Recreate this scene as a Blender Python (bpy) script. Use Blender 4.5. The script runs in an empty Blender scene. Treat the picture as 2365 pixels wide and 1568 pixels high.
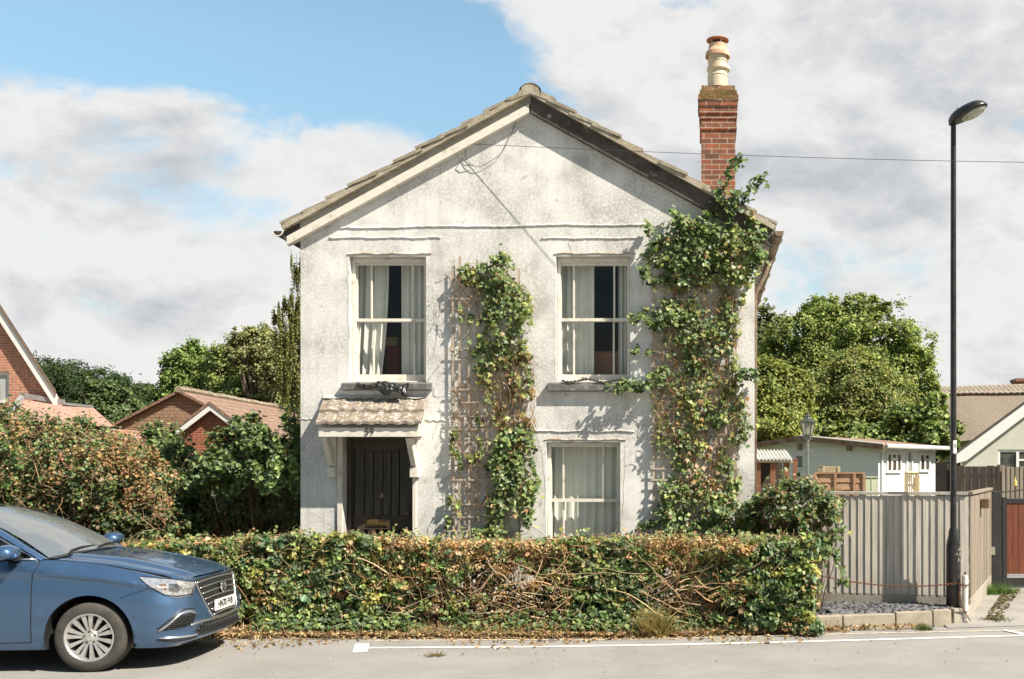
import bpy, math, random
import numpy as np
from mathutils import Vector, Matrix
R = math.radians
SC = bpy.context.scene
COL = SC.collection
random.seed(7)
RNG = np.random.default_rng(11)

# ------------------------------------------------------------------ camera
EYE, FPX, CX, HY = 1.9, 2364.0, 1620.0, 1085.0        # eye height, focal length and principal point in photo units
cam = bpy.data.cameras.new('camera'); camo = bpy.data.objects.new('camera', cam); COL.objects.link(camo)
camo.location = (0, 0, EYE); camo.rotation_euler = (R(90), 0, 0)
cam.sensor_width = 36; cam.lens = 36.0
cam.shift_x = (1182 - CX) / FPX; cam.shift_y = (HY - 784) / FPX
cam.clip_start = 0.1; cam.clip_end = 5000
SC.camera = camo

def P(px, py, Y):
    return Vector(((px - CX) * Y / FPX, Y, EYE + (HY - py) * Y / FPX))
def PX(px, Y): return (px - CX) * Y / FPX
def PZ(py, Y): return EYE + (HY - py) * Y / FPX

# ------------------------------------------------------------------ light
SUN = Vector((0.594, -0.336, 0.732)).normalized()
sl = bpy.data.lights.new('sun', 'SUN'); sl.energy = 5.0; sl.angle = R(0.53); sl.color = (1.0, 0.91, 0.775)
so = bpy.data.objects.new('sun', sl); COL.objects.link(so)
so.rotation_euler = SUN.to_track_quat('Z', 'Y').to_euler(); so.location = (8, -6, 14)
SC.view_settings.view_transform = 'Standard'; SC.view_settings.look = 'None'
SC.view_settings.exposure = 0.82; SC.view_settings.gamma = 1.0
SC.render.engine = 'CYCLES'
SC.cycles.max_bounces = 6; SC.cycles.diffuse_bounces = 3; SC.cycles.glossy_bounces = 3
SC.cycles.transmission_bounces = 4; SC.cycles.transparent_max_bounces = 10
SC.cycles.sample_clamp_indirect = 6.0; SC.cycles.caustics_reflective = False; SC.cycles.caustics_refractive = False
SC.cycles.use_denoising = True

def build_world():
    w = bpy.data.worlds.new('World'); SC.world = w; w.use_nodes = True
    nt = w.node_tree; N = nt.nodes; L = nt.links
    N.clear()
    def mth(op, a, b=None, c=None, clamp=False):
        n = N.new('ShaderNodeMath'); n.operation = op; n.use_clamp = clamp
        for i, x in enumerate((a, b, c)):
            if x is None: continue
            if isinstance(x, (int, float)): n.inputs[i].default_value = x
            else: L.new(x, n.inputs[i])
        return n.outputs[0]
    out = N.new('ShaderNodeOutputWorld'); bg = N.new('ShaderNodeBackground'); bg.inputs['Strength'].default_value = 0.1
    sky = N.new('ShaderNodeTexSky'); sky.sky_type = 'NISHITA'; sky.sun_disc = False
    sky.sun_elevation = math.asin(SUN.z); sky.sun_rotation = math.atan2(SUN.x, SUN.y)
    sky.air_density = 1.0; sky.dust_density = 0.6; sky.ozone_density = 1.5
    tc = N.new('ShaderNodeTexCoord'); sp = N.new('ShaderNodeSeparateXYZ'); L.new(tc.outputs['Generated'], sp.inputs[0])
    ay = mth('MAXIMUM', mth('ABSOLUTE', sp.outputs['Y']), 0.12)
    u = mth('DIVIDE', sp.outputs['X'], ay); v = mth('DIVIDE', sp.outputs['Z'], ay)
    mp = N.new('ShaderNodeMapping'); mp.inputs['Scale'].default_value = (1, 1, 1.7); mp.inputs['Location'].default_value = (0.31, 0.2, 0.13)
    L.new(tc.outputs['Generated'], mp.inputs[0])
    def noise(sc, det, rough, dist=0.0, off=None):
        n = N.new('ShaderNodeTexNoise'); n.inputs['Scale'].default_value = sc; n.inputs['Detail'].default_value = det
        n.inputs['Roughness'].default_value = rough; n.inputs['Distortion'].default_value = dist
        L.new(mp.outputs[0], n.inputs['Vector']); return n.outputs[0]
    n1 = noise(6.5, 10, 0.56, 0.35); n2 = noise(5.0, 8, 0.58, 0.3); n3 = noise(19, 9, 0.62, 0.5)
    # patches of open blue between the clouds (direction of centre, angular size, weight)
    blues = [(420, 30, 640, 150, 0.98), (800, 150, 360, 120, 0.96), (1030, 170, 130, 120, 0.9), (190, 150, 380, 70, 0.5), (1150, 235, 110, 60, 0.35),
             (420, 395, 210, 90, 0.26), (590, 500, 170, 60, 0.32), (0, 385, 120, 50, 0.3), (220, 300, 160, 60, 0.12),
             (2010, 610, 330, 80, 0.16), (1600, 10, 90, 30, 0.3), (1740, 180, 120, 60, 0.18)]
    tot = None
    for (px, py, rx, ry, wt) in blues:
        a = mth('DIVIDE', mth('SUBTRACT', u, (px - CX) / FPX), rx / FPX)
        b = mth('DIVIDE', mth('SUBTRACT', v, (HY - py) / FPX), ry / FPX)
        d = mth('ADD', mth('MULTIPLY', a, a), mth('MULTIPLY', b, b))
        g = mth('MULTIPLY', mth('EXPONENT', mth('MULTIPLY', d, -0.9)), wt)
        tot = g if tot is None else mth('ADD', tot, g)
    # open blue added overhead and behind the viewer, unseen, to weaken the fill light
    up = N.new('ShaderNodeMapRange'); up.interpolation_type = 'SMOOTHSTEP'; up.inputs['From Min'].default_value = 0.44; up.inputs['From Max'].default_value = 0.70; up.inputs['To Max'].default_value = 0.80
    L.new(sp.outputs['Z'], up.inputs['Value'])
    bk = N.new('ShaderNodeMapRange'); bk.interpolation_type = 'SMOOTHSTEP'; bk.inputs['From Min'].default_value = 0.25; bk.inputs['From Max'].default_value = -0.35; bk.inputs['To Max'].default_value = 0.50
    L.new(sp.outputs['Y'], bk.inputs['Value'])
    tot = mth('ADD', tot, mth('MAXIMUM', up.outputs[0], bk.outputs[0]))
    tot = mth('MINIMUM', tot, 1.0)
    nn = mth('ADD', mth('MULTIPLY', n1, 1.35), mth('MULTIPLY', n3, 0.70))
    val = mth('SUBTRACT', mth('ADD', nn, -0.20), mth('MULTIPLY', tot, 0.80))
    mr = N.new('ShaderNodeMapRange'); mr.interpolation_type = 'SMOOTHSTEP'
    mr.inputs['From Min'].default_value = 0.30; mr.inputs['From Max'].default_value = 0.66
    L.new(val, mr.inputs['Value'])
    # grey undersides
    greys = [(2230, 170, 480, 200, 0.95), (1930, 420, 330, 70, 0.7), (1500, 250, 200, 80, 0.25), (150, 700, 300, 60, 0.35), (330, 420, 300, 80, 0.25), (2300, 480, 300, 60, 0.35)]
    gt = None
    for (px, py, rx, ry, wt) in greys:
        a = mth('DIVIDE', mth('SUBTRACT', u, (px - CX) / FPX), rx / FPX)
        b = mth('DIVIDE', mth('SUBTRACT', v, (HY - py) / FPX), ry / FPX)
        d = mth('ADD', mth('MULTIPLY', a, a), mth('MULTIPLY', b, b))
        g = mth('MULTIPLY', mth('EXPONENT', mth('MULTIPLY', d, -0.9)), wt)
        gt = g if gt is None else mth('ADD', gt, g)
    gf = mth('ADD', mth('MULTIPLY', mth('SUBTRACT', n2, 0.50), 2.4), mth('MULTIPLY', gt, mth('MULTIPLY', n1, 1.7)))
    # relief: the same noise sampled a little towards the sun gives lit rims and shaded bellies
    va = N.new('ShaderNodeVectorMath'); va.operation = 'ADD'; va.inputs[1].default_value = (0.016, -0.004, 0.042); L.new(mp.outputs[0], va.inputs[0])
    no = N.new('ShaderNodeTexNoise'); no.inputs['Scale'].default_value = 6.5; no.inputs['Detail'].default_value = 10; no.inputs['Roughness'].default_value = 0.56; no.inputs['Distortion'].default_value = 0.35
    L.new(va.outputs[0], no.inputs['Vector'])
    rel = mth('MULTIPLY', mth('SUBTRACT', no.outputs[0], n1), 3.4)
    gf = mth('ADD', gf, mth('SUBTRACT', rel, 0.02), clamp=True)
    gf = mth('ADD', gf, mth('MULTIPLY', mth('SUBTRACT', n3, 0.5), 1.3), clamp=True)
    cm = N.new('ShaderNodeMix'); cm.data_type = 'RGBA'
    cm.inputs[6].default_value = (4.95, 4.92, 4.86, 1); cm.inputs[7].default_value = (3.15, 3.30, 3.52, 1)
    L.new(gf, cm.inputs[0])
    tint = N.new('ShaderNodeMix'); tint.data_type = 'RGBA'; tint.blend_type = 'MULTIPLY'; tint.inputs[0].default_value = 1.0
    tint.inputs[7].default_value = (1.36, 1.43, 1.20, 1)
    L.new(sky.outputs[0], tint.inputs[6])
    mx = N.new('ShaderNodeMix'); mx.data_type = 'RGBA'
    lowd = N.new('ShaderNodeMapRange'); lowd.inputs['From Min'].default_value = 0.0; lowd.inputs['From Max'].default_value = 0.36; lowd.inputs['To Min'].default_value = 0.58; L.new(sp.outputs['Z'], lowd.inputs['Value'])
    td = N.new('ShaderNodeVectorMath'); td.operation = 'SCALE'; L.new(tint.outputs[2], td.inputs[0]); L.new(lowd.outputs[0], td.inputs['Scale'])
    L.new(mr.outputs[0], mx.inputs[0]); L.new(td.outputs[0], mx.inputs[6]); L.new(cm.outputs[2], mx.inputs[7])
    # unseen sky behind the viewer is darkened to deepen the shade
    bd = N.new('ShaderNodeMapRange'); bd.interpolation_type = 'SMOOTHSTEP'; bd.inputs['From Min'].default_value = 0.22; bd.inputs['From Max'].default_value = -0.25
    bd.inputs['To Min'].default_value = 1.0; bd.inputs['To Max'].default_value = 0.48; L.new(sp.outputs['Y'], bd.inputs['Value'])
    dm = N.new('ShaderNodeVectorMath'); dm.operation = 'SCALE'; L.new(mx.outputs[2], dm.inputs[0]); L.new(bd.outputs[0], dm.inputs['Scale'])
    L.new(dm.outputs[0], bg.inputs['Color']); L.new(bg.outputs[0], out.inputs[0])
build_world()

# ------------------------------------------------------------------ materials
MATS = {}
def pm(name, c1, c2=None, scale=4.0, rough=0.7, bump=0.0, bscale=None, metal=0.0, stretch=(1, 1, 1), detail=6.0,
       lo=0.35, hi=0.65, c3=None, scale3=1.0, lo3=0.55, hi3=0.7, coat=0.0, spec=0.5, bdist=0.01):
    """mottled procedural surface: base colour, second colour in patches, optional third stain, bump"""
    if name in MATS: return MATS[name]
    m = bpy.data.materials.new(name); m.use_nodes = True; MATS[name] = m
    N = m.node_tree.nodes; L = m.node_tree.links; b = N['Principled BSDF']
    b.inputs['Roughness'].default_value = rough; b.inputs['Metallic'].default_value = metal
    b.inputs['Coat Weight'].default_value = coat; b.inputs['Specular IOR Level'].default_value = spec
    b.inputs['Base Color'].default_value = (*c1, 1)
    tc = N.new('ShaderNodeTexCoord'); mp = N.new('ShaderNodeMapping'); mp.inputs['Scale'].default_value = stretch
    L.new(tc.outputs['Object'], mp.inputs[0])
    def noise(s, d=detail):
        n = N.new('ShaderNodeTexNoise'); n.inputs['Scale'].default_value = s; n.inputs['Detail'].default_value = d
        n.inputs['Roughness'].default_value = 0.62; L.new(mp.outputs[0], n.inputs['Vector']); return n.outputs[0]
    def ramp(x, a, z):
        r = N.new('ShaderNodeMapRange'); r.inputs['From Min'].default_value = a; r.inputs['From Max'].default_value = z
        r.interpolation_type = 'SMOOTHSTEP'; L.new(x, r.inputs['Value']); return r.outputs[0]
    col = None
    if c2 is not None:
        x = N.new('ShaderNodeMix'); x.data_type = 'RGBA'; L.new(ramp(noise(scale), lo, hi), x.inputs[0])
        x.inputs[6].default_value = (*c1, 1); x.inputs[7].default_value = (*c2, 1); col = x.outputs[2]
    if c3 is not None:
        x = N.new('ShaderNodeMix'); x.data_type = 'RGBA'; L.new(ramp(noise(scale3), lo3, hi3), x.inputs[0])
        if col is None: x.inputs[6].default_value = (*c1, 1)
        else: L.new(col, x.inputs[6])
        x.inputs[7].default_value = (*c3, 1); col = x.outputs[2]
    if col is not None: L.new(col, b.inputs['Base Color'])
    if bump:
        bn = N.new('ShaderNodeBump'); bn.inputs['Strength'].default_value = bump; bn.inputs['Distance'].default_value = bdist
        L.new(noise(bscale or scale * 5, 5), bn.inputs['Height']); L.new(bn.outputs[0], b.inputs['Normal'])
    return m

def brick(name, c1, c2, mortar, bw=0.225, bh=0.075, msize=0.012, rough=0.85, rot=0.0, bump=0.6):
    if name in MATS: return MATS[name]
    m = bpy.data.materials.new(name); m.use_nodes = True; MATS[name] = m
    N = m.node_tree.nodes; L = m.node_tree.links; b = N['Principled BSDF']; b.inputs['Roughness'].default_value = rough
    tc = N.new('ShaderNodeTexCoord'); sp = N.new('ShaderNodeSeparateXYZ'); L.new(tc.outputs['Object'], sp.inputs[0])
    ad = N.new('ShaderNodeMath'); ad.operation = 'ADD'; L.new(sp.outputs[0], ad.inputs[0]); L.new(sp.outputs[1], ad.inputs[1])
    cb = N.new('ShaderNodeCombineXYZ'); L.new(ad.outputs[0], cb.inputs[0]); L.new(sp.outputs[2], cb.inputs[1])
    t = N.new('ShaderNodeTexBrick'); L.new(cb.outputs[0], t.inputs['Vector'])
    t.inputs['Color1'].default_value = (*c1, 1); t.inputs['Color2'].default_value = (*c2, 1); t.inputs['Mortar'].default_value = (*mortar, 1)
    t.inputs['Scale'].default_value = 1.0; t.inputs['Brick Width'].default_value = bw; t.inputs['Row Height'].default_value = bh
    t.inputs['Mortar Size'].default_value = msize; t.inputs['Mortar Smooth'].default_value = 0.3; t.inputs['Bias'].default_value = -0.1
    n = N.new('ShaderNodeTexNoise'); n.inputs['Scale'].default_value = 9; n.inputs['Detail'].default_value = 6; L.new(tc.outputs['Object'], n.inputs['Vector'])
    hs = N.new('ShaderNodeMix'); hs.data_type = 'RGBA'; hs.blend_type = 'OVERLAY'; hs.inputs[0].default_value = 0.55
    L.new(t.outputs['Color'], hs.inputs[6]); L.new(n.outputs[0], hs.inputs[7]); L.new(hs.outputs[2], b.inputs['Base Color'])
    bn = N.new('ShaderNodeBump'); bn.inputs['Strength'].default_value = bump; bn.inputs['Distance'].default_value = 0.008; bn.invert = True
    L.new(t.outputs['Fac'], bn.inputs['Height']); L.new(bn.outputs[0], b.inputs['Normal'])
    return m

def leafmat(name, transl=0.35, rough=0.45, spec=0.35):
    if name in MATS: return MATS[name]
    m = bpy.data.materials.new(name); m.use_nodes = True; MATS[name] = m
    N = m.node_tree.nodes; L = m.node_tree.links; b = N['Principled BSDF']
    b.inputs['Roughness'].default_value = rough; b.inputs['Specular IOR Level'].default_value = spec
    a = N.new('ShaderNodeAttribute'); a.attribute_name = 'col'; L.new(a.outputs['Color'], b.inputs['Base Color'])
    t = N.new('ShaderNodeBsdfTranslucent'); mul = N.new('ShaderNodeMix'); mul.data_type = 'RGBA'; mul.blend_type = 'MULTIPLY'
    mul.inputs[0].default_value = 1; mul.inputs[7].default_value = (1.25, 1.3, 0.6, 1); L.new(a.outputs['Color'], mul.inputs[6]); L.new(mul.outputs[2], t.inputs['Color'])
    x = N.new('ShaderNodeMixShader'); x.inputs[0].default_value = transl
    L.new(b.outputs[0], x.inputs[1]); L.new(t.outputs[0], x.inputs[2]); L.new(x.outputs[0], N['Material Output'].inputs[0])
    return m

def glassmat(name, tint=(0.9, 0.93, 0.92), ior=1.5, rough=0.0, opac=0.0, dark=(0.01, 0.012, 0.013)):
    if name in MATS: return MATS[name]
    m = bpy.data.materials.new(name); m.use_nodes = True; MATS[name] = m
    N = m.node_tree.nodes; L = m.node_tree.links; N.remove(N['Principled BSDF'])
    tr = N.new('ShaderNodeBsdfTransparent'); tr.inputs[0].default_value = (*tint, 1)
    df = N.new('ShaderNodeBsdfDiffuse'); df.inputs[0].default_value = (*dark, 1)
    m0 = N.new('ShaderNodeMixShader'); m0.inputs[0].default_value = opac; L.new(tr.outputs[0], m0.inputs[1]); L.new(df.outputs[0], m0.inputs[2])
    gl = N.new('ShaderNodeBsdfGlossy'); gl.inputs['Roughness'].default_value = rough
    fr = N.new('ShaderNodeFresnel'); ge = N.new('ShaderNodeNewGeometry'); io = N.new('ShaderNodeMapRange')      # same reflection from both sides of the thin sheet
    io.inputs['To Min'].default_value = ior; io.inputs['To Max'].default_value = 1 / ior; L.new(ge.outputs['Backfacing'], io.inputs['Value']); L.new(io.outputs[0], fr.inputs['IOR'])
    mx = N.new('ShaderNodeMixShader'); L.new(fr.outputs[0], mx.inputs[0]); L.new(m0.outputs[0], mx.inputs[1]); L.new(gl.outputs[0], mx.inputs[2])
    L.new(mx.outputs[0], N['Material Output'].inputs[0])
    return m

# ------------------------------------------------------------------ objects and mesh building
LOC = {}
def tag(o, label=None, cat=None, group=None, kind=None):
    if label: o['label'] = label
    if cat: o['category'] = cat
    if group: o['group'] = group
    if kind: o['kind'] = kind
    return o
def thing(name, label, cat, loc, group=None):
    o = bpy.data.objects.new(name, None); COL.objects.link(o); o.empty_display_size = 0.2
    o.location = loc; LOC[o.name] = Vector(loc); return tag(o, label, cat, group)
def link(name, me, parent=None, loc=(0, 0, 0)):
    o = bpy.data.objects.new(name, me); COL.objects.link(o)
    if parent is not None:
        o.parent = parent; LOC[o.name] = LOC[parent.name]
    else:
        o.location = loc; LOC[o.name] = Vector(loc)
    return o
def shift_of(parent, origin):
    if parent is not None: return LOC[parent.name]
    return Vector(origin) if origin is not None else Vector((0, 0, 0))

class MB:
    def __init__(s): s.v = []; s.f = []
    def add(s, vs, fs):
        o = len(s.v); s.v.extend([tuple(x) for x in vs]); s.f.extend([tuple(i + o for i in f) for f in fs]); return s
    def box(s, x0, x1, y0, y1, z0, z1):
        return s.add([(x0, y0, z0), (x1, y0, z0), (x1, y1, z0), (x0, y1, z0), (x0, y0, z1), (x1, y0, z1), (x1, y1, z1), (x0, y1, z1)],
                     [(0, 3, 2, 1), (4, 5, 6, 7), (0, 1, 5, 4), (1, 2, 6, 5), (2, 3, 7, 6), (3, 0, 4, 7)])
    def hexa(s, pts):        # 8 corners, same order as box
        return s.add(pts, [(0, 3, 2, 1), (4, 5, 6, 7), (0, 1, 5, 4), (1, 2, 6, 5), (2, 3, 7, 6), (3, 0, 4, 7)])
    def rbox(s, c, dx, dy, dz, M=None):
        pts = [Vector((a * dx / 2, b * dy / 2, e * dz / 2)) for e in (-1, 1) for (a, b) in ((-1, -1), (1, -1), (1, 1), (-1, 1))]
        if M is not None: pts = [M @ p for p in pts]
        return s.hexa([p + Vector(c) for p in pts])
    def prism(s, poly, d):   # polygon of 3d points extruded by vector d
        n = len(poly); d = Vector(d); a = [Vector(p) for p in poly]; b = [p + d for p in a]
        return s.add(a + b, [tuple(range(n - 1, -1, -1)), tuple(range(n, 2 * n))] + [(i, (i + 1) % n, n + (i + 1) % n, n + i) for i in range(n)])
    def quad(s, *p): return s.add(p, [tuple(range(len(p)))])
    def grid(s, fn, nu, nv):
        vs = [fn(i / (nu - 1), j / (nv - 1)) for i in range(nu) for j in range(nv)]
        return s.add(vs, [(i * nv + j, (i + 1) * nv + j, (i + 1) * nv + j + 1, i * nv + j + 1) for i in range(nu - 1) for j in range(nv - 1)])
    def tube(s, pts, r, n=6, caps=True):
        pts = [Vector(p) for p in pts]; k = len(pts); vs = []
        rr = r if isinstance(r, (list, tuple)) else [r] * k
        up = None
        for i, p in enumerate(pts):
            t = (pts[min(i + 1, k - 1)] - pts[max(i - 1, 0)]).normalized()
            if up is None:
                up = Vector((0, 0, 1)) if abs(t.z) < 0.9 else Vector((1, 0, 0))
            a = t.cross(up); 
            if a.length < 1e-5: a = t.orthogonal()
            a.normalize(); b = a.cross(t); up = b
            vs += [p + (a * math.cos(2 * math.pi * j / n) + b * math.sin(2 * math.pi * j / n)) * rr[i] for j in range(n)]
        fs = [(i * n + j, i * n + (j + 1) % n, (i + 1) * n + (j + 1) % n, (i + 1) * n + j) for i in range(k - 1) for j in range(n)]
        if caps: fs += [tuple(range(n - 1, -1, -1)), tuple(range((k - 1) * n, k * n))]
        return s.add(vs, fs)
    def lathe(s, prof, c, n=24, M=None, caps=True):   # (r, z) profile about z through c; M turns the axis
        c = Vector(c); vs = []
        for (r, z) in prof:
            for j in range(n):
                p = Vector((r * math.cos(2 * math.pi * j / n), r * math.sin(2 * math.pi * j / n), z))
                vs.append(c + (M @ p if M is not None else p))
        k = len(prof)
        fs = [(i * n + j, i * n + (j + 1) % n, (i + 1) * n + (j + 1) % n, (i + 1) * n + j) for i in range(k - 1) for j in range(n)]
        if caps: fs += [tuple(range(n - 1, -1, -1)), tuple(range((k - 1) * n, k * n))]
        return s.add(vs, fs)
    def build(s, name, mat, parent=None, origin=None, smooth=False, bevel=0.0, weld=False, subd=0):
        sh = shift_of(parent, origin)
        me = bpy.data.meshes.new(name)
        me.from_pydata([(x - sh.x, y - sh.y, z - sh.z) for (x, y, z) in s.v], [], s.f)
        me.materials.append(mat)
        if weld:
            import bmesh
            bm = bmesh.new(); bm.from_mesh(me); bmesh.ops.remove_doubles(bm, verts=bm.verts, dist=0.0015); bmesh.ops.recalc_face_normals(bm, faces=bm.faces); bm.to_mesh(me); bm.free()
        if smooth: me.polygons.foreach_set('use_smooth', [True] * len(me.polygons))
        me.update()
        o = link(name, me, parent, sh if parent is None else (0, 0, 0))
        if bevel:
            b = o.modifiers.new('bevel', 'BEVEL'); b.width = bevel; b.segments = 2; b.limit_method = 'ANGLE'
        if subd:
            b = o.modifiers.new('subd', 'SUBSURF'); b.levels = subd; b.render_levels = subd
        return o

def raw_mesh(name, co, quads, mat, parent=None, origin=None, cols=None, smooth=False):
    sh = shift_of(parent, origin); me = bpy.data.meshes.new(name)
    co = co - np.array(sh); n = len(co); m = len(quads)
    me.vertices.add(n); me.vertices.foreach_set('co', co.astype(np.float32).ravel())
    k = quads.shape[1]
    me.loops.add(m * k); me.loops.foreach_set('vertex_index', quads.astype(np.int32).ravel())
    me.polygons.add(m); me.polygons.foreach_set('loop_start', np.arange(0, m * k, k, dtype=np.int32))
    if smooth: me.polygons.foreach_set('use_smooth', np.ones(m, dtype=bool))
    if cols is not None:
        at = me.color_attributes.new('col', 'FLOAT_COLOR', 'POINT')
        c4 = np.ones((n, 4), dtype=np.float32); c4[:, :3] = cols; at.data.foreach_set('color', c4.ravel())
    me.update(calc_edges=True); me.materials.append(mat)
    return link(name, me, parent, sh if parent is None else (0, 0, 0))

def unit(a): return a / np.maximum(np.linalg.norm(a, axis=-1, keepdims=True), 1e-9)
def leaf_arrays(pts, nrm, size, width=0.42, fold=0.12, droop=0.12, lobes=False, down=0.0):
    """one folded leaf per point: six outline points round a midrib (lobed leaves get eight)"""
    n = len(pts); nrm = unit(nrm)
    t = RNG.normal(size=(n, 3)); t[:, 2] -= down
    t = unit(t - (t * nrm).sum(1, keepdims=True) * nrm); b = np.cross(nrm, t)
    L = size[:, None]; f = fold * L * nrm
    w = width * (0.85 + 0.3 * RNG.random((n, 1)))
    if not lobes:
        vs = [pts - t * L * .5, pts - t * L * .18 + b * L * w + f, pts + t * L * .18 + b * L * w * .82 + f, pts + t * L * .52 - nrm * L * droop,
              pts + t * L * .18 - b * L * w * .82 + f, pts - t * L * .18 - b * L * w + f]
        q = np.array([[0, 1, 2, 3], [0, 3, 4, 5]])
    else:
        vs = [pts - t * L * .40, pts - t * L * .46 + b * L * .34 + f, pts + t * L * .02 + b * L * .56 + f * 1.3, pts + t * L * .10 + b * L * .26 + f,
              pts + t * L * .60 - nrm * L * droop,
              pts + t * L * .10 - b * L * .26 + f, pts + t * L * .02 - b * L * .56 + f * 1.3, pts - t * L * .46 - b * L * .34 + f]
        q = np.array([[0, 1, 2, 3], [0, 3, 4, 4], [0, 4, 5, 5], [0, 5, 6, 7]])
    V = np.stack(vs, 1); k = V.shape[1]
    if lobes:
        q = np.array([[0, 1, 2, 3], [0, 3, 4, 5], [0, 5, 6, 7]])
    Q = (np.arange(n)[:, None, None] * k + q[None]).reshape(-1, 4)
    return V.reshape(-1, 3), Q, k
def pick(n, pal, wts=None, jitter=0.22):
    pal = np.array(pal); i = RNG.choice(len(pal), n, p=None if wts is None else np.array(wts) / np.sum(wts))
    c = pal[i] * (1 + jitter * RNG.normal(size=(n, 1))) * (1 + 0.06 * RNG.normal(size=(n, 3)))
    return np.clip(c, 0.006, 0.8)
def leaves(name, pts, nrm, size, cols, mat, parent=None, origin=None, **kw):
    V, Q, k = leaf_arrays(pts, nrm, size, **kw)
    return raw_mesh(name, V, Q, mat, parent, origin, np.repeat(cols, k, axis=0))
def twig_mesh(name, paths, radii, mat, parent=None, origin=None, cols=None, n=3):
    """paths (N,k,3), radii (N,k): thin tapered stems"""
    N_, k, _ = paths.shape
    t = np.empty_like(paths); t[:, 1:-1] = paths[:, 2:] - paths[:, :-2]; t[:, 0] = paths[:, 1] - paths[:, 0]; t[:, -1] = paths[:, -1] - paths[:, -2]
    t = unit(t); ref = unit(RNG.normal(size=(N_, 1, 3))); a = unit(np.cross(t, np.broadcast_to(ref, t.shape))); b = np.cross(t, a)
    rings = [paths + (a * math.cos(2 * math.pi * j / n) + b * math.sin(2 * math.pi * j / n)) * radii[..., None] for j in range(n)]
    V = np.stack(rings, 2)                                     # N,k,n,3
    idx = np.arange(N_ * k * n).reshape(N_, k, n); q = []
    for j in range(n):
        q.append(np.stack([idx[:, :-1, j], idx[:, :-1, (j + 1) % n], idx[:, 1:, (j + 1) % n], idx[:, 1:, j]], -1).reshape(-1, 4))
    c = None if cols is None else np.repeat(cols, k * n, axis=0)
    return raw_mesh(name, V.reshape(-1, 3), np.concatenate(q), mat, parent, origin, c, smooth=True)
def wander(start, dirs, length, k=5, bend=0.35):
    """random bent stems: start (N,3), dirs (N,3), length (N,)"""
    n = len(start); p = np.empty((n, k, 3)); p[:, 0] = start; d = unit(dirs.copy())
    for i in range(1, k):
        d = unit(d + bend * RNG.normal(size=(n, 3))); p[:, i] = p[:, i - 1] + d * (length / (k - 1))[:, None]
    return p
_sn = [(RNG.normal(size=3) * f, RNG.random() * 6.28, 1.0 / f ** 0.6) for f in (0.7, 1.1, 1.7, 2.6, 4.0, 6.0) for _ in range(3)]
def snoise(p, s=1.0):
    p = np.asarray(p) * s; r = np.zeros(p.shape[:-1]); w = 0
    for (k, ph, a) in _sn: r += a * np.sin(p @ k + ph); w += a * a
    return r / math.sqrt(w / 2) * 0.5

def text_mesh(body, size, M, mat, parent, name, extrude=0.003, align='CENTER', sx=1.0, bold=0.0):
    cu = bpy.data.curves.new('tmp', 'FONT'); cu.body = body; cu.size = size; cu.extrude = extrude; cu.align_x = align; cu.align_y = 'CENTER'
    cu.offset = bold; ob = bpy.data.objects.new('tmp', cu); COL.objects.link(ob)
    me = bpy.data.meshes.new_from_object(ob.evaluated_get(bpy.context.evaluated_depsgraph_get()))
    bpy.data.objects.remove(ob); bpy.data.curves.remove(cu)
    me.transform(Matrix.Diagonal((sx, 1, 1, 1))); me.transform(M); me.transform(Matrix.Translation(-LOC[parent.name]))
    me.name = name; me.materials.clear(); me.materials.append(mat)
    return link(name, me, parent)
# ------------------------------------------------------------------ ground, road, verge, drive
M_asph = pm('asphalt', (0.262, 0.250, 0.238), (0.312, 0.298, 0.283), scale=1.1, rough=0.92, bump=0.7, bscale=75, c3=(0.155, 0.145, 0.132), scale3=70, lo3=0.50, hi3=0.70, bdist=0.006, detail=10)
M_drive = pm('drive_asphalt', (0.27, 0.255, 0.235), (0.33, 0.31, 0.285), scale=1.8, rough=0.92, bump=0.6, bscale=90, c3=(0.19, 0.175, 0.15), scale3=6, lo3=0.58, hi3=0.75, bdist=0.005)
M_soil = pm('soil', (0.17, 0.125, 0.085), (0.27, 0.21, 0.145), scale=9, rough=0.95, bump=0.8, bscale=40, bdist=0.02)
M_grass = pm('field_grass', (0.06, 0.085, 0.025), (0.10, 0.115, 0.04), scale=0.9, rough=0.95, bump=0.5, bscale=30)
M_paint = pm('road_paint', (0.74, 0.72, 0.68), (0.52, 0.49, 0.45), scale=14, rough=0.75, lo=0.50, hi=0.66, bump=0.2, bscale=80)
M_paintc = pm('road_paint_cream', (0.66, 0.58, 0.42), (0.40, 0.37, 0.32), scale=11, rough=0.8, lo=0.46, hi=0.60)

mb = MB(); mb.quad((-1500, -1500, -0.03), (1500, -1500, -0.03), (1500, 1500, -0.03), (-1500, 1500, -0.03))
tag(mb.build('ground', M_grass), kind='structure')
EDGE = [(-70, 11.35), (-8, 11.35), (-5.2, 11.50), (-3.2, 11.50), (-0.7, 11.52), (0.6, 11.72), (1.6, 11.98), (2.7, 12.22), (3.6, 12.42), (6, 12.75), (70, 13.2)]
def edge_y(x): return float(np.interp(x, [e[0] for e in EDGE], [e[1] for e in EDGE]))
mb = MB()
xs = list(np.linspace(-70, -9, 8)) + list(np.linspace(-8, 8, 65)) + list(np.linspace(9, 70, 8))
vs = []
for x in xs: vs += [(x, -40, 0), (x, edge_y(x) + 0.12, 0)]
mb.add(vs, [(2 * i, 2 * i + 2, 2 * i + 3, 2 * i + 1) for i in range(len(xs) - 1)])
tag(mb.build('road', M_asph), kind='structure')
mb = MB()            # planted verge and garden soil behind it
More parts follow.
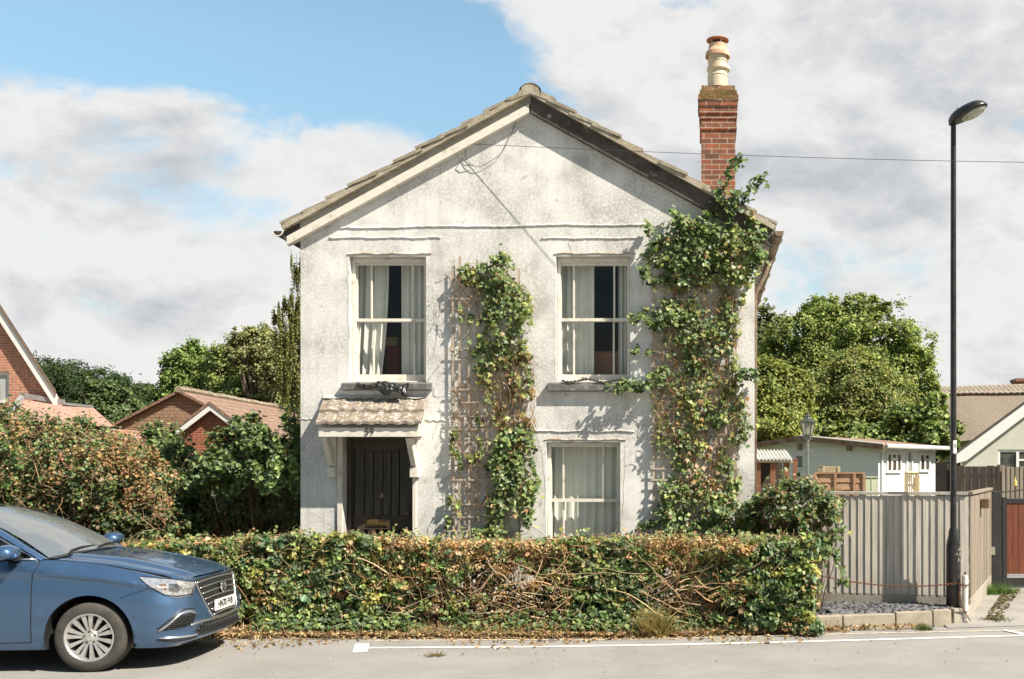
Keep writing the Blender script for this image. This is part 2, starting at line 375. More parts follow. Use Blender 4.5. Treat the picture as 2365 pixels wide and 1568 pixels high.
def verge(s, t):
    x = -30 + 31.75 * s; e = edge_y(x) + 0.03 * math.sin(x * 3.1) + 0.035 * math.sin(x * 7.7 + 1) + 0.02 * math.sin(x * 17)
    y = e + (0, 0.18, 0.5, 2.2, 14)[round(t * 4)]; z = (0.004, 0.025, 0.05, 0.06, 0.08)[round(t * 4)]
    return (x, y, z)
mb.grid(verge, 500, 5)
tag(mb.build('verge', M_soil), kind='structure')
mb = MB()            # asphalt drive running back beside the side fence
def drive(s, t):
    y0 = edge_y(2.9 + 12 * s) + 0.0
    y = y0 + (24 - y0) * t ** 1.6
    x = 2.95 + 12 * s + max(0, (y - 12.9)) * 0.36 * (1 - s)
    return (x, y, 0.006 + 0.05 * min(1, max(0, (y - y0) / 0.7)) + 0.02 * t)
mb.grid(drive, 14, 30)
tag(mb.build('driveway', M_drive), kind='structure')

def stripe(name, pts, w, mat, z=0.0045):
    mb = MB(); n = len(pts); vs = []
    for i, (x, y) in enumerate(pts):
        a = Vector(pts[max(i - 1, 0)]); b = Vector(pts[min(i + 1, n - 1)]); d = (b - a).normalized(); nr = Vector((-d.y, d.x))
        q = 0.006 * math.sin(i * 2.3)
        vs += [(x + nr.x * (w / 2 + q), y + nr.y * (w / 2 + q), z), (x - nr.x * w / 2, y - nr.y * w / 2, z)]
    mb.add(vs, [(2 * i, 2 * i + 1, 2 * i + 3, 2 * i + 2) for i in range(n - 1)])
    return tag(mb.build(name, mat), kind='structure')
def fp(px, py): 
    Y = FPX * EYE / (py - HY); return ((px - CX) * Y / FPX, Y)
def interp_line(pts, n=60):
    xs_ = np.linspace(pts[0][0], pts[-1][0], n)
    return [(float(x), float(np.interp(x, [p[0] for p in pts], [p[1] for p in pts]))) for x in xs_]
stripe('road_bay_line', interp_line([fp(846, 1496.5), fp(1229, 1494), fp(1566, 1489), fp(1948, 1479.5), fp(2364, 1467.5), fp(3200, 1447)]), 0.085, M_paint)
stripe('road_edge_line', interp_line([fp(846, 1479.5), fp(1500, 1476.5), fp(1964, 1464), fp(2364, 1455.5), fp(3200, 1438)]), 0.05, M_paintc)
a = fp(836, 1487); b = fp(831, 1507)
stripe('road_bay_end', [a, (b[0] * 0.5 + a[0] * 0.5, (a[1] + b[1]) / 2), b], 0.15, M_paint, 0.0050)
a = fp(2318, 1456); b = fp(2385, 1470)
stripe('road_bay_mark', [a, ((a[0] + b[0]) / 2, (a[1] + b[1]) / 2), b], 0.085, M_paint, 0.0095)

# ------------------------------------------------------------------ the cottage
F = 13.13                                              # depth of the front wall
M_wall = pm('old_render', (0.80, 0.79, 0.77), (0.51, 0.50, 0.48), scale=2.2, rough=0.95, bump=0.5, bscale=95, lo=0.46, hi=0.76, detail=14,
            c3=(0.27, 0.245, 0.21), scale3=9, lo3=0.58, hi3=0.78, bdist=0.006)
def wall_extra():
    """mould streaks and pinhole pits on the limewashed render"""
    N = M_wall.node_tree.nodes; L = M_wall.node_tree.links; b = N['Principled BSDF']
    tc = N['Texture Coordinate']
    src = b.inputs['Base Color'].links[0].from_socket
    n = N.new('ShaderNodeTexNoise'); n.inputs['Scale'].default_value = 30; n.inputs['Detail'].default_value = 10; n.inputs['Roughness'].default_value = 0.8
    L.new(tc.outputs['Object'], n.inputs['Vector'])
    r = N.new('ShaderNodeMapRange'); r.inputs['From Min'].default_value = 0.40; r.inputs['From Max'].default_value = 0.58; L.new(n.outputs[0], r.inputs['Value'])
    k = N.new('ShaderNodeTexNoise'); k.inputs['Scale'].default_value = 1.1; k.inputs['Detail'].default_value = 4; L.new(tc.outputs['Object'], k.inputs['Vector'])
    kr = N.new('ShaderNodeMapRange'); kr.inputs['From Min'].default_value = 0.38; kr.inputs['From Max'].default_value = 0.62; kr.inputs['To Min'].default_value = 0.12; kr.inputs['To Max'].default_value = 0.95; L.new(k.outputs[0], kr.inputs['Value'])
    mu = N.new('ShaderNodeMath'); mu.operation = 'MULTIPLY'; L.new(r.outputs[0], mu.inputs[0]); L.new(kr.outputs[0], mu.inputs[1])
    x = N.new('ShaderNodeMix'); x.data_type = 'RGBA'; L.new(mu.outputs[0], x.inputs[0]); L.new(src, x.inputs[6]); x.inputs[7].default_value = (0.37, 0.355, 0.335, 1)
    mp = N.new('ShaderNodeMapping'); mp.inputs['Scale'].default_value = (7, 7, .55); L.new(tc.outputs['Object'], mp.inputs[0])      # runs of grime
    v = N.new('ShaderNodeTexNoise'); v.inputs['Scale'].default_value = 1.6; v.inputs['Detail'].default_value = 8; v.inputs['Roughness'].default_value = 0.65; L.new(mp.outputs[0], v.inputs['Vector'])
    vr = N.new('ShaderNodeMapRange'); vr.inputs['From Min'].default_value = 0.50; vr.inputs['From Max'].default_value = 0.74; vr.inputs['To Max'].default_value = 0.42; L.new(v.outputs[0], vr.inputs['Value'])
    y = N.new('ShaderNodeMix'); y.data_type = 'RGBA'; L.new(vr.outputs[0], y.inputs[0]); L.new(x.outputs[2], y.inputs[6]); y.inputs[7].default_value = (0.40, 0.385, 0.36, 1)
    L.new(y.outputs[2], b.inputs['Base Color'])
wall_extra()
M_white = pm('old_white_paint', (0.72, 0.68, 0.60), (0.46, 0.40, 0.32), scale=9, rough=0.7, bump=0.35, bscale=60, lo=0.52, hi=0.75, stretch=(1, 1, 1), bdist=0.004)
M_grey = pm('weathered_grey_board', (0.36, 0.33, 0.29), (0.22, 0.19, 0.16), scale=8, rough=0.9, bump=0.4, bscale=50)
M_darkb = pm('bare_dark_board', (0.055, 0.045, 0.038), (0.11, 0.095, 0.08), scale=5, rough=0.9, bump=0.5, bscale=40, c3=(0.33, 0.31, 0.28), scale3=6, lo3=0.62, hi3=0.72)
M_tile = pm('concrete_tile', (0.38, 0.335, 0.26), (0.27, 0.225, 0.165), scale=7, rough=0.95, bump=0.7, bscale=45, c3=(0.42, 0.40, 0.33), scale3=9, lo3=0.55, hi3=0.66)
M_moss = pm('mossy_mortar', (0.25, 0.135, 0.075), (0.16, 0.11, 0.035), scale=9, rough=1, bump=1.0, bscale=35, c3=(0.36, 0.29, 0.20), scale3=14, bdist=0.03)
M_mort = pm('pale_mortar', (0.46, 0.415, 0.33), (0.33, 0.28, 0.20), scale=8, rough=0.95, bump=0.8, bscale=40)
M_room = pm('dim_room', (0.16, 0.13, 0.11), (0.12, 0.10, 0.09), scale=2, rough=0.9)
M_iron = pm('cast_iron', (0.03, 0.028, 0.026), (0.06, 0.05, 0.045), scale=12, rough=0.55)
M_ironr = pm('rusty_gutter', (0.30, 0.24, 0.17), (0.19, 0.13, 0.09), scale=7, rough=0.8, bump=0.3)
M_sill = pm('slate_sill', (0.13, 0.125, 0.12), (0.26, 0.25, 0.235), scale=10, rough=0.9, bump=0.5, lo=0.45, hi=0.7)
M_door = pm('brown_door', (0.070, 0.046, 0.030), (0.048, 0.031, 0.020), scale=6, rough=0.6, bump=0.2, stretch=(6, 6, 0.8))
M_doorg = pm('reeded_glass_dark', (0.012, 0.012, 0.012), rough=0.12)
M_glass = glassmat('window_glass')
M_brass = pm('dull_brass', (0.28, 0.19, 0.07), (0.16, 0.11, 0.05), scale=20, rough=0.45, metal=0.8)
M_net = pm('curtain_cloth', (0.88, 0.86, 0.80), (0.82, 0.79, 0.72), scale=5, rough=0.95)
M_stackb = brick('chimney_brick', (0.30, 0.095, 0.045), (0.13, 0.055, 0.038), (0.36, 0.29, 0.22), bw=0.225, bh=0.0755, msize=0.008)
M_clay = pm('cream_clay', (0.70, 0.63, 0.49), (0.56, 0.47, 0.33), scale=6, rough=0.7, bump=0.15)
M_terra = pm('terracotta', (0.40, 0.15, 0.075), (0.28, 0.11, 0.06), scale=9, rough=0.85)
M_wire = pm('black_wire', (0.05, 0.045, 0.04), rough=0.7)
M_black = pm('dark_paint', (0.015, 0.015, 0.015), rough=0.6)

HX0, HX1 = PX(694, F), PX(1742, F)
HB = F + 7.4
house = thing('cottage', 'stained whitewashed two-storey cottage with brick chimney and 59 over its dark door', 'house', ((HX0 + HX1) / 2, F, 0.05))
WIN = [(806, 983.5, 592, 884), (1283.6, 1455, 591.5, 882), (1261, 1432, 1021, 1310)]      # sash openings in photo units on the wall
DOOR = (792, 953, 1008, 1400)
holes = [(PX(a, F), PX(b, F), PZ(d, F), PZ(c, F)) for (a, b, c, d) in WIN + [DOOR]]
ZE = PZ(548, F); XA = PX(1222, F); ZA = PZ(228, F)
wx = sorted({HX0, HX1, *[h[0] for h in holes], *[h[1] for h in holes]}); wz = sorted({-0.02, ZE, *[h[2] for h in holes], *[h[3] for h in holes]})
mb = MB()
for i in range(len(wx) - 1):
    for j in range(len(wz) - 1):
        cx, cz = (wx[i] + wx[i + 1]) / 2, (wz[j] + wz[j + 1]) / 2
        if any(h[0] < cx < h[1] and h[2] < cz < h[3] for h in holes): continue
        mb.quad((wx[i], F, wz[j]), (wx[i + 1], F, wz[j]), (wx[i + 1], F, wz[j + 1]), (wx[i], F, wz[j + 1]))
mb.quad((HX0, F, ZE), (HX1, F, ZE), (XA, F, ZA + 0.03))
for h in holes:                                        # reveals
    d = F + 0.22
    mb.quad((h[0], F, h[2]), (h[0], d, h[2]), (h[0], d, h[3]), (h[0], F, h[3])); mb.quad((h[1], F, h[2]), (h[1], F, h[3]), (h[1], d, h[3]), (h[1], d, h[2]))
    mb.quad((h[0], F, h[3]), (h[0], d, h[3]), (h[1], d, h[3]), (h[1], F, h[3])); mb.quad((h[0], F, h[2]), (h[1], F, h[2]), (h[1], d, h[2]), (h[0], d, h[2]))
mb.quad((HX0, F, -.02), (HX0, F, ZE), (HX0, HB, ZE), (HX0, HB, -.02)); mb.quad((HX1, F, -.02), (HX1, HB, -.02), (HX1, HB, ZE), (HX1, F, ZE))
mb.quad((HX0, HB, -.02), (HX0, HB, ZE), (XA, HB, ZA), (HX1, HB, ZE), (HX1, HB, -.02))
wall = mb.build('wall', M_wall, house)

# drips, label mouldings and a clipped cable: thin raised lines on the render
def wavy(px0, px1, py, r, amp=1.2, seed=0, Y=None, py1=None, n=40):
    rr = random.Random(seed); pts = []; Y = Y or F - r * 0.4
    for i in range(n):
        t = i / (n - 1); y = py + ((py1 if py1 is not None else py) - py) * t
        pts.append(P(px0 + (px1 - px0) * t, y + amp * math.sin(t * 17 + seed) + amp * 0.6 * rr.uniform(-1, 1), Y))
    return pts
for (a, b, y, r, sd) in ((760, 1018, 549, .011, 1), (1250, 1482, 550, .011, 2), (1231, 1464, 995.5, .012, 3), (983, 1030, 970, .011, 4), (693, 735, 968, .007, 8)):
    mb = MB(); mb.tube(wavy(a, b, y, r, 1.0, sd, n=30), [r * (0.7 + 0.5 * abs(math.sin(i * 1.3 + sd))) for i in range(30)], 6)
    mb.build('label_moulding', M_wall, wall, smooth=True)
mb = MB()
mb.tube(wavy(752, 1492, 526.5, .010, 1.3, 5, py1=518, n=90), 0.012, 6)
mb.tube([P(752, 526.5, F), P(735, 529, F - .002), P(718, 538, F - .002), P(702, 551, F - .002)], 0.012, 6)
cable = mb.build('wall_cable', M_wall, wall, smooth=True)
M_crk = pm('hairline_crack', (0.20, 0.18, 0.16), rough=1)
def crack(pts, seed):
    mb = MB(); rr = random.Random(seed); q = []
    for i in range(len(pts) - 1):
        for k in range(6):
            t = k / 6; q.append(P(pts[i][0] + (pts[i + 1][0] - pts[i][0]) * t + rr.uniform(-2, 2), pts[i][1] + (pts[i + 1][1] - pts[i][1]) * t + rr.uniform(-2, 2), F + 0.001))
    mb.tube(q, 0.0035, 4); mb.build('crack', M_crk, wall)
crack([(1714, 508), (1702, 525), (1690, 540)], 1); crack([(1312, 560), (1320, 590), (1344, 625)], 2); crack([(1238, 1005), (1250, 1050), (1258, 1120), (1256, 1200)], 3)
crack([(1444, 1030), (1440, 1120), (1436, 1200)], 4); crack([(800, 600), (803, 700), (806, 800)], 5); crack([(1004, 700), (1000, 760)], 6); crack([(1639, 458), (1646, 480), (1655, 500)], 7)

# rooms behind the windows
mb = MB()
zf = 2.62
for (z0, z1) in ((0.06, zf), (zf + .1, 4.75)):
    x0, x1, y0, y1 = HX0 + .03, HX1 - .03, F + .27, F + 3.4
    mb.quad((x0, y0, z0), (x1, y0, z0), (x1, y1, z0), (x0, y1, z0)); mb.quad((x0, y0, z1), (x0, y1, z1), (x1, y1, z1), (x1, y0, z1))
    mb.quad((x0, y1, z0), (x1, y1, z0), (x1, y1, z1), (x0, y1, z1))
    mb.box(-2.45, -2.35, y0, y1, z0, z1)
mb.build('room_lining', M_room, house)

# ---- roof: courses of thick rolled tiles on two slopes
YF, YB = F - 0.16, HB + 0.2
ridge = (PX(1224, YF), PZ(206, YF)); eaveL = (PX(648, YF), PZ(521, YF)); eaveR = (PX(1791, YF), PZ(521, YF))
def slope(side, off=0.0):
    e = eaveL if side < 0 else eaveR
    d = Vector((e[0] - ridge[0], e[1] - ridge[1])); L_ = d.length; d /= L_; n = Vector((-d.y, d.x)); n = n if n.y > 0 else -n
    return d, n, L_
mb = MB()
for side in (-1, 1):
    d, n, L_ = slope(side); nc = 11; ny = 104
    for c in range(nc):
        a0, a1 = max(0.0, L_ * c / nc - 0.07), L_ * (c + 1) / nc
        jy = random.uniform(-.02, .02); jn = random.uniform(-.008, .008); th = 0.032
        def tp(a, nn, y):
            return (ridge[0] + d.x * a + n.x * nn, y, ridge[1] + d.y * a + n.y * nn)
        top0, top1, bot0, bot1 = [], [], [], []
        for k in range(ny):
            y = YF + jy + (YB - YF) * k / (ny - 1); w = 0.014 * math.sin(k * 2 * math.pi / 4 + 1.0)
            sag = -0.02 * math.sin(math.pi * c / nc) * (1 if side > 0 else .5) + (0.012 * math.sin(c * 2.1 + side))
            top0.append(tp(a0, 0.012 + w + sag, y)); top1.append(tp(a1, 0.046 + w + jn + sag, y)); bot1.append(tp(a1, 0.046 - th + w + jn + sag, y)); bot0.append(tp(a0, -0.02 + sag, y))
        base = len(mb.v); mb.v += top0 + top1 + bot1 + bot0
        for k in range(ny - 1):
            for r_ in range(3): mb.f.append((base + r_ * ny + k, base + r_ * ny + k + 1, base + (r_ + 1) * ny + k + 1, base + (r_ + 1) * ny + k))
        mb.f.append((base, base + ny, base + 2 * ny, base + 3 * ny)); mb.f.append(tuple(base + r_ * ny + ny - 1 for r_ in range(4)))
roof = mb.build('roof', M_tile, house)
mb = MB()                                              # half-round ridge tiles, the front one bedded in mortar
for k in range(16):
    y = YF - 0.02 + k * 0.455
    def rt(s, t, y=y, k=k):
        a = math.pi * s; r_ = 0.118 + 0.006 * (k % 2)
        return (ridge[0] + 1.22 * r_ * math.cos(a), y + 0.47 * t, ridge[1] + 0.005 + r_ * 0.95 * math.sin(a) - 0.045)
    mb.grid(rt, 12, 2)
c0 = (ridge[0], YF - 0.02, ridge[1] - 0.05)
arc = [(ridge[0] - .27, YF - .006, ridge[1] - .15), (ridge[0] - .13, YF - .010, ridge[1] - .02)] + [(ridge[0] + 0.115 * math.cos(math.pi * (1 - i / 7)), YF - 0.012, ridge[1] - 0.01 + 0.095 * math.sin(math.pi * i / 7)) for i in range(8)] + [(ridge[0] + .15, YF - .008, ridge[1] - .03), (ridge[0] + .30, YF - .006, ridge[1] - .165), (ridge[0], YF - .006, ridge[1] - .055)]
mb.prism(arc, (0, 0.05, 0))
mb.build('ridge_cap', M_mort, roof, smooth=False)
mb = MB()                                              # mortar bedding along both verges
for side in (-1, 1):
    d, n, L_ = slope(side)
    pts = [(ridge[0] + d.x * a + n.x * q, YF + 0.002, ridge[1] + d.y * a + n.y * q) for (a, q) in ((0, 0.0), (L_, 0.005), (L_, -0.055), (0, -0.055))]
    mb.prism(pts, (0, 0.12, 0))
mb.build('verge_mortar', M_mort, roof)
def rake(name, side, top, bot, y0, y1, mat, trim=0.0, cut=0.0):
    """board under the verge: vertical offsets below the roof line in metres"""
    d, n, L_ = slope(side); a0, a1 = 0.0 + cut, L_ - trim
    p0 = (ridge[0] + d.x * a0, ridge[1] + d.y * a0); p1 = (ridge[0] + d.x * a1, ridge[1] + d.y * a1)
    mb = MB(); mb.prism([(p0[0], y0, p0[1] - top), (p1[0], y0, p1[1] - top), (p1[0], y0, p1[1] - bot), (p0[0], y0, p0[1] - bot)], (0, y1 - y0, 0))
    return mb.build(name, mat, roof)
rake('barge_board', -1, 0.050, 0.150, F - .075, F - .005, pm('shade_grey_paint', (.43, .40, .36), (.33, .30, .26), scale=6, rough=.85, bump=.3))  # shade under the tile overhang is put into this upper board's grey
rake('barge_board', -1, 0.152, 0.262, F - .105, F - .004, M_white, 0.06, 0.03)
rake('barge_board', 1, 0.045, 0.275, F - .10, F - .004, M_darkb, 0.05)
for side, mt in ((-1, M_iron), (1, M_ironr)):          # eaves soffit, fascia and half-round gutter
    e = eaveL if side < 0 else eaveR; xw = HX0 if side < 0 else HX1
    mb = MB(); mb.prism([(e[0] - side * .03, F - .09, e[1] - .05), (xw - side * .02, F - .09, e[1] + abs(e[0] - xw) * .55 - .06), (xw - side * .02, F - .09, ZE - .03), (e[0] - side * .03, F - .09, e[1] - .12)], (0, YB - F, 0))
    mb.build('soffit', M_iron if side < 0 else M_grey, roof)
    mb = MB(); gx, gz, gr = e[0] + side * .045, e[1] - .065, 0.062
    def gut(s, t): 
        a = math.pi + math.pi * s; return (gx + gr * math.cos(a), F - .14 + t * (YB - F), gz + gr * math.sin(a))
    mb.grid(gut, 9, 2)
    mb.prism([(gx + gr * math.cos(math.pi + math.pi * i / 8), F - .145, gz + gr * math.sin(math.pi + math.pi * i / 8)) for i in range(9)], (0, .006, 0))
    for k in range(6): mb.tube([(gx + (gr + .008) * math.cos(math.pi + math.pi * i / 8), F + .3 + k * 1.2, gz + (gr + .008) * math.sin(math.pi + math.pi * i / 8)) for i in range(9)], 0.014, 5)
    mb.build('gutter', mt, roof)
    if side < 0:
        mb = MB(); mb.tube([(gx + (gr + .004) * math.cos(math.pi + math.pi * i / 8), F - .15, gz + (gr + .004) * math.sin(math.pi + math.pi * i / 8)) for i in range(9)], 0.009, 6)
        mb.build('gutter_bracket', M_white, roof)
mb = MB(); mb.tube([(eaveR[0] + .03, F + 1.2, eaveR[1] - .12), (eaveR[0] - .05, F + 1.25, eaveR[1] - .35), (HX1 + .07, F + 1.3, eaveR[1] - .62), (HX1 + .06, F + 1.3, 0.2)], 0.035, 8)
mb.build('downpipe', M_ironr, roof, smooth=True)

# ---- chimney
CY0, CY1 = 14.8, 15.42
cx0, cx1 = PX(1619, CY0), PX(1697.5, CY0)
chim = None
mb = MB()
zb, = (4.7,)
def course(dx, z0, z1, m=None): (m or mb).box(cx0 - dx, cx1 + dx, CY0 - dx, CY1 + dx, z0, z1)
def cz(py): return PZ(py, CY0)
course(0.0, zb, cz(300)); course(0.022, cz(300), cz(288)); course(0.0, cz(288), cz(275))
course(0.012, cz(275), cz(263)); course(0.03, cz(263), cz(252)); course(0.014, cz(252), cz(245)); course(0.032, cz(245), cz(233.5))
chim = mb.build('chimney', M_stackb, house)
mb = MB()
def flaunch(s, t):
    a = 2 * math.pi * s; return None
levels = [(0.045, 233.5), (0.046, 221), (0.03, 220), (0.028, 209), (0.0, 207.5), (-0.01, 198), (-0.09, 194)]
prev = None
for (dx, py) in levels:
    ring = []
    for (sx, sy) in ((0, 0), (.25, 0), (.5, 0), (.75, 0), (1, 0), (1, .5), (1, 1), (.75, 1), (.5, 1), (.25, 1), (0, 1), (0, .5)):
        j = random.uniform(-.008, .008)
        ring.append((cx0 - dx + (cx1 - cx0 + 2 * dx) * sx + j, CY0 - dx + (CY1 - CY0 + 2 * dx) * sy + j, cz(py) + random.uniform(-.012, .012)))
    o = len(mb.v); mb.v += ring
    if prev is not None: mb.f += [(prev + i, prev + (i + 1) % 12, o + (i + 1) % 12, o + i) for i in range(12)]
    prev = o
mb.f.append(tuple(range(prev, prev + 12)))
mb.build('flaunching', M_moss, chim)
pc = ((cx0 + cx1) / 2 - 0.005, (CY0 + CY1) / 2 - .02)
YC = pc[1]
def pz(py): return PZ(py, YC)
z0 = pz(203)
prof = [(.150, pz(205)), (.148, pz(182)), (.143, pz(180)), (.153, pz(177)), (.143, pz(174)), (.139, pz(146)), (.150, pz(144)), (.137, pz(140)), (.135, pz(126)), (.120, pz(126)), (.10, pz(128))]
mb = MB(); mb.lathe(prof, (pc[0], pc[1], 0), 28); pot = mb.build('chimney_pot', M_clay, chim, smooth=False)
mb = MB(); mb.lathe([(.155, pz(158)), (.168, pz(157)), (.172, pz(163)), (.148, pz(166)), (.142, pz(160)), (.155, pz(158))], (pc[0] + .012, pc[1], 0), 24, caps=False)
mb.build('pot_collar', M_clay, chim)
mb = MB(); mb.lathe([(.132, pz(108)), (.135, pz(114)), (.178, pz(124)), (.184, pz(133)), (.165, pz(132)), (.13, pz(124)), (.12, pz(110))], (pc[0], pc[1], 0), 28, caps=False)
mb.lathe([(.128, pz(127)), (.128, pz(104)), (.10, pz(103))], (pc[0], pc[1], 0), 24, caps=False)
for k in range(4): a = k * math.pi / 2 + .5; mb.box(pc[0] + .10 * math.cos(a) - .012, pc[0] + .10 * math.cos(a) + .012, pc[1] + .10 * math.sin(a) - .012, pc[1] + .10 * math.sin(a) + .012, pz(108), pz(96))
mb.build('pot_cowl', pm('tan_clay', (.50, .30, .18), (.62, .48, .34), scale=8, rough=.8), chim)
mb = MB(); mb.lathe([(.0, pz(97)), (.13, pz(97)), (.165, pz(95)), (.165, pz(93.5)), (.10, pz(89)), (.0, pz(88))], (pc[0], pc[1], 0), 28, caps=False)
mb.build('cowl_lid', M_terra, chim)

# ---- sash windows
def sash_window(i, rows, sill, glass_x, bars_u, bars_l, meet, top_g, bot_g):
    a, b, c, d = rows; x0, x1, zt, zb_ = PX(a, F), PX(b, F), PZ(c, F), PZ(d, F)
    fy = F + 0.095
    mb = MB(); w = 0.05                                      # box frame
    mb.box(x0 + .004, x0 + w, fy, F + .2, zb_, zt - .004); mb.box(x1 - w, x1 - .004, fy, F + .2, zb_, zt - .004); mb.box(x0 + w, x1 - w, fy + .004, F + .2, zt - .06, zt - .004)
    mb.box(x0 + w, x1 - w, fy - .02, F + .2, zb_, zb_ + .03)
    win = mb.build('window', M_white, house, bevel=.004)
    gx0, gx1 = PX(glass_x[0], F), PX(glass_x[1], F); zm = PZ(meet, F); gt = PZ(top_g, F); gb = PZ(bot_g, F); st = gx0 - x0 - w + .012
    for nm, ya, zlo, zhi, bars, lo_r, hi_r in (('upper_sash', fy + .03, zm - .02, zt - .061, bars_u, .04, zt - .061 - gt), ('lower_sash', fy + .075, zb_ + .031, zm + .02, bars_l, gb - zb_ - .031, .04)):
        m = MB(); yb = ya + .04
        m.box(x0 + w + .001, gx0, ya, yb, zlo, zhi); m.box(gx1, x1 - w - .001, ya, yb, zlo, zhi)
        m.box(gx0, gx1, ya + .002, yb - .002, zlo, zlo + lo_r); m.box(gx0, gx1, ya + .002, yb - .002, zhi - hi_r, zhi)
        for p in bars: m.box(PX(p, F) - .011, PX(p, F) + .011, ya + .006, yb - .006, zlo + lo_r, zhi - hi_r)
        s = m.build(nm, M_white, win, bevel=.003)
        g = MB(); g.quad((gx0 - .004, ya + .022, zlo + lo_r - .004), (gx1 + .004, ya + .022, zlo + lo_r - .004), (gx1 + .004, ya + .026, zhi - hi_r + .004), (gx0 - .004, ya + .026, zhi - hi_r + .004))
        g.build('pane', M_glass, win)
    if sill:
        m = MB(); sx0, sx1 = PX(sill[0], F - .09), PX(sill[1], F - .09); zs0, zs1 = PZ(sill[3], F - .09), PZ(sill[2], F - .09)
        m.hexa([(sx0, F - .09, zs0), (sx1, F - .09, zs0), (sx1, F + .05, zs0), (sx0, F + .05, zs0), (sx0, F - .09, zs1), (sx1, F - .09, zs1), (sx1, F + .05, zs1 + .03), (sx0, F + .05, zs1 + .03)])
        m.build('sill', M_sill, win, bevel=.008)
    m = MB(); m.tube(wavy(a - 4, b + 13, c - 6, .01, .8, i + 20, n=24), .010, 5); m.build('lintel_drip', pm('stained_lintel', (.36, .24, .16), (.66, .62, .56), scale=6, rough=.9, lo=.4, hi=.6), win)
    return win
sash_window(0, WIN[0], (787, 994, 885.5, 900.5), (818, 978), (850, 946), (852, 948), 736, 608, 862)
sash_window(1, WIN[1], (1263, 1474, 885, 903), (1292.6, 1447), (1322, 1416), (1321, 1414), 735, 609, 862)
sash_window(2, WIN[2], None, (1269, 1423), (1297.5, 1391), (1297, 1391), 1156, 1031, 1285)

# ---- door
dx0, dx1, dzt = PX(DOOR[0], F), PX(DOOR[1], F), PZ(DOOR[2], F); dy = F + .20
mb = MB(); mb.box(dx0 + .06, dx1 - .06, dy, dy + .02, .1, dzt)
door = mb.build('door', M_doorg, house)
def dX(p): return PX(p, dy)
def dZ(p): return PZ(p, dy)
mb = MB(); f0, f1 = dx0 + .06, dx1 - .06
mb.box(f0, dX(818), dy - .03, dy + .015, .1, dzt); mb.box(dX(938), f1, dy - .03, dy + .015, .1, dzt); mb.box(dX(818), dX(938), dy - .028, dy + .015, dZ(1040), dzt)
mb.box(dX(818), dX(938), dy - .028, dy + .015, dZ(1222), dZ(1189)); mb.box(dX(818), dX(938), dy - .028, dy + .015, .1, .42)
for p in (838, 858.5, 880, 899.5, 918.5): mb.box(dX(p) - .021, dX(p) + .021, dy - .026, dy + .012, dZ(1189), dZ(1040))
for p in (838, 858.5, 880, 899.5, 918.5): mb.box(dX(p) - .019, dX(p) + .019, dy - .026, dy + .012, .42, dZ(1222))
mb.build('panel_frame', M_door, door, bevel=.004)
mb = MB(); mb.box(dX(848), dX(898), dy - .042, dy - .028, dZ(1214), dZ(1199)); mb.box(dX(852), dX(894), dy - .048, dy - .042, dZ(1211), dZ(1202))
mb.build('letter_box', M_brass, door, bevel=.003)
mb = MB(); mb.lathe([(.0, 0), (.02, 0), (.014, .02), (.026, .04), (.02, .055), (0, .058)], (dX(945), dy - .03, dZ(1185)), 14, Matrix.Rotation(R(90), 3, 'X'))
mb.build('knob', M_brass, door, smooth=True)
mb = MB(); mb.box(dx0 + .003, dx0 + .06, dy - .07, dy + .03, .05, dzt); mb.box(dx1 - .06, dx1 - .003, dy - .07, dy + .03, .05, dzt); mb.box(dx0 + .06, dx1 - .06, dy - .07, dy + .03, dzt - .04, dzt - .003)
mb.build('door_frame', M_door, house, bevel=.005)

# ---- canopy over the door
CD = 0.46; YO = F - CD
tl, tr = PX(747, F), PX(985, F); bl, br = PX(729, YO), PX(972, YO); zt_, zbm = PZ(921, F), PZ(984, YO)
def cq(s, t):     # s across, t from the wall down to the eave
    x = (tl + (tr - tl) * s) * (1 - t) + (bl + (br - bl) * s) * t; return Vector((x, F + (YO - F) * t, zt_ + (zbm - zt_) * t))
mb = MB()
for (t0, t1) in ((0.03, 0.56), (0.5, 1.0)):
    ns = 97
    for (lift0, lift1, key) in ((.012, .048, 'top'), (-.016, .016, 'bot')):
        pass
    def prof_(s): 
        k = (s * 8.0) % 1.0; return 0.013 * (1.0 if k > .55 else 0.0 if k < .40 else (k - .40) / .15) - (0.012 if k > .965 else 0)
    rows_ = []
    for (t, l) in ((t0, .008), (t1, .054), (t1 - .005, .018), (t0, -.02)):
        rows_.append([cq(i / (ns - 1), t) + Vector((0, 0, l + prof_(i / (ns - 1)))) for i in range(ns)])
    base = len(mb.v)
    for r_ in rows_: mb.v += [tuple(p) for p in r_]
    for r_ in range(3): mb.f += [(base + r_ * ns + k, base + (r_ + 1) * ns + k, base + (r_ + 1) * ns + k + 1, base + r_ * ns + k + 1) for k in range(ns - 1)]
    mb.f += [(base, base + ns, base + 2 * ns, base + 3 * ns), tuple(base + r_ * ns + ns - 1 for r_ in range(4))]
M_ctile = pm('lichened_tile', (.30, .25, .20), (.22, .18, .14), scale=9, rough=.95, bump=.6, bscale=50, c3=(.50, .47, .42), scale3=17, lo3=.50, hi3=.62)
canopy = mb.build('porch_canopy', M_ctile, house)
mb = MB(); mb.grid(lambda s, t: cq(s, -.01 + .09 * t + .015 * math.sin(s * 23)) + Vector((0, -.012, .05 - .012 * t + .004 * math.sin(s * 40))), 40, 3)
mb.build('lead_flashing', pm('lead', (.60, .585, .55), (.45, .43, .40), scale=9, rough=.7), canopy)
mb = MB(); fz0, fz1 = PZ(1008.6, YO), PZ(987, YO); fx0, fx1 = PX(732, YO), PX(965, YO)
mb.box(fx0, fx1, YO + .045, YO + .07, fz0, fz1)
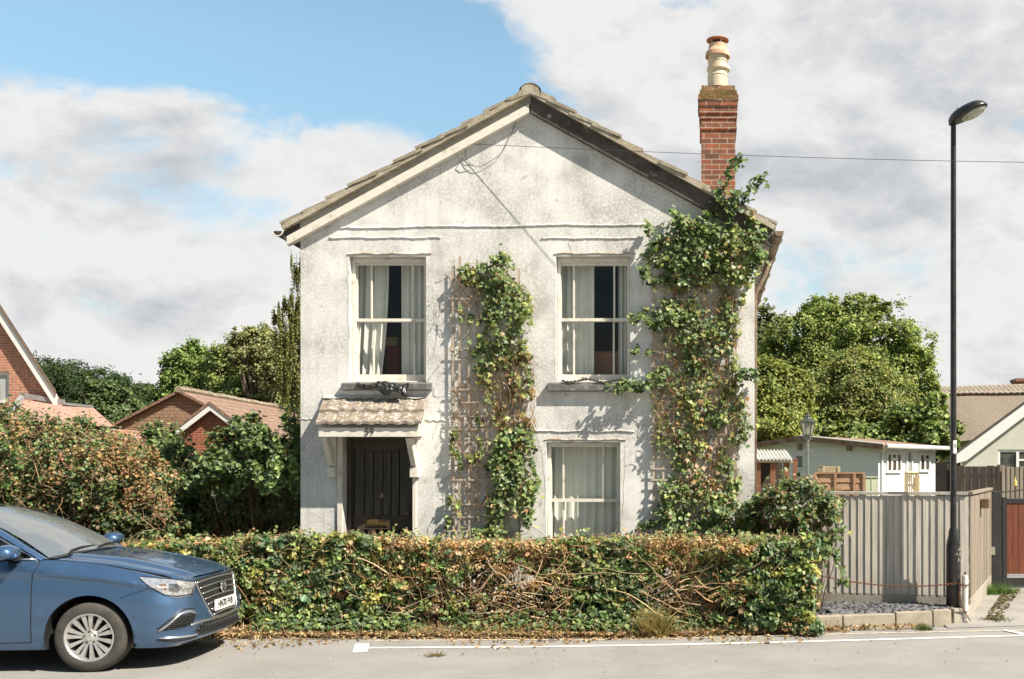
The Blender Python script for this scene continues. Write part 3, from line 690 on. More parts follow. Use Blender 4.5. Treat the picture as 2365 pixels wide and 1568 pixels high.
mb.hexa([(fx0 + .005, YO + .07, fz0 + .01), (fx1 - .005, YO + .07, fz0 + .01), (tr - .06, F - .001, fz0 + .02), (tl + .05, F - .001, fz0 + .02), (fx0 + .005, YO + .07, fz1 - .02), (fx1 - .005, YO + .07, fz1 - .02), (tr - .06, F - .001, zt_ - .06), (tl + .05, F - .001, zt_ - .06)])
fas = mb.build('fascia', M_white, canopy, bevel=.004)
M_num = pm('black_number', (.03, .03, .03), rough=.5)
text_mesh('59', .125, Matrix.Translation(((PX(850, YO)), YO + .041, PZ(997.3, YO))) @ Matrix.Rotation(R(90), 4, 'X'), M_num, canopy, 'house_number', .004, sx=1.0)
for (pa, pb) in ((765, 779), (954, 968)):              # timber brackets: wall post, raking strut and foot block
    x0, x1 = PX(pa, F), PX(pb, F)
    mb = MB(); mb.box(x0, x1, F - .055, F - .001, PZ(1078, F), PZ(1010, F))
    mb.prism([(x0 + .006, F - .055, PZ(1079, F)), (x0 + .006, F - .13, PZ(1076, F)), (x0 + .006, YO + .08, PZ(1013, F)), (x0 + .006, YO + .22, PZ(1013, F)), (x0 + .006, F - .055, PZ(1052, F))], (x1 - x0 - .012, 0, 0))
    mb.box(x0 - .012, x1 + .012, F - .12, F - .002, PZ(1102, F), PZ(1079, F))
    mb.build('bracket', M_white, canopy, bevel=.004)
mb = MB(); mb.box(PX(780, F), dx0 - .002, F - .028, F + .01, .0, dzt + .08); mb.box(dx1 + .002, PX(962, F), F - .028, F + .01, .0, dzt + .08); mb.box(dx0 - .002, dx1 + .002, F - .026, F + .01, dzt, dzt + .08)
mb.build('architrave', M_white, house, bevel=.004)

# ---- curtains and the few things seen between them
def curtain(px0, px1, pyt, pyb, Yc, label, taper=0.0, folds=7, amp=.022, seed=1, lift=None):
    rr = random.Random(seed); ph = [rr.uniform(0, 6) for _ in range(4)]
    x0, x1, zt, zb_ = PX(px0, Yc), PX(px1, Yc), PZ(pyt, Yc), PZ(pyb, Yc)
    def f(s, t):
        x = x0 + (x1 - x0) * s; g = taper * (t ** 2.2) * (1 if s > .3 else s / .3)
        x = x - g * (x1 - x0) * s
        y = Yc + amp * (math.sin(s * folds * 6.28 + ph[0] + .5 * math.sin(t * 2)) + .5 * math.sin(s * folds * 11.3 + ph[1] + t)) * (.6 + .4 * t)
        return (x, y, zt + (zb_ - zt) * t)
    mb = MB(); mb.grid(f, 64, 22); o = mb.build('curtain', M_net, None, ((x0 + x1) / 2, Yc, zt), smooth=True)
    return tag(o, label, 'curtain', 'curtains hung behind the sash windows')
Yc = F + .40
curtain(800, 897, 590, 900, Yc, 'white curtain gathered towards the wall at its foot, upstairs over the tiled canopy', .22, 5, .028, 3)
curtain(926, 990, 590, 900, Yc, 'straight narrow curtain beside the red panel in the window over the canopy', 0, 5, .02, 4)
curtain(1275, 1372, 590, 900, Yc, 'wider curtain of the upstairs window between the two trellises', 0, 6, .02, 5)
curtain(1428, 1462, 590, 900, Yc, 'narrow bunched curtain nearest the leafy trellis, upstairs', 0, 4, .02, 6)
curtain(1255, 1440, 1018, 1330, F + .33, 'pale net curtain drawn right across the ground-floor window', 0, 10, .015, 7)
Yi = F + .85
M_red = pm('red_cloth', (.32, .035, .03), (.25, .025, .025), scale=8, rough=.9)
mb = MB(); mb.box(PX(890, Yi), PX(921, Yi), Yi, Yi + .06, 2.75, PZ(800, Yi)); mb.box(PX(893, Yi), PX(918, Yi), Yi - .012, Yi, 2.85, PZ(806, Yi))
tag(mb.build('red_panel', M_red, None, (PX(905, Yi), Yi, 2.72), bevel=.01), 'red upright panel glimpsed in the gap of the upstairs curtains', 'panel')
mb = MB(); zt = PZ(800, Yi) + .002; mb.box(PX(889, Yi), PX(918, Yi), Yi - .02, Yi + .09, zt, PZ(780, Yi)); mb.box(PX(888, Yi), PX(919, Yi), Yi - .025, Yi + .095, PZ(785, Yi), PZ(780, Yi) + .006)
tag(mb.build('yellow_box', pm('yellow_card', (.55, .40, .14), (.45, .33, .12), scale=9, rough=.8), None, (PX(904, Yi), Yi, zt), bevel=.004), 'yellow lidded box resting on top of the red panel', 'box')
mb = MB(); mb.box(PX(1360, Yi), PX(1436, Yi), Yi - .2, Yi - .16, 2.75, PZ(818, Yi)); mb.box(PX(1358, Yi), PX(1438, Yi), Yi - .205, Yi - .155, PZ(818, Yi), PZ(815, Yi))
tag(mb.build('headboard', pm('orange_wood', (.42, .19, .085), (.36, .15, .065), scale=3, rough=.55, stretch=(1, 6, 6)), None, (PX(1398, Yi), Yi - .18, 2.72), bevel=.005), 'orange-brown wooden board standing low behind the window between the trellises', 'headboard')

# ---- black plastic sheet caught on the sill over the canopy
mb = MB()
def bag(s, t):
    px = 823 + 119 * s; top = 884 + 3 * math.sin(s * 9); lowr = 893 + 26 * (s ** 1.3) + 7 * math.sin(s * 14) - (8 if s < .15 else 0)
    k = (t - .3) / .7
    if t < .3: Yb = F - .03 - .075 * (t / .3); py = top + 2 * t
    else: Yb = F - .105 - .05 * math.sin(min(1, k) * 2.4) - .02 * s; py = top + (lowr - top) * k
    w = .013 * math.sin(s * 24 + t * 5 + 2 * math.sin(t * 4)) + .007 * math.sin(s * 47 - t * 6) + .006 * math.sin(s * 9 + t * 17)
    p = P(px + 3 * math.sin(t * 9 + s * 5), py, Yb); return (p.x, p.y - abs(w), p.z + w * .5)
mb.grid(bag, 90, 34)
tag(mb.build('plastic_sheet', pm('black_plastic', (.02, .02, .02), (.035, .035, .035), scale=10, rough=.34), None, P(880, 890, F - .06), smooth=True), 'torn black plastic sheet draped over the sill above the door canopy', 'plastic sheet')
mb = MB()
def bag2(s, t):
    p = P(1296 + 150 * s, 881 + 3 * math.sin(s * 12) + 4 * t, F - .03 - .07 * t); w = .014 * math.sin(s * 37 + t * 5) + .01 * math.sin(s * 71 - t * 9)
    return (p.x, p.y, p.z + .012 + abs(w) * (1 - s * .6))
mb.grid(bag2, 70, 8)
tag(mb.build('plastic_scrap', MATS['black_plastic'], None, P(1370, 884, F - .05), smooth=True), 'thin scrap of black plastic lying flat on the sill between the two trellises', 'plastic sheet')

# ---- overhead service cable and its drip loop
mb = MB(); A = Vector((PX(1093, F - .08), F - .08, PZ(333, F - .08))); B = A + Vector((4.07, -1, -.40)) * 2.6
pts = [A + (B - A) * (i / 30) + Vector((0, 0, -.22 * math.sin(math.pi * i / 30) * .35)) for i in range(31)]
mb.tube(pts, .0034, 5)
tag(mb.build('overhead_cable', M_wire, None, A), 'thin black overhead cable running from the gable past the chimney towards the street lamp', 'cable')
mb = MB(); Yw = F - .03
loop = [(1093, 333), (1080, 338), (1074, 352), (1078, 368), (1090, 382), (1106, 385), (1130, 374), (1158, 352), (1180, 310), (1194, 272)]
fine = []
for i in range(len(loop) - 1):
    for k in range(5):
        t = k / 5; p0, p1, p2, p3 = loop[max(i - 1, 0)], loop[i], loop[i + 1], loop[min(i + 2, len(loop) - 1)]
        q = [0.5 * (2 * p1[j] + (p2[j] - p0[j]) * t + (2 * p0[j] - 5 * p1[j] + 4 * p2[j] - p3[j]) * t * t + (3 * p1[j] - p0[j] - 3 * p2[j] + p3[j]) * t ** 3) for j in (0, 1)]
        fine.append(P(q[0], q[1], F - .035))
mb.tube(fine, .0036, 5)
mb.tube([P(1068, 365, F - .03), P(1062, 374, F - .04), P(1072, 382, F - .04), P(1092, 381, F - .03)], .005, 5)
tag(mb.build('cable_loop', M_wire, None, P(1093, 333, F - .03)), 'slack loop of thin wire hanging on the gable under the white barge board', 'cable')
# ------------------------------------------------------------------ parked car (u back from the nose, v towards the street, z up)
CXN, CYC = -4.71, 10.48
car = thing('parked_car', 'metallic blue estate car parked nose-right at the hedge, front plate HN70 FVB', 'car', (CXN - 2.2, CYC, 0.0))
def cw(u, v, z): return (CXN - u, CYC - v, z)
def carpaint():
    m = bpy.data.materials.new('blue_metallic_paint'); m.use_nodes = True
    N = m.node_tree.nodes; L = m.node_tree.links; b = N['Principled BSDF']
    b.inputs['Base Color'].default_value = (0.085, 0.175, 0.36, 1); b.inputs['Metallic'].default_value = 0.7; b.inputs['Roughness'].default_value = 0.34
    b.inputs['Coat Weight'].default_value = 1.0; b.inputs['Coat Roughness'].default_value = 0.03
    tc = N.new('ShaderNodeTexCoord'); n = N.new('ShaderNodeTexNoise'); n.inputs['Scale'].default_value = 420; n.inputs['Detail'].default_value = 2; L.new(tc.outputs['Object'], n.inputs['Vector'])
    x = N.new('ShaderNodeMix'); x.data_type = 'RGBA'; L.new(n.outputs[0], x.inputs[0]); x.inputs[6].default_value = (0.048, 0.108, 0.215, 1); x.inputs[7].default_value = (0.100, 0.188, 0.325, 1)
    L.new(x.outputs[2], b.inputs['Base Color'])
    d = N.new('ShaderNodeTexNoise'); d.inputs['Scale'].default_value = 4; d.inputs['Detail'].default_value = 8; L.new(tc.outputs['Object'], d.inputs['Vector'])
    r = N.new('ShaderNodeMapRange'); r.inputs['To Min'].default_value = 0.30; r.inputs['To Max'].default_value = 0.46; L.new(d.outputs[0], r.inputs['Value']); L.new(r.outputs[0], b.inputs['Roughness'])
    return m
M_car = carpaint()
M_trim = pm('black_trim', (.018, .018, .019), rough=.45)
M_gap = pm('panel_gap', (.008, .008, .009), rough=.8)
M_chr = pm('chrome', (.80, .80, .80), rough=.10, metal=1.0)
M_sil = pm('satin_silver', (.62, .63, .64), rough=.28, metal=.9)
M_alloy = pm('alloy_wheel', (.72, .71, .69), (.60, .58, .55), scale=8, rough=.32, metal=.75)
M_tyre = pm('tyre_rubber', (.045, .042, .038), (.075, .068, .058), scale=6, rough=.9, bump=.2, bscale=60)
M_lens = pm('lamp_lens', (.40, .41, .42), (.62, .62, .63), scale=22, rough=.10, metal=.6, coat=1.0)
M_lensd = pm('lamp_dark', (.06, .06, .065), (.22, .22, .23), scale=16, rough=.1, metal=.5, coat=1.0)
M_plate = pm('plate_white', (.80, .79, .75), rough=.4)
M_cgl = glassmat('car_glass', tint=(.55, .62, .60), ior=1.75, rough=.01, opac=.35, dark=(.02, .022, .02))
M_wsg = glassmat('dust_sheen_windscreen', tint=(.5, .56, .55), ior=2.5, rough=.03, opac=.55, dark=(.26, .285, .30))  # pale diffuse colour carries the bright sky reflection along with dust
M_seat = pm('seat_cloth', (.04, .04, .043), (.06, .06, .06), scale=20, rough=.9)

_pl = [(.12, 0), (.124, .2), (.138, .4), (.165, .56), (.20, .66), (.262, .755), (.345, .825), (.48, .878), (.72, .900), (1.1, .910), (2.2, .912), (3.3, .908), (3.9, .893), (4.25, .855), (4.43, .77), (4.50, .6), (4.53, .3), (4.54, 0)]
def catmull(pts, m):
    out = []
    for i in range(len(pts) - 1):
        p0, p1, p2, p3 = pts[max(i - 1, 0)], pts[i], pts[i + 1], pts[min(i + 2, len(pts) - 1)]
        for k in range(m):
            t = k / m
            out.append(tuple(0.5 * (2 * p1[j] + (p2[j] - p0[j]) * t + (2 * p0[j] - 5 * p1[j] + 4 * p2[j] - p3[j]) * t * t + (3 * p1[j] - p0[j] - 3 * p2[j] + p3[j]) * t ** 3) for j in range(len(p1))))
    return out + [pts[-1]]
PLN = np.array(catmull(_pl, 12)); PLS = np.concatenate([[0], np.cumsum(np.linalg.norm(np.diff(PLN, axis=0), axis=1))])
def plan(s): return float(np.interp(s, PLS, PLN[:, 0])), float(np.interp(s, PLS, PLN[:, 1]))
def plan_n(s):
    a, b = plan(s - .01), plan(s + .01); du, dv = b[0] - a[0], b[1] - a[1]; l = math.hypot(du, dv) or 1
    if s < .012: return (-1.0, 0.0)
    return (-dv / l, du / l)          # outward (forward at the nose, +v on the side)
def s_of_u(u): return float(np.interp(u, PLN[:, 0], PLS))
UC, ZC, RA = 1.03, .33, .395
UC2 = 1.03 + 2.66
def ztop(u): return float(np.interp(u, [0, .15, .3, .5, .9, 1.35, 1.6, 2.5, 4.0, 4.55], [.835, .84, .86, .90, .985, 1.045, 1.055, 1.06, 1.09, 1.09]))
SZ = [0, .06, .20, .42, .62, .76, .815, .845, .87, .93, 1.0]
SO = [.055, .035, .014, .002, .006, .022, .026, .012, .012, .045, .10]
FZ = [.19, .225, .25, .285, .33, .40, .43, .50, .58, .70, .78, .835]
FO = [.17, .10, .03, .02, .045, .02, .006, .012, .035, .06, .078, .11]
def off(s, z):
    u, v = plan(s); n = plan_n(s); k = max(0.0, -n[0]) ** 2 if u < 2 else 0
    zr = min(1, max(0, (z - .215) / (ztop(u) - .215)))
    so = float(np.interp(zr, SZ, SO))
    if u < 1.45: so += .05 * max(0, (zr - .87) / .13) * min(1, (1.45 - u) / .3 + .2)
    if u > 2.5: k2 = max(0.0, n[0]) ** 2; so = so * (1 - k2) + k2 * (.05 + .12 * zr * zr)
    fo = float(np.interp(z, FZ, FO))
    return so * (1 - k) + fo * k
def wp(s, z, e=0.0):
    """point on the body side at arc length s (negative on the far side), raised by e"""
    sg = -1 if s < 0 else 1; s = abs(s); u, v = plan(s); n = plan_n(s); o = off(s, z) - e
    return cw(u - n[0] * o, sg * (v - n[1] * o), z)
def zbot(u):
    z = float(np.interp(u, [0, .1, .4, .6, 1.5, 4.0, 4.5], [.19, .195, .21, .215, .215, .22, .30]))
    for c in (UC, UC2):
        d = abs(u - c)
        if d < RA: z = max(z, ZC + math.sqrt(RA * RA - d * d))
    return z
ss = list(np.linspace(0, s_of_u(.5), 34))
ss += [s_of_u(u) for u in np.linspace(.5, UC - RA - .004, 4)[1:]]
ss += [s_of_u(UC - RA * math.cos(a)) for a in np.linspace(.02, math.pi - .02, 25)]
ss += [s_of_u(u) for u in np.linspace(UC + RA + .004, UC2 - RA - .004, 18)]
ss += [s_of_u(UC2 - RA * math.cos(a)) for a in np.linspace(.02, math.pi - .02, 21)]
ss += list(np.linspace(s_of_u(UC2 + RA + .01), PLS[-1], 16))
NR = 34
mb = MB()
for sg in (1, -1):
    vs = []
    for s in ss:
        u, v = plan(s); z0, z1 = zbot(u), ztop(u)
        col = [wp(sg * s if s > 0 else 0, z0 + (z1 - z0) * (i / (NR - 1))) for i in range(NR)]
        p = Vector(col[-1]); n = plan_n(s)
        col.append((p.x + n[0] * .05, p.y + sg * n[1] * .05, p.z - .03)); vs += col
    m_ = NR + 1
    mb.add(vs, [(i * m_ + j, (i + 1) * m_ + j, (i + 1) * m_ + j + 1, i * m_ + j + 1) for i in range(len(ss) - 1) for j in range(m_ - 1)])
body = mb.build('body', M_car, car, smooth=True, weld=True)
# bonnet
def hw(k): return .665 + .065 * k
def hood(k, q):
    v = q * hw(k) * (1 - .02 * (1 - k)); w = abs(q)
    uf = .225 + .05 * w ** 2 + .075 * w ** 5; ur = 1.375 + .05 * w * w; u = uf + (ur - uf) * k
    z = ztop(u) + (.022 + .012 * k) * (1 - w * w) + .014 * math.exp(-((w - .60) / .09) ** 2) * (.3 + k * .7) - .010 * math.exp(-((w - .78) / .07) ** 2) + .003 + .028 * math.sin(math.pi * k ** .8) * (1 - w ** 4)
    if k < .12: z -= .022 * (1 - k / .12) ** 2
    if w > .95: z -= .006 * (w - .95) / .05
    return cw(u, v, z)
mb = MB(); mb.grid(lambda s, t: hood(s, 2 * t - 1), 34, 61)
mb.build('bonnet', M_car, car, smooth=True)
# windscreen, roof, pillars, side glass
def ws(s, t):      # s up, t across
    q = 2 * t - 1; ub, ut = 1.41 + .055 * q * q, 2.31 + .07 * q * q
    vb, vt = .715 * q, .56 * q; zb_, zt = 1.058 + .028 * (1 - q * q), 1.495 + .035 * (1 - q * q)
    return cw(ub + (ut - ub) * s - .02 * math.sin(math.pi * s), vb + (vt - vb) * s, zb_ + (zt - zb_) * s + .045 * math.sin(math.pi * s))
mb = MB(); mb.grid(ws, 14, 21); mb.build('windscreen', M_wsg, car, smooth=True)
def zr(u): return float(np.interp(u, [2.2, 2.6, 3.0, 3.6, 4.2, 4.4], [1.495, 1.525, 1.54, 1.53, 1.49, 1.46]))
def rf(s, t):
    q = 2 * t - 1; u0 = 2.315 + .07 * q * q; u = u0 + (4.35 - u0) * s
    return cw(u, .56 * q * (1 + .06 * math.sin(math.pi * min(1, s * 1.2))), zr(u) + .035 * (1 - q * q) + .004)
mb = MB(); mb.grid(rf, 20, 21); mb.build('roof', M_car, car, smooth=True)
for sg in (1, -1):
    def wtop(u): return (u, sg * (.565 + .03 * math.sin(math.pi * min(1, (u - 2.3) / 2.0))), zr(u) - .005)
    outer = [(1.50, .815, 1.050), (1.62, .805, 1.125), (1.86, .755, 1.255), (2.12, .695, 1.375), (2.40, .645, 1.452), (2.75, .632, 1.478), (3.3, .63, 1.48), (3.9, .625, 1.455), (4.2, .615, 1.42)]
    inner = [ws_ for ws_ in [(1.455, .735, 1.048), (1.66, .685, 1.165), (1.88, .64, 1.295), (2.13, .598, 1.42), (2.385, .565, 1.497), (2.75, .585, 1.522), (3.3, .59, 1.53), (3.9, .585, 1.508), (4.3, .57, 1.465)]]
    oc, ic = catmull(outer, 6), catmull(inner, 6)
    def rail(s, t):
        i = min(len(oc) - 1, int(round(s * (len(oc) - 1)))); a, b = Vector(ic[i]), Vector(oc[i]); p = a.lerp(b, t) + Vector((0, .012, .012)) * math.sin(math.pi * t)
        return cw(p.x, sg * p.y, p.z)
    mb = MB(); mb.grid(rail, len(oc), 6); mb.build('pillar', M_car, car, smooth=True)
    top = [p for p in oc if p[0] > 1.55]
    mb = MB(); vs = []
    for p in top:
        vs += [cw(p[0], sg * (p[1] - .012), p[2] - .012), cw(p[0], sg * (.812 - .02), ztop(p[0]) + .004)]
    mb.add(vs, [(2 * i, 2 * i + 1, 2 * i + 3, 2 * i + 2) for i in range(len(top) - 1)])
    mb.build('side_window', M_cgl, car, smooth=True)
    mb = MB(); mb.tube([cw(p[0], sg * (p[1] - .002), p[2] - .022) for p in oc if p[0] > 1.52], .009, 6); mb.tube([cw(u, sg * .818, ztop(u) + .008) for u in np.linspace(1.53, 4.2, 14)], .009, 6)
    mb.build('window_trim', M_chr, car, smooth=True)
    for u in (2.72, 3.62): mb = MB(); mb.hexa([cw(u, sg * .80, 1.06), cw(u + .12, sg * .80, 1.06), cw(u + .12, sg * .79, 1.06), cw(u, sg * .79, 1.06), cw(u + .06, sg * .632, 1.47), cw(u + .16, sg * .632, 1.47), cw(u + .16, sg * .62, 1.47), cw(u + .06, sg * .62, 1.47)]); mb.build('door_pillar', M_trim, car)
mb = MB(); mb.grid(lambda s, t: cw(4.35 + .16 * s + .03 * s * s, (2 * t - 1) * (.57 + .22 * s), 1.47 - .40 * s), 5, 9); mb.build('rear_window', M_cgl, car)
# cowl, wipers, interior
mb = MB(); mb.grid(lambda s, t: (lambda q: cw(1.355 + .05 * q * q + .10 * s, .735 * q, 1.062 + .030 * (1 - q * q) + .006 * s))(2 * t - 1), 3, 15)
for (v0, v1) in ((.50, -.12), (-.05, -.58)):
    mb.tube([cw(1.405, v0, 1.085), cw(1.43, v0 - .1, 1.112), cw(1.45, (v0 + v1) / 2, 1.128), cw(1.47, v1, 1.122)], .011, 5)
mb.build('wiper', M_trim, car)
mb = MB(); mb.box(*[CXN - 4.3, CXN - 1.5, CYC - .70, CYC + .70], .30, .78)
mb.grid(lambda s, t: cw(1.44 + .5 * s, (2 * t - 1) * .70, 1.05 - .06 * s * s), 4, 8)
for v in (-.36, .36):
    mb.grid(lambda s, t, v=v: cw(2.62 + .22 * s + .05 * math.sin(math.pi * t), v + .24 * (2 * t - 1) * (1 - .25 * s), .72 + .62 * s), 8, 8); mb.rbox(cw(2.84, v, 1.40), .10, .24, .17)
mb.tube([cw(1.98 + .03 * math.cos(a), .36 + .18 * math.cos(a), 1.02 + .17 * math.sin(a)) for a in np.linspace(0, 6.283, 25)], .014, 6)
mb.build('interior', M_seat, car)
# underside and wheel arches
mb = MB()
for (u0, u1, w) in ((.30, .46, .58), (.46, UC - RA, .80), (UC - RA, UC + RA, .56), (UC + RA, UC2 - RA, .84), (UC2 - RA, UC2 + RA, .56), (UC2 + RA, 4.4, .80)): mb.box(CXN - u1, CXN - u0, CYC - w, CYC + w, .225, .60)
for c in (UC, UC2):
    for sg in (1, -1):
        s0 = [(c - RA * math.cos(a), ZC + RA * math.sin(a)) for a in np.linspace(-.28, math.pi + .28, 30)]
        vs = []
        for (u, z) in s0:
            v = plan(s_of_u(u))[1] - .012; vs += [cw(u, sg * v, z), cw(c + (u - c) * 1.03, sg * .55, ZC + (z - ZC) * 1.03)]
        mb.add(vs, [(2 * i, 2 * i + 1, 2 * i + 3, 2 * i + 2) for i in range(len(s0) - 1)])
mb.build('wheel_arch_lining', M_gap, car)
def patch(name, s0, s1, ztf, zbf, e, mat, ns=24, nz=8, parent=car):
    mb = MB(); mb.grid(lambda a, b: wp(s0 + (s1 - s0) * a, zbf(a) + (ztf(a) - zbf(a)) * b, e), ns, nz); return mb.build(name, mat, parent, smooth=True)
def line(mb, pts, r, e=0.002, n=5, m=8):
    mb.tube([wp(s, z, e) for (s, z) in catmull(pts, m)], r, n)
lin = lambda xs, ys: (lambda a: float(np.interp(a, xs, ys)))
# grille with slats, emblem and plate
sG = .50
patch('grille', -sG, sG, lin([0, .5, 1], [.818, .835, .818]), lambda a: .425 + .30 * abs(2 * a - 1) ** 3.2, .005, M_trim, 60, 16)
mb = MB()
for i in range(7):
    z = .80 - .056 * i; w = sG * (1 - .055 * i) - .02 - (.02 if i > 4 else 0)
    line(mb, [(-w, z - .012), (-w * .5, z), (0, z + .003), (w * .5, z), (w, z - .012)], .0085 if i else .010, .012)
line(mb, [(-sG, .80), (-sG * .93, .70), (-sG * .80, .57), (-sG * .66, .46), (-sG * .5, .425), (0, .42), (sG * .5, .425), (sG * .66, .46), (sG * .80, .57), (sG * .93, .70), (sG, .80)], .008, .006)
mb.build('grille_slat', M_sil, car, smooth=True)
bc = Vector(wp(0, .705, .03)); MX = Matrix.Rotation(R(90), 3, 'Y')
mb = MB(); mb.lathe([(.0, .0), (.048, .0), (.058, .004), (.060, .010), (.052, .016), (.047, .012), (.0, .012)], bc, 24, MX, caps=False)
bad = mb.build('badge', M_chr, car, smooth=False)
mb = MB(); o8 = [(bc.x + .0135, bc.y + .043 * math.cos(R(22.5 + 45 * i)), bc.z + .043 * math.sin(R(22.5 + 45 * i))) for i in range(8)]; mb.prism(o8, (.002, 0, 0)); mb.build('badge_face', M_lensd, bad)
MT = Matrix.Rotation(R(90), 4, 'Z') @ Matrix.Rotation(R(90), 4, 'X')
text_mesh('MG', .046, Matrix.Translation(bc + Vector((.0165, 0, 0))) @ MT, M_chr, bad, 'badge_letters', .001)
pcx = wp(0, .535, .0)[0] + .022
mb = MB(); mb.box(pcx - .012, pcx, CYC - .26, CYC + .26, .482, .593); pl = mb.build('number_plate', M_plate, car, bevel=.003)
text_mesh('HN70 FVB', .098, Matrix.Translation((pcx + .002, CYC, .538)) @ MT, M_num, pl, 'plate_letters', .001, sx=.90, bold=.002)
# headlights, fog recesses, lower grille, trims
for sg in (1, -1):
    sA, sB = .515, s_of_u(.60)
    zt_ = lin([0, .15, .45, 1], [.800, .815, .845, .885]); zb_ = lin([0, .12, .42, .62, .82, 1], [.765, .700, .695, .715, .80, .880])
    hl = patch('headlight', sg * sA, sg * sB, zt_, zb_, .006, M_lens, 40, 10)
    sub = lambda a0, a1, f0, f1: (sg * (sA + (sB - sA) * a0), sg * (sA + (sB - sA) * a1), lambda a: zb_(a0 + (a1 - a0) * a) + (zt_(a0 + (a1 - a0) * a) - zb_(a0 + (a1 - a0) * a)) * f1(a), lambda a: zb_(a0 + (a1 - a0) * a) + (zt_(a0 + (a1 - a0) * a) - zb_(a0 + (a1 - a0) * a)) * f0(a))
    q = sub(.34, .56, lin([0, .4, 1], [.5, .2, .28]), lin([0, .3, 1], [.55, .78, .72])); patch('lamp_projector', q[0], q[1], q[2], q[3], .011, M_lensd, 16, 6, hl)
    q = sub(.60, .70, lin([0, 1], [.35, .5]), lin([0, 1], [.72, .62])); patch('lamp_indicator', q[0], q[1], q[2], q[3], .010, pm('amber_lens', (.16, .10, .07), rough=.15), 8, 4, hl)
    q = sub(.03, .30, lin([0, 1], [.42, .40]), lin([0, 1], [.50, .46])); patch('lamp_divider', q[0], q[1], q[2], q[3], .010, M_sil, 10, 3, hl)
    q = sub(.02, .12, lin([0, 1], [.08, .12]), lin([0, 1], [.36, .30])); patch('lamp_corner', q[0], q[1], q[2], q[3], .010, M_lensd, 8, 4, hl)
    mb = MB(); L0 = [(sg * (sA + (sB - sA) * a), zb_(a) - .004) for a in np.linspace(0, 1, 14)]; mb.tube([wp(s, z, .004) for (s, z) in L0], .005, 5)
    mb.tube([wp(sg * (sA + (sB - sA) * a), zt_(a) + .004, .003) for a in np.linspace(0, 1, 14)], .005, 5); mb.build('lamp_seal', M_gap, hl)
    mb = MB(); mb.tube([wp(sg * (sA + (sB - sA) * a), zb_(a) - .014, .004) for a in np.linspace(0, .55, 12)], .006, 5); mb.build('lamp_chrome', M_chr, hl)
    f0, f1 = .60, s_of_u(.40)
    fz_t, fz_b = lin([0, .08, .45, .62, 1], [.49, .515, .505, .475, .385]), lin([0, .1, .3, 1], [.475, .42, .392, .372])
    fg = patch('fog_recess', sg * f0, sg * f1, fz_t, fz_b, .004, M_gap, 24, 8)
    mb = MB()
    for i in range(1, 8):
        z = .375 + .017 * i; pts = [(f0 + (f1 - f0) * a, z) for a in np.linspace(.04, .96, 20) if fz_b(a) + .004 < z < fz_t(a) - .006]
        if len(pts) > 1: mb.tube([wp(sg * s, zz, .010) for (s, zz) in pts], .0035, 4)
    for a in np.linspace(.12, .8, 7):
        if fz_t(a) - fz_b(a) > .03: mb.tube([wp(sg * (f0 + (f1 - f0) * a), z, .010) for z in np.linspace(fz_b(a) + .004, fz_t(a) - .006, 4)], .003, 4)
    mb.build('fog_mesh', M_trim, fg)
    mb = MB(); c_ = [(f0 - .01, .506), (f0 + (f1 - f0) * .2, .532), (f0 + (f1 - f0) * .45, .525), (f0 + (f1 - f0) * .60, .497), (f0 + (f1 - f0) * .8, .437), (f1 + .015, .375)]
    mb.tube([wp(sg * s, z, .006) for (s, z) in catmull(c_, 6)], [.006] * 3 + [.013] * (len(catmull(c_, 6)) - 6) + [.009] * 3, 8); mb.build('fog_chrome', M_sil, fg, smooth=True)
    mb = MB(); c_ = [(f0 - .02, .552), (f0 + (f1 - f0) * .3, .562), (f0 + (f1 - f0) * .52, .545), (f0 + (f1 - f0) * .72, .49), (f1 + .03, .39)]; mb.tube([wp(sg * s, z, -.004) for (s, z) in catmull(c_, 6)], .010, 6); mb.build('fog_shadow_line', M_trim, fg)
    mb = MB()                                          # panel gaps
    du = s_of_u(1.535)
    line(mb, [(sg * s_of_u(1.505), 1.045), (sg * s_of_u(1.50), .99), (sg * s_of_u(1.515), .95), (sg * du, .88), (sg * du, .6), (sg * s_of_u(1.545), .29)], .0045, .0005)
    line(mb, [(sg * s_of_u(2.72), 1.05), (sg * s_of_u(2.74), .7), (sg * s_of_u(2.74), .29)], .0045, .0005)
    line(mb, [(sg * s_of_u(1.545), .29), (sg * s_of_u(2.1), .285), (sg * s_of_u(3.2), .29)], .0045, .0005)
    line(mb, [(sg * s_of_u(.50), .785), (sg * s_of_u(.58), .755), (sg * s_of_u(.74), .70)], .003, .0005)
    mb.tube([Vector(hood(k, sg * .995)) + Vector((0, -sg * .012, -.004)) for k in np.linspace(.0, 1, 24)], .006, 5)
    mb.tube([cw(1.40, sg * .755, 1.045), cw(1.45, sg * .80, 1.035), cw(1.50, sg * .835, 1.02)], .0035, 4)
    mb.build('panel_gap', M_gap, car)
    mb = MB(); c_ = [(.55, .30), (.66, .296), (.82, .30), (.97, .307)]; mb.tube([wp(sg * s, z, .012) for (s, z) in catmull(c_, 8)], [.004] * 2 + [.011] * (len(catmull(c_, 8)) - 5) + [.005] * 3, 8); mb.build('bumper_blade', M_sil, car, smooth=True)
    mb = MB(); c_ = [(.57, .272), (.68, .268), (.84, .27), (.99, .29)]; mb.tube([wp(sg * s, z, .002) for (s, z) in catmull(c_, 8)], .009, 6); mb.build('bumper_slot', M_gap, car)
lg = patch('lower_grille', -.55, .55, lin([0, .12, .5, .88, 1], [.335, .385, .395, .385, .335]), lin([0, .5, 1], [.290, .275, .290]), .008, M_gap, 40, 6)
mb = MB()
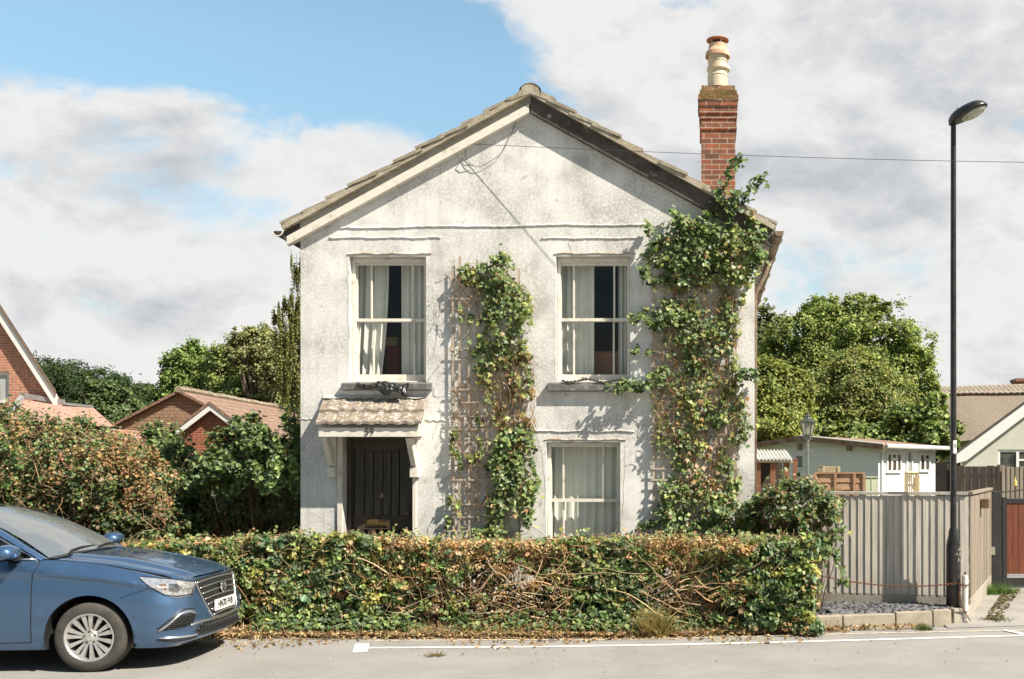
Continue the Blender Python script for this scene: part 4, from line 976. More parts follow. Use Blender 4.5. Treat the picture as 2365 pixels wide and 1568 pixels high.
for i in range(-9, 10):
    for k in range(3):
        z0_ = .285 + .037 * k; s_ = i * .066 + (.033 if k % 2 else 0)
        if abs(s_) > .50: continue
        hexp = [(s_ + .036 * math.cos(R(60 * a)), min(.388, z0_ + .018 + .020 * math.sin(R(60 * a)))) for a in range(7)]
        mb.tube([wp(s, z, .014) for (s, z) in hexp], .0035, 4, caps=False)
mb.build('honeycomb', M_trim, lg)
mb = MB(); line(mb, [(-.66, .40), (-.5, .415), (0, .405), (.5, .415), (.66, .40)], .012, .006); mb.build('bumper_bar', M_sil, car, smooth=True)
# door mirrors
for sg in (1, -1):
    mb = MB(); c = Vector(cw(1.70, sg * 1.005, 1.135))
    def mir(s, t, k0=0.0):
        a = 2 * math.pi * t; q = -1 + 2 * s; rr = math.sqrt(max(0, 1 - q * q)) ** .55
        x = c.x + .115 * math.cos(a) * rr * (.9); return (x, c.y + .125 * q, c.z + .075 * math.sin(a) * rr + .006 * q)
    mb.grid(mir, 17, 20); mm = mb.build('mirror', M_car, car, smooth=True)
    mb = MB(); mb.hexa([cw(1.66, sg * .80, 1.045), cw(1.80, sg * .80, 1.045), cw(1.78, sg * .98, 1.06), cw(1.66, sg * .98, 1.06), cw(1.66, sg * .79, 1.075), cw(1.80, sg * .79, 1.075), cw(1.78, sg * .99, 1.10), cw(1.66, sg * .99, 1.10)])
    mb.grid(lambda s, t: cw(1.63 + .19 * s, sg * (.89 + .22 * t), 1.066 - .004 * math.sin(math.pi * s)), 4, 4); mb.build('mirror_foot', M_trim, mm, bevel=.008)
# wheels
MW = Matrix.Rotation(R(90), 3, 'X')     # lathe axis towards the street
RTY = .327
tyre_p = [(.205, -.100), (.235, -.112), (.29, -.110), (.313, -.098), (.325, -.080), (RTY, -.05), (RTY, .05), (.325, .080), (.313, .098), (.29, .110), (.235, .112), (.212, .103), (.205, .09)]
rim_p = [(.214, .103), (.216, .092), (.203, .086), (.197, .06), (.19, -.08), (.0, -.082)]
for c in (UC, UC2):
    for sg in (1, -1):
        ctr = Vector(cw(c, sg * (.905 - .112 - .012), RTY + .001)); M_ = MW if sg > 0 else Matrix.Rotation(R(-90), 3, 'X')
        w0 = bpy.data.objects.new('wheel', None); COL.objects.link(w0); w0.parent = car; LOC[w0.name] = LOC[car.name]
        mb = MB(); mb.lathe(tyre_p, ctr, 56, M_, caps=False)
        ty = mb.build('tyre', M_tyre, w0, smooth=True)
        mb = MB(); mb.lathe(rim_p[:5], ctr, 48, M_, caps=False); mb.lathe([(.224, .101), (.226, .110), (.216, .1115), (.209, .104), (.203, .09)], ctr, 48, M_, caps=False)
        def W3(r, a, d): return ctr + M_ @ Vector((r * math.cos(a), r * math.sin(a), d))
        for i in range(15):
            a = 2 * math.pi * i / 15 + .21 + (0.035, -0.035, 0)[i % 3] * 1.4; w1, w2 = .028, .052
            w1a = .013; w2a = .0175
            def sp(r, w, d, dd): return [W3(r, a - w / r, d), W3(r, a + w / r, d), W3(r, a + w / r, d - dd), W3(r, a - w / r, d - dd)]
            A_, B_, C_ = sp(.055, .0105, .082, .03), sp(.13, .0145, .094, .03), sp(.212, .0235, .098, .03)
            for (p, q) in ((A_, B_), (B_, C_)): mb.hexa([p[3], p[2], p[1], p[0], q[3], q[2], q[1], q[0]])
        mb.lathe([(.070, .05), (.072, .078), (.060, .088), (.034, .090), (.032, .098), (.028, .100), (.0, .100)], ctr, 28, M_, caps=False)
        mb.build('rim', M_alloy, w0)
        mb = MB(); mb.lathe([(.200, -.06), (.0, -.06)], ctr, 32, M_, caps=False); mb.lathe([(.13, -.02), (.13, .02), (.04, .03), (0, .03)], ctr, 28, M_, caps=False)
        for i in range(5): a = 2 * math.pi * i / 5 + .4; mb.lathe([(.010, .07), (.010, .093), (.0, .093)], W3(.054, a, 0), 8, M_, caps=False)
        mb.build('brake_disc', M_iron, w0)

# the car stands parallel to the painted lines, turned a few degrees from the cottage front
YAW = R(4.8); pv = Vector((-5.74, 9.58, 0)); car.location = pv + Matrix.Rotation(YAW, 3, 'Z') @ (car.location - pv); car.rotation_euler = (0, 0, YAW)
# ------------------------------------------------------------------ right-hand corner: fence, kerb, lamp, post, chain, gate
def pale_mat(name, c1, c2, c3):
    return pm(name, c1, c2, scale=3.0, rough=.9, bump=.5, bscale=22, stretch=(9, 9, .55), lo=.38, hi=.62, c3=c3, scale3=2.2, lo3=.56, hi3=.72, bdist=.004)
M_pale = pale_mat('silvered_pale', (.55, .505, .45), (.43, .39, .34), (.62, .575, .52))
M_pale2 = pale_mat('brown_grey_pale', (.30, .255, .20), (.20, .165, .125), (.37, .325, .265))
M_dkpale = pale_mat('dark_stained_pale', (.055, .04, .032), (.030, .024, .020), (.10, .08, .062))
M_conc = pm('concrete', (.40, .365, .305), (.31, .28, .23), scale=5, rough=.95, bump=.6, bscale=70, c3=(.22, .19, .14), scale3=4, lo3=.60, hi3=.75)
M_kerb = pm('kerb_concrete', (.38, .335, .265), (.30, .26, .20), scale=6, rough=.95, bump=.7, bscale=70, c3=(.20, .17, .12), scale3=5, lo3=.58, hi3=.74)
M_slate = pm('slate_chip', (.085, .09, .10), (.15, .15, .16), scale=15, rough=.8, bump=.4)
M_rust = pm('rusty_iron', (.19, .075, .035), (.11, .05, .03), scale=30, rough=.9)
M_lampb = pm('black_lamp_paint', (.012, .012, .012), (.03, .028, .026), scale=9, rough=.33, bump=.1, bscale=30)

def board_fence(name, A, B, zb0, zt0, mat, pitch=.088, label='', cat='fence', lap=True, gravel=.0, cap=True, posts=0, facing=1, group=None, wob=.01):
    """feather-edge boards from A to B (ground points); the boards lap like clapboard on end"""
    A, B = Vector(A), Vector(B); d = (B - A); Ln = d.length; d.normalize(); n = Vector((d.y, -d.x, 0)) * facing
    f = thing(name, label, cat, (A + B) / 2, group)
    rr = random.Random(len(label)); nb = max(2, int(Ln / pitch)); mb = MB()
    for i in range(nb):
        x0, x1 = Ln * i / nb - .012, Ln * (i + 1) / nb; zt = zt0 + rr.uniform(-1, 1) * wob; t0 = rr.uniform(-.003, .003)
        p = lambda x, o, z: A + d * x + n * o + Vector((0, 0, z - A.z))
        if lap: mb.hexa([p(x0 + .012, .020 + t0, zb0 + gravel), p(x1 + .012, .004 + t0, zb0 + gravel), p(x1 + .012, -.006, zb0 + gravel), p(x0 + .012, -.004, zb0 + gravel), p(x0 + .012, .020 + t0, zt), p(x1 + .012, .004 + t0, zt), p(x1 + .012, -.006, zt), p(x0 + .012, -.004, zt)])
        else: mb.hexa([p(x0 + .016, .010 + t0, zb0 + gravel), p(x1 - .003, .010 + t0, zb0 + gravel), p(x1 - .003, -.006, zb0 + gravel), p(x0 + .016, -.006, zb0 + gravel), p(x0 + .016, .010 + t0, zt), p(x1 - .003, .010 + t0, zt), p(x1 - .003, -.006, zt), p(x0 + .016, -.006, zt)])
    mb.build('boards', mat, f)
    mb = MB()
    for z in (zb0 + gravel + .25, (zb0 + zt0) / 2, zt0 - .25): mb.prism([A + n * -.007 + Vector((0, 0, z - A.z)), B + n * -.007 + Vector((0, 0, z - B.z)), B + n * -.007 + Vector((0, 0, z + .07 - B.z)), A + n * -.007 + Vector((0, 0, z + .07 - A.z))], n * -.04)
    mb.build('rails', mat, f)
    if gravel:
        mb = MB(); mb.prism([A + n * .014 + Vector((0, 0, zb0 - A.z)), B + n * .014 + Vector((0, 0, zb0 - B.z)), B + n * .014 + Vector((0, 0, zb0 + gravel - .004 - B.z)), A + n * .014 + Vector((0, 0, zb0 + gravel - .004 - A.z))], n * -.045)
        mb.build('gravel_board', M_conc, f, bevel=.006)
    if cap:
        mb = MB(); mb.prism([A + n * .036 + Vector((0, 0, zt0 + .012 - A.z)), B + n * .036 + Vector((0, 0, zt0 + .012 - B.z)), B + n * .036 + Vector((0, 0, zt0 + .052 - B.z)), A + n * .036 + Vector((0, 0, zt0 + .052 - A.z))], n * -.075)
        mb.build('capping_rail', mat, f, bevel=.004)
    for k in range(posts):
        c = A + d * (Ln * k / max(1, posts - 1)) - n * .09; mb = MB(); mb.box(c.x - .05, c.x + .05, c.y - .05, c.y + .05, zb0, zt0 + .03); mb.build('post', mat, f, bevel=.006)
    return f
FA, FB = Vector((0.86, 13.47, .0)), Vector((3.355, 12.92, .0))
board_fence('board_fence', FA, FB, .14, 1.57, M_pale, .0885, 'silver-grey close-boarded fence facing the road behind the street lamp', lap=True, gravel=.17, cap=True)
SA, SB = Vector((3.385, 12.93, .0)), Vector((4.47, 15.85, .0))
side = board_fence('board_fence', SA, SB, .06, 1.575, M_pale2, .092, 'shorter brownish return of the grey fence running back to the black gate post', lap=False, gravel=.22, cap=True)
mb = MB(); q = SA.lerp(SB, .40); dn = (SB - SA).normalized(); nn = Vector((dn.y, -dn.x, 0))
mb.prism([q + nn * .02 + Vector((0, 0, 1.37)), q + dn * .19 + nn * .02 + Vector((0, 0, 1.37)), q + dn * .19 + nn * .02 + Vector((0, 0, 1.50)), q + nn * .02 + Vector((0, 0, 1.50))], nn * .11)
tag(mb.build('fence_box', pm('brown_box', (.16, .09, .06), (.2, .13, .09), scale=9, rough=.8), None, q, bevel=.006), 'small rust-brown box fixed high on the side fence', 'box')
# raised bed: kerb blocks, slate chippings
kerb = thing('raised_kerb', 'low wall of weathered concrete kerb blocks edging the slate bed', 'kerb', (2.3, 12.25, 0))
K0, K1 = Vector((0.55, 11.80, 0)), Vector((3.05, 12.46, 0)); kd = (K1 - K0).normalized(); kn = Vector((kd.y, -kd.x, 0)); KL = (K1 - K0).length
cuts = [0, .62, 1.33, 1.62 + .02, KL * .78, KL]
cuts = [0, .50, 1.16, 1.84, 2.33, KL]
for i in range(5):
    a, b = K0 + kd * (cuts[i] + .006), K0 + kd * (cuts[i + 1] - .006); h = .170 + .006 * math.sin(i * 2.2) + .006 * i; mb = MB()
    mb.hexa([a + Vector((0, 0, -.02)), b + Vector((0, 0, -.02)), b - kn * .13 + Vector((0, 0, -.02)), a - kn * .13 + Vector((0, 0, -.02)), a - kn * .012 + Vector((0, 0, h)), b - kn * .012 + Vector((0, 0, h)), b - kn * .13 + Vector((0, 0, h)), a - kn * .13 + Vector((0, 0, h))])
    mb.build('concrete_block', M_kerb, kerb, bevel=.012)
for (a, b) in (((3.085, 12.52), (3.26, 12.60)), ((3.275, 12.62), (3.44, 12.98))):
    a, b = Vector((*a, 0)), Vector((*b, 0)); d = (b - a).normalized(); n = Vector((-d.y, d.x, 0)); mb = MB()
    mb.hexa([a + Vector((0, 0, -.02)), b + Vector((0, 0, -.02)), b + n * .13 + Vector((0, 0, -.02)), a + n * .13 + Vector((0, 0, -.02)), a + Vector((0, 0, .20)), b + Vector((0, 0, .20)), b + n * .13 + Vector((0, 0, .20)), a + n * .13 + Vector((0, 0, .20))])
    mb.build('concrete_block', M_conc, kerb, bevel=.012)
mb = MB(); mb.quad((K0 - kn * .1 + Vector((0, 0, .145))), (K1 - kn * .1 + Vector((.25, 0, .165))), (3.36, 12.92, .165), (.86, 13.47, .15), (.4, 13.2, .14)); tag(mb.build('bed_soil', M_soil), kind='structure')
n = 1500; tt = RNG.random(n); ff = RNG.random(n)
base = np.array(K0 - kn * .13)[None] * (1 - tt[:, None]) + np.array(K1 - kn * .13)[None] * tt[:, None]; back = np.array(FA)[None] * (1 - tt[:, None]) + np.array(FB)[None] * tt[:, None]
cpt = base * (1 - ff[:, None]) + back * ff[:, None] * 1.0; cpt[:, 2] = .155 + .02 * tt + RNG.random(n) * .018
V = []; Q = []
for i in range(n):
    a = RNG.random() * 6.28; l = .03 + .055 * RNG.random(); w = l * (.3 + .4 * RNG.random()); h = .006 + .006 * RNG.random(); M_ = (Matrix.Rotation(a, 3, 'Z') @ Matrix.Rotation(RNG.normal() * .35, 3, 'X') @ Matrix.Rotation(RNG.normal() * .25, 3, 'Y'))
    for (x, y, z) in ((-1, -1, -1), (1, -.7, -1), (.8, 1, -1), (-.9, .8, -1), (-1, -1, 1), (1, -.7, 1), (.8, 1, 1), (-.9, .8, 1)):
        V.append(Vector(cpt[i]) + M_ @ Vector((x * l, y * w, z * h)))
    o = i * 8; Q += [(o + 4, o + 5, o + 6, o + 7), (o, o + 1, o + 5, o + 4), (o + 1, o + 2, o + 6, o + 5), (o + 2, o + 3, o + 7, o + 6), (o + 3, o, o + 4, o + 7)]
tag(raw_mesh('slate_gravel', np.array([tuple(v) for v in V]), np.array(Q), M_slate), kind='stuff', label='grey slate chippings filling the raised bed before the fence', cat='slate chippings')
mb = MB(); mb.lathe([(0, .0), (.15, 0), (.14, .03), (.07, .055), (0, .06)], (2.62, 12.78, .165), 11, Matrix.Diagonal((1, .6, 1)), caps=False)
tag(mb.build('slate_slab', M_slate, None, (2.62, 12.78, .16)), 'large flat slate lying on the chippings beside the lamp foot', 'stone')

# street lamp
LX, LY = PX(2201, 12.72), 12.72
lampo = thing('street_lamp', 'tall black street lamp column with cowled head and a white number 5 label', 'street lamp', (LX, LY, .16))
lz = lambda py: PZ(py, LY)
mb = MB(); mb.lathe([(.088, .10), (.090, .5), (.088, lz(1262)), (.080, lz(1250)), (.062, lz(1238)), (.058, lz(1226)), (.044, lz(1220)), (.0395, lz(1215)), (.036, lz(700)), (.033, lz(290)), (.028, lz(282))], (LX, LY, 0), 24)
colm = mb.build('column', M_lampb, lampo, smooth=True)
mb = MB(); mb.box(LX - .035, LX + .035, LY - .095, LY - .085, .45, .85); mb.build('access_door', M_lampb, colm, bevel=.004)
rs = random.Random(4)
for k in range(14):
    mb = MB()
    a0 = rs.uniform(.25, 1.15); z0_ = lz(1262) - abs(rs.gauss(0, .14)); w_, h_ = rs.uniform(.04, .22), rs.uniform(.008, .035)
    ring = [(a0 + w_ * math.cos(q) * rs.uniform(.6, 1.1), z0_ + h_ * math.sin(q) * rs.uniform(.6, 1.1)) for q in np.linspace(0, 5.6, 8)]
    mb.add([(LX + .0903 * math.sin(a), LY - .0903 * math.cos(a), z) for (a, z) in ring], [tuple(range(8))]); mb.build('paint_scrape', pm('scraped_paint', (.16, .16, .11), (.28, .27, .22), scale=40, rough=.8), colm)
mb = MB()
lab = [(LX + .0385 * math.sin(a), LY - .0385 * math.cos(a)) for a in np.linspace(-.35, 1.25, 9)]
mb.add([(x, y, z) for z in (lz(1047), lz(1017)) for (x, y) in lab], [(i, i + 1, i + 10, i + 9) for i in range(8)])
lb = mb.build('number_label', M_plate, colm)
text_mesh('5', .072, Matrix.Translation((LX + .0385 * math.sin(.45), LY - .0415 * math.cos(.45), lz(1030))) @ Matrix.Rotation(.45, 4, 'Z') @ Matrix.Rotation(R(90), 4, 'X'), M_num, lb, 'label_number', .0008)
# lamp head: a cowl over a shallow bowl, raked up and out over the road to the right
hd = Vector((.86, -.45, .38)).normalized(); hu = Vector((-.30, .16, .94)); hu = (hu - hd * hu.dot(hd)).normalized(); hs = hd.cross(hu)
H0 = Vector((LX - .055, LY + .01, lz(289)))
def head(s, t, low=False):
    x = s; x = min(1, max(0, x)); wdt = .155 * max(.004, 1 - abs(2 * x ** .85 - 1.0) ** 3.4) ** .6; wdt *= .55 + .45 * min(1, x * 2.2); th = .125 * max(0.01, (1 - abs(2 * x ** .9 - 1.0) ** 2.8)) ** .6
    a = math.pi * t; p = H0 + hd * (x * .51) + hs * (wdt * math.cos(a)) + hu * (th * math.sin(a) * (1 if not low else -.22))
    return p
mb = MB(); mb.grid(lambda s, t: head(s, t), 26, 18); mb.grid(lambda s, t: head(s, t, True), 26, 10)
hdo = mb.build('lamp_head', M_lampb, lampo, smooth=True)
mb = MB()
def bowl(s, t):
    a = 2 * math.pi * s; r_ = t; return H0 + hd * (.318 + .160 * r_ * math.cos(a)) + hs * (.105 * r_ * math.sin(a)) - hu * (.016 + .055 * math.sqrt(max(0, 1 - r_ * r_)) )
mb.grid(bowl, 30, 8); mb.build('lamp_bowl', pm('lamp_bowl', (.50, .50, .42), (.30, .29, .20), scale=14, rough=.2, coat=.6), hdo, smooth=True)
mb = MB(); pc_ = H0 + hd * .17 + hu * .125; mb.lathe([(.026, 0), (.026, .035), (.018, .048), (0, .05)], pc_ - hu * .025, 12, None); mb.build('photocell', pm('grey_plastic', (.42, .43, .45), rough=.4), hdo)

# white post and rusty chain
WX, WY = PX(2228, 12.60), 12.60
mb = MB(); mb.lathe([(.036, .0), (.037, .40), (.037, .565), (.030, .575), (.0, .576)], (WX, WY, 0.03), 18)
wp_ = thing('marker_post', 'short white-painted post with a rusty eye at the kerb end', 'post', (WX, WY, .04))
mb.build('shaft', M_white, wp_, smooth=False)
mb = MB(); mb.lathe([(.012, 0), (.012, .035), (.016, .04), (0, .05)], (WX, WY, .60), 8); mb.tube([(WX - .012, WY - .036, .49), (WX - .03, WY - .045, .485), (WX + .03, WY - .045, .485), (WX + .012, WY - .036, .49)], .008, 5); mb.build('chain_eye', M_rust, wp_)
def chain(name, pts, label, link=.032):
    mb = MB(); pts = [Vector(p) for p in pts]; seg = [0.0]
    for i in range(1, len(pts)): seg.append(seg[-1] + (pts[i] - pts[i - 1]).length)
    n_ = int(seg[-1] / link)
    for k in range(n_):
        s = seg[-1] * (k + .5) / n_; i = max(1, next(j for j in range(len(seg)) if seg[j] >= s)); t = (s - seg[i - 1]) / (seg[i] - seg[i - 1]); c = pts[i - 1].lerp(pts[i], t); d = (pts[i] - pts[i - 1]).normalized()
        u_ = d.orthogonal().normalized(); u_ = u_ if k % 2 else d.cross(u_)
        mb.tube([c + d * (.021 * math.cos(a)) + u_ * (.010 * math.sin(a)) for a in np.linspace(0, 6.283, 11)], .0042, 4, caps=False)
    return tag(mb.build(name, M_rust, None, pts[0]), label, 'chain')
ca, cb_ = P(1900, 1330, 12.35), Vector((WX - .11, WY + .02, .505)); cat = []
for i in range(25):
    t = i / 24; p = ca.lerp(cb_, t); p.z -= .135 * 4 * t * (1 - t) * .55; p.y -= .02; cat.append(p)
cat.append(Vector((WX - .03, WY - .045, .485)))
chain('chain', cat, 'rusty chain sagging between the hedge end and the white post across the fence')
chain('chain', [(WX - .06, WY - .02, .50), (WX - .085, WY - .05, .36), (WX - .06, WY - .055, .23), (WX + .01, WY - .05, .12), (WX + .05, WY - .045, .05)], 'loose end of rusty chain hanging down the white post')

# driveway gate
GY = 15.95
gate = thing('driveway_gate', 'black framed driveway gate with red-brown vertical boards', 'gate', (PX(2360, GY), GY, .05))
gx0, gx1 = PX(2313, GY), PX(2313, GY) + 2.9; gz = lambda py: PZ(py, GY)
M_gate = pm('red_brown_board', (.20, .055, .022), (.14, .038, .018), scale=4, rough=.6, stretch=(6, 6, .8))
M_gblk = pm('gate_black', (.02, .02, .021), (.035, .034, .034), scale=8, rough=.5)
mb = MB(); nb = 30
for i in range(nb):
    a, b = gx0 + .07 + (gx1 - gx0 - .14) * i / nb, gx0 + .07 + (gx1 - gx0 - .14) * (i + 1) / nb; mb.box(a + .003, b - .003, GY - .015 + .002 * (i % 2), GY + .01, gz(1325), gz(1160))
mb.build('boards', M_gate, gate, bevel=.003)
mb = MB(); mb.box(gx0, gx0 + .07, GY - .03, GY + .03, gz(1350), gz(1148)); mb.box(gx1 - .07, gx1, GY - .03, GY + .03, gz(1350), gz(1148)); mb.box(gx0 + .07, gx1 - .07, GY - .028, GY + .03, gz(1162), gz(1151)); mb.box(gx0 + .07, gx1 - .07, GY - .028, GY + .03, gz(1352), gz(1334))
mb.build('frame', M_gblk, gate, bevel=.004)
mb = MB(); mb.box(gx0 + .07, gx1 - .07, GY - .034, GY - .02, gz(1331.5), gz(1326)); mb.build('drip_rail', M_sil, gate)
mb = MB(); hoop = [(gx0 + (gx1 - gx0) * t, GY, gz(1136) + .13 * math.sin(math.pi * t) ** 1.2) for t in np.linspace(0, 1, 24)]; mb.tube(hoop, .012, 6)
for k in range(1, 14):
    x = gx0 + (gx1 - gx0) * k / 14; t = k / 14; mb.tube([(x, GY, gz(1150)), (x, GY, gz(1126) + .12 * math.sin(math.pi * t) ** 1.2)], .009, 6)
mb.build('hoop_rail', M_gblk, gate)
for k in range(1, 14):
    mb = MB(); x = gx0 + (gx1 - gx0) * k / 14; t = k / 14; mb.lathe([(.012, 0), (.034, .03), (.022, .05), (.03, .065), (.014, .11), (.0, .17)], (x, GY, gz(1127) + .12 * math.sin(math.pi * t) ** 1.2), 8); mb.build('finial', pm('gold_paint', (.62, .45, .14), rough=.45, metal=.3), gate)
mb = MB(); mb.box(PX(2287, GY), PX(2309, GY), GY - .07, GY + .07, .0, gz(1137)); mb.box(PX(2286, GY), PX(2310, GY), GY - .075, GY + .075, gz(1137), gz(1135))
gp = thing('gate_post', 'square black-stained timber post hanging the driveway gate', 'gate post', (PX(2298, GY), GY, .05))
mb.build('post', M_gblk, gp, bevel=.006)
mb = MB(); mb.box(PX(2281, GY) - .02, PX(2293, GY), GY - .10, GY - .072, gz(1280), gz(1262)); mb.build('latch', pm('dull_metal', (.38, .36, .28), rough=.5, metal=.4), gp)

# ------------------------------------------------------------------ background, right
board_fence('dark_fence', (PX(2192, 21), 21, 0), (PX(2312, 21), 21, 0), .0, PZ(1076, 21), M_dkpale, .15, 'dark old board fence beyond the drive, below the cream bungalow', lap=False, cap=False, posts=2)
board_fence('dark_fence', (PX(2313, 20.6), 20.6, 0), (PX(2600, 20.2), 20.2, 0), .0, PZ(1078, 20.6), M_pale2, .085, 'ribbed brown fence panel standing right behind the gold gate finials', lap=True, cap=False, posts=2)
board_fence('dark_fence', (PX(2160, 27), 27, 0), (PX(2192, 22), 22, 0), .0, PZ(1068, 25), pm('creosoted_board', (.05, .03, .022), (.035, .022, .018), scale=5, rough=.9), .12, 'nearly black fence panel beside the white outbuilding corner', lap=False, cap=False)
# cream bungalow gable
YB2 = 30.0
bun = thing('cream_bungalow', 'pale cream rendered bungalow gable with white barge board behind the fence', 'house', (PX(2420, YB2), YB2, 0))
M_cream = pm('cream_render', (.62, .61, .54), (.56, .55, .48), scale=3, rough=.95, bump=.4, bscale=60)
M_upvc = pm('white_upvc', (.80, .80, .79), rough=.35)
M_dglass = pm('dark_window_pane', (.03, .035, .035), (.10, .10, .09), scale=3, rough=.06)
bz = lambda py: PZ(py, YB2)
x0, xa = PX(2222, YB2), PX(2222, YB2) + 4.6; sl = .735; x1 = 2 * xa - x0; ze = bz(1046)
wx0, wx1, wz0, wz1 = PX(2304, YB2), PX(2420, YB2), bz(1085), bz(1038)
mb = MB(); za = ze + (xa - x0) * sl
mb.prism([(x0, YB2, 0), (wx0, YB2, 0), (wx0, YB2, ze + (wx0 - x0) * sl), (x0, YB2, ze)], (0, .25, 0)); mb.prism([(wx0, YB2, 0), (wx1, YB2, 0), (wx1, YB2, wz0), (wx0, YB2, wz0)], (0, .25, 0))
mb.prism([(wx0, YB2, wz1), (wx1, YB2, wz1), (wx1, YB2, ze + (wx1 - x0) * sl), (wx0, YB2, ze + (wx0 - x0) * sl)], (0, .25, 0)); mb.prism([(wx1, YB2, 0), (x1, YB2, 0), (x1, YB2, ze), (xa, YB2, za), (wx1, YB2, ze + (wx1 - x0) * sl)], (0, .25, 0))
for xx in (x0, x1 - .2): mb.prism([(xx, YB2 + .25, 0), (xx + 4.1, YB2 + 8, 0), (xx + 4.1, YB2 + 8, ze), (xx, YB2 + .25, ze)], (.2, 0, 0))
mb.build('wall', M_cream, bun)
mb = MB()
for s_ in (1, -1):
    e = xa - s_ * (xa - x0 + .25); zz = ze - .25 * sl
    mb.prism([(xa, YB2 - .2, za + .22), (e, YB2 - .2, zz + .22), (e, YB2 - .2, zz + .14), (xa, YB2 - .2, za + .14)], (4.6, 8.6, 0))
rfb = mb.build('roof', pm('dark_tile', (.07, .06, .055), (.10, .085, .075), scale=6, rough=.9), bun)
mb = MB()
for s_ in (1, -1):
    e = xa - s_ * (xa - x0 + .22); zz = ze - .22 * sl
    mb.prism([(xa, YB2 - .17, za + .135), (e, YB2 - .17, zz + .135), (e, YB2 - .17, zz - .14), (e + s_ * .3, YB2 - .17, zz - .06), (xa, YB2 - .17, za - .15)], (0, .03, 0))
mb.build('barge_board', M_upvc, rfb)
def simple_window(parent, x0, x1, y, z0, z1, mull=(), trans=(), w=.07, glass=None, name='window'):
    mb = MB(); mb.box(x0, x1, y, y + .06, z0, z0 + w); mb.box(x0, x1, y, y + .06, z1 - w, z1); mb.box(x0, x0 + w, y + .001, y + .059, z0 + w, z1 - w); mb.box(x1 - w, x1, y + .001, y + .059, z0 + w, z1 - w)
    for m in mull: mb.box(m - w * .6, m + w * .6, y - .004, y + .056, z0 + w, z1 - w)
    for (a, b, z) in trans: mb.box(a, b, y + .004, y + .05, z - w * .4, z + w * .4)
    wn = mb.build(name, M_upvc, parent); g = MB(); g.quad((x0 + w * .5, y + .03, z0 + w * .5), (x1 - w * .5, y + .03, z0 + w * .5), (x1 - w * .5, y + .03, z1 - w * .5), (x0 + w * .5, y + .03, z1 - w * .5)); g.build('pane', glass or M_dglass, wn); return wn
simple_window(bun, wx0, wx1, YB2 + .03, wz0, wz1, mull=(PX(2350, YB2),), trans=((PX(2350, YB2), wx1, bz(1062)),))
# thatched house
YT = 46.0
th = thing('thatched_house', 'long grey thatched roof with a patterned ridge rising behind the cream bungalow', 'house', (PX(2320, YT), YT + 3, 0))
M_thatch = pm('thatch', (.27, .225, .175), (.19, .155, .12), scale=16, rough=1, bump=.9, bscale=22, bdist=.05, stretch=(1, 1, .6))
M_thr = pm('thatch_ridge', (.38, .33, .27), (.27, .22, .17), scale=9, rough=1, bump=.9, bscale=20, bdist=.05)
tz = lambda py: PZ(py, YT)
tx0, tx1 = PX(2085, YT), PX(2385, YT) + 2
def thr(s, t):
    x = tx0 + (tx1 - tx0) * s; hip = max(0, (x - PX(2345, YT)) / 3.0); 
    y = YT + 3.0 - 4.6 * t + .15 * math.sin(t * 3); eave = tz(1024) + .18 * math.exp(-((x - PX(2260, YT)) / 1.1) ** 2)
    zr_ = tz(884) + .12 * (s - .5) * 2; z = zr_ + (eave - zr_) * t + .22 * math.sin(math.pi * t)
    return (x, y, z)
mb = MB(); mb.grid(thr, 60, 20); mb.grid(lambda s, t: (tx0 + (tx1 - tx0) * s, YT + 3.0 + 4.6 * t, tz(884) + (tz(1004) - tz(884)) * t), 3, 3)
for xx in (tx0, tx1): mb.quad((xx, YT - 1.4, 0), (xx, YT + 7.4, 0), (xx, YT + 7.4, tz(1004)), (xx, YT + 3, tz(884)), (xx, YT - 1.5, tz(1004)))
thr_o = mb.build('roof', M_thatch, th, smooth=True)
mb = MB()
def rb(s, t):
    p = thr(s, t * .20 + .0); sc = .04 * abs(math.sin(s * 90)) if t > .9 else 0; q = Vector(p) + Vector((0, -.10, .12)); return (q.x, q.y - (.06 if t > .95 else 0), q.z - sc)
mb.grid(rb, 160, 6); mb.grid(lambda s, t: (lambda q: (q[0], q[1] + .2 * t, q[2] - .14 * t))(rb(s, 1.0)), 160, 2)
mb.grid(lambda s, t: (tx0 + (tx1 - tx0) * s, YT + 2.9 + .9 * t, tz(884) + .12 + .12 * (s - .5) * 2 - .75 * t), 4, 2)
for k in range(34):
    x = tx0 + (tx1 - tx0) * k / 34
    a, b = rb(k / 34, .15), rb(min(1, k / 34 + .018), .85); mb.tube([(a[0], a[1] - .03, a[2] + .03), (b[0], b[1] - .03, b[2] + .03)], .014, 4)
mb.build('ridge_cap', M_thr, thr_o)
mb = MB(); mb.box(tx0 + .3, tx1 - .3, YT - .2, YT + 6.5, 0, tz(1006)); mb.build('wall', M_cream, th)
mb = MB(); mb.box(PX(2352, YT + 3), PX(2352, YT + 3) + .8, YT + 3.4, YT + 4.2, tz(930), PZ(872, YT + 3)); mb.box(PX(2352, YT + 3) - .05, PX(2352, YT + 3) + .85, YT + 3.35, YT + 4.25, PZ(872, YT + 3) - .15, PZ(872, YT + 3) - .02); mb.build('chimney', M_stackb, th)

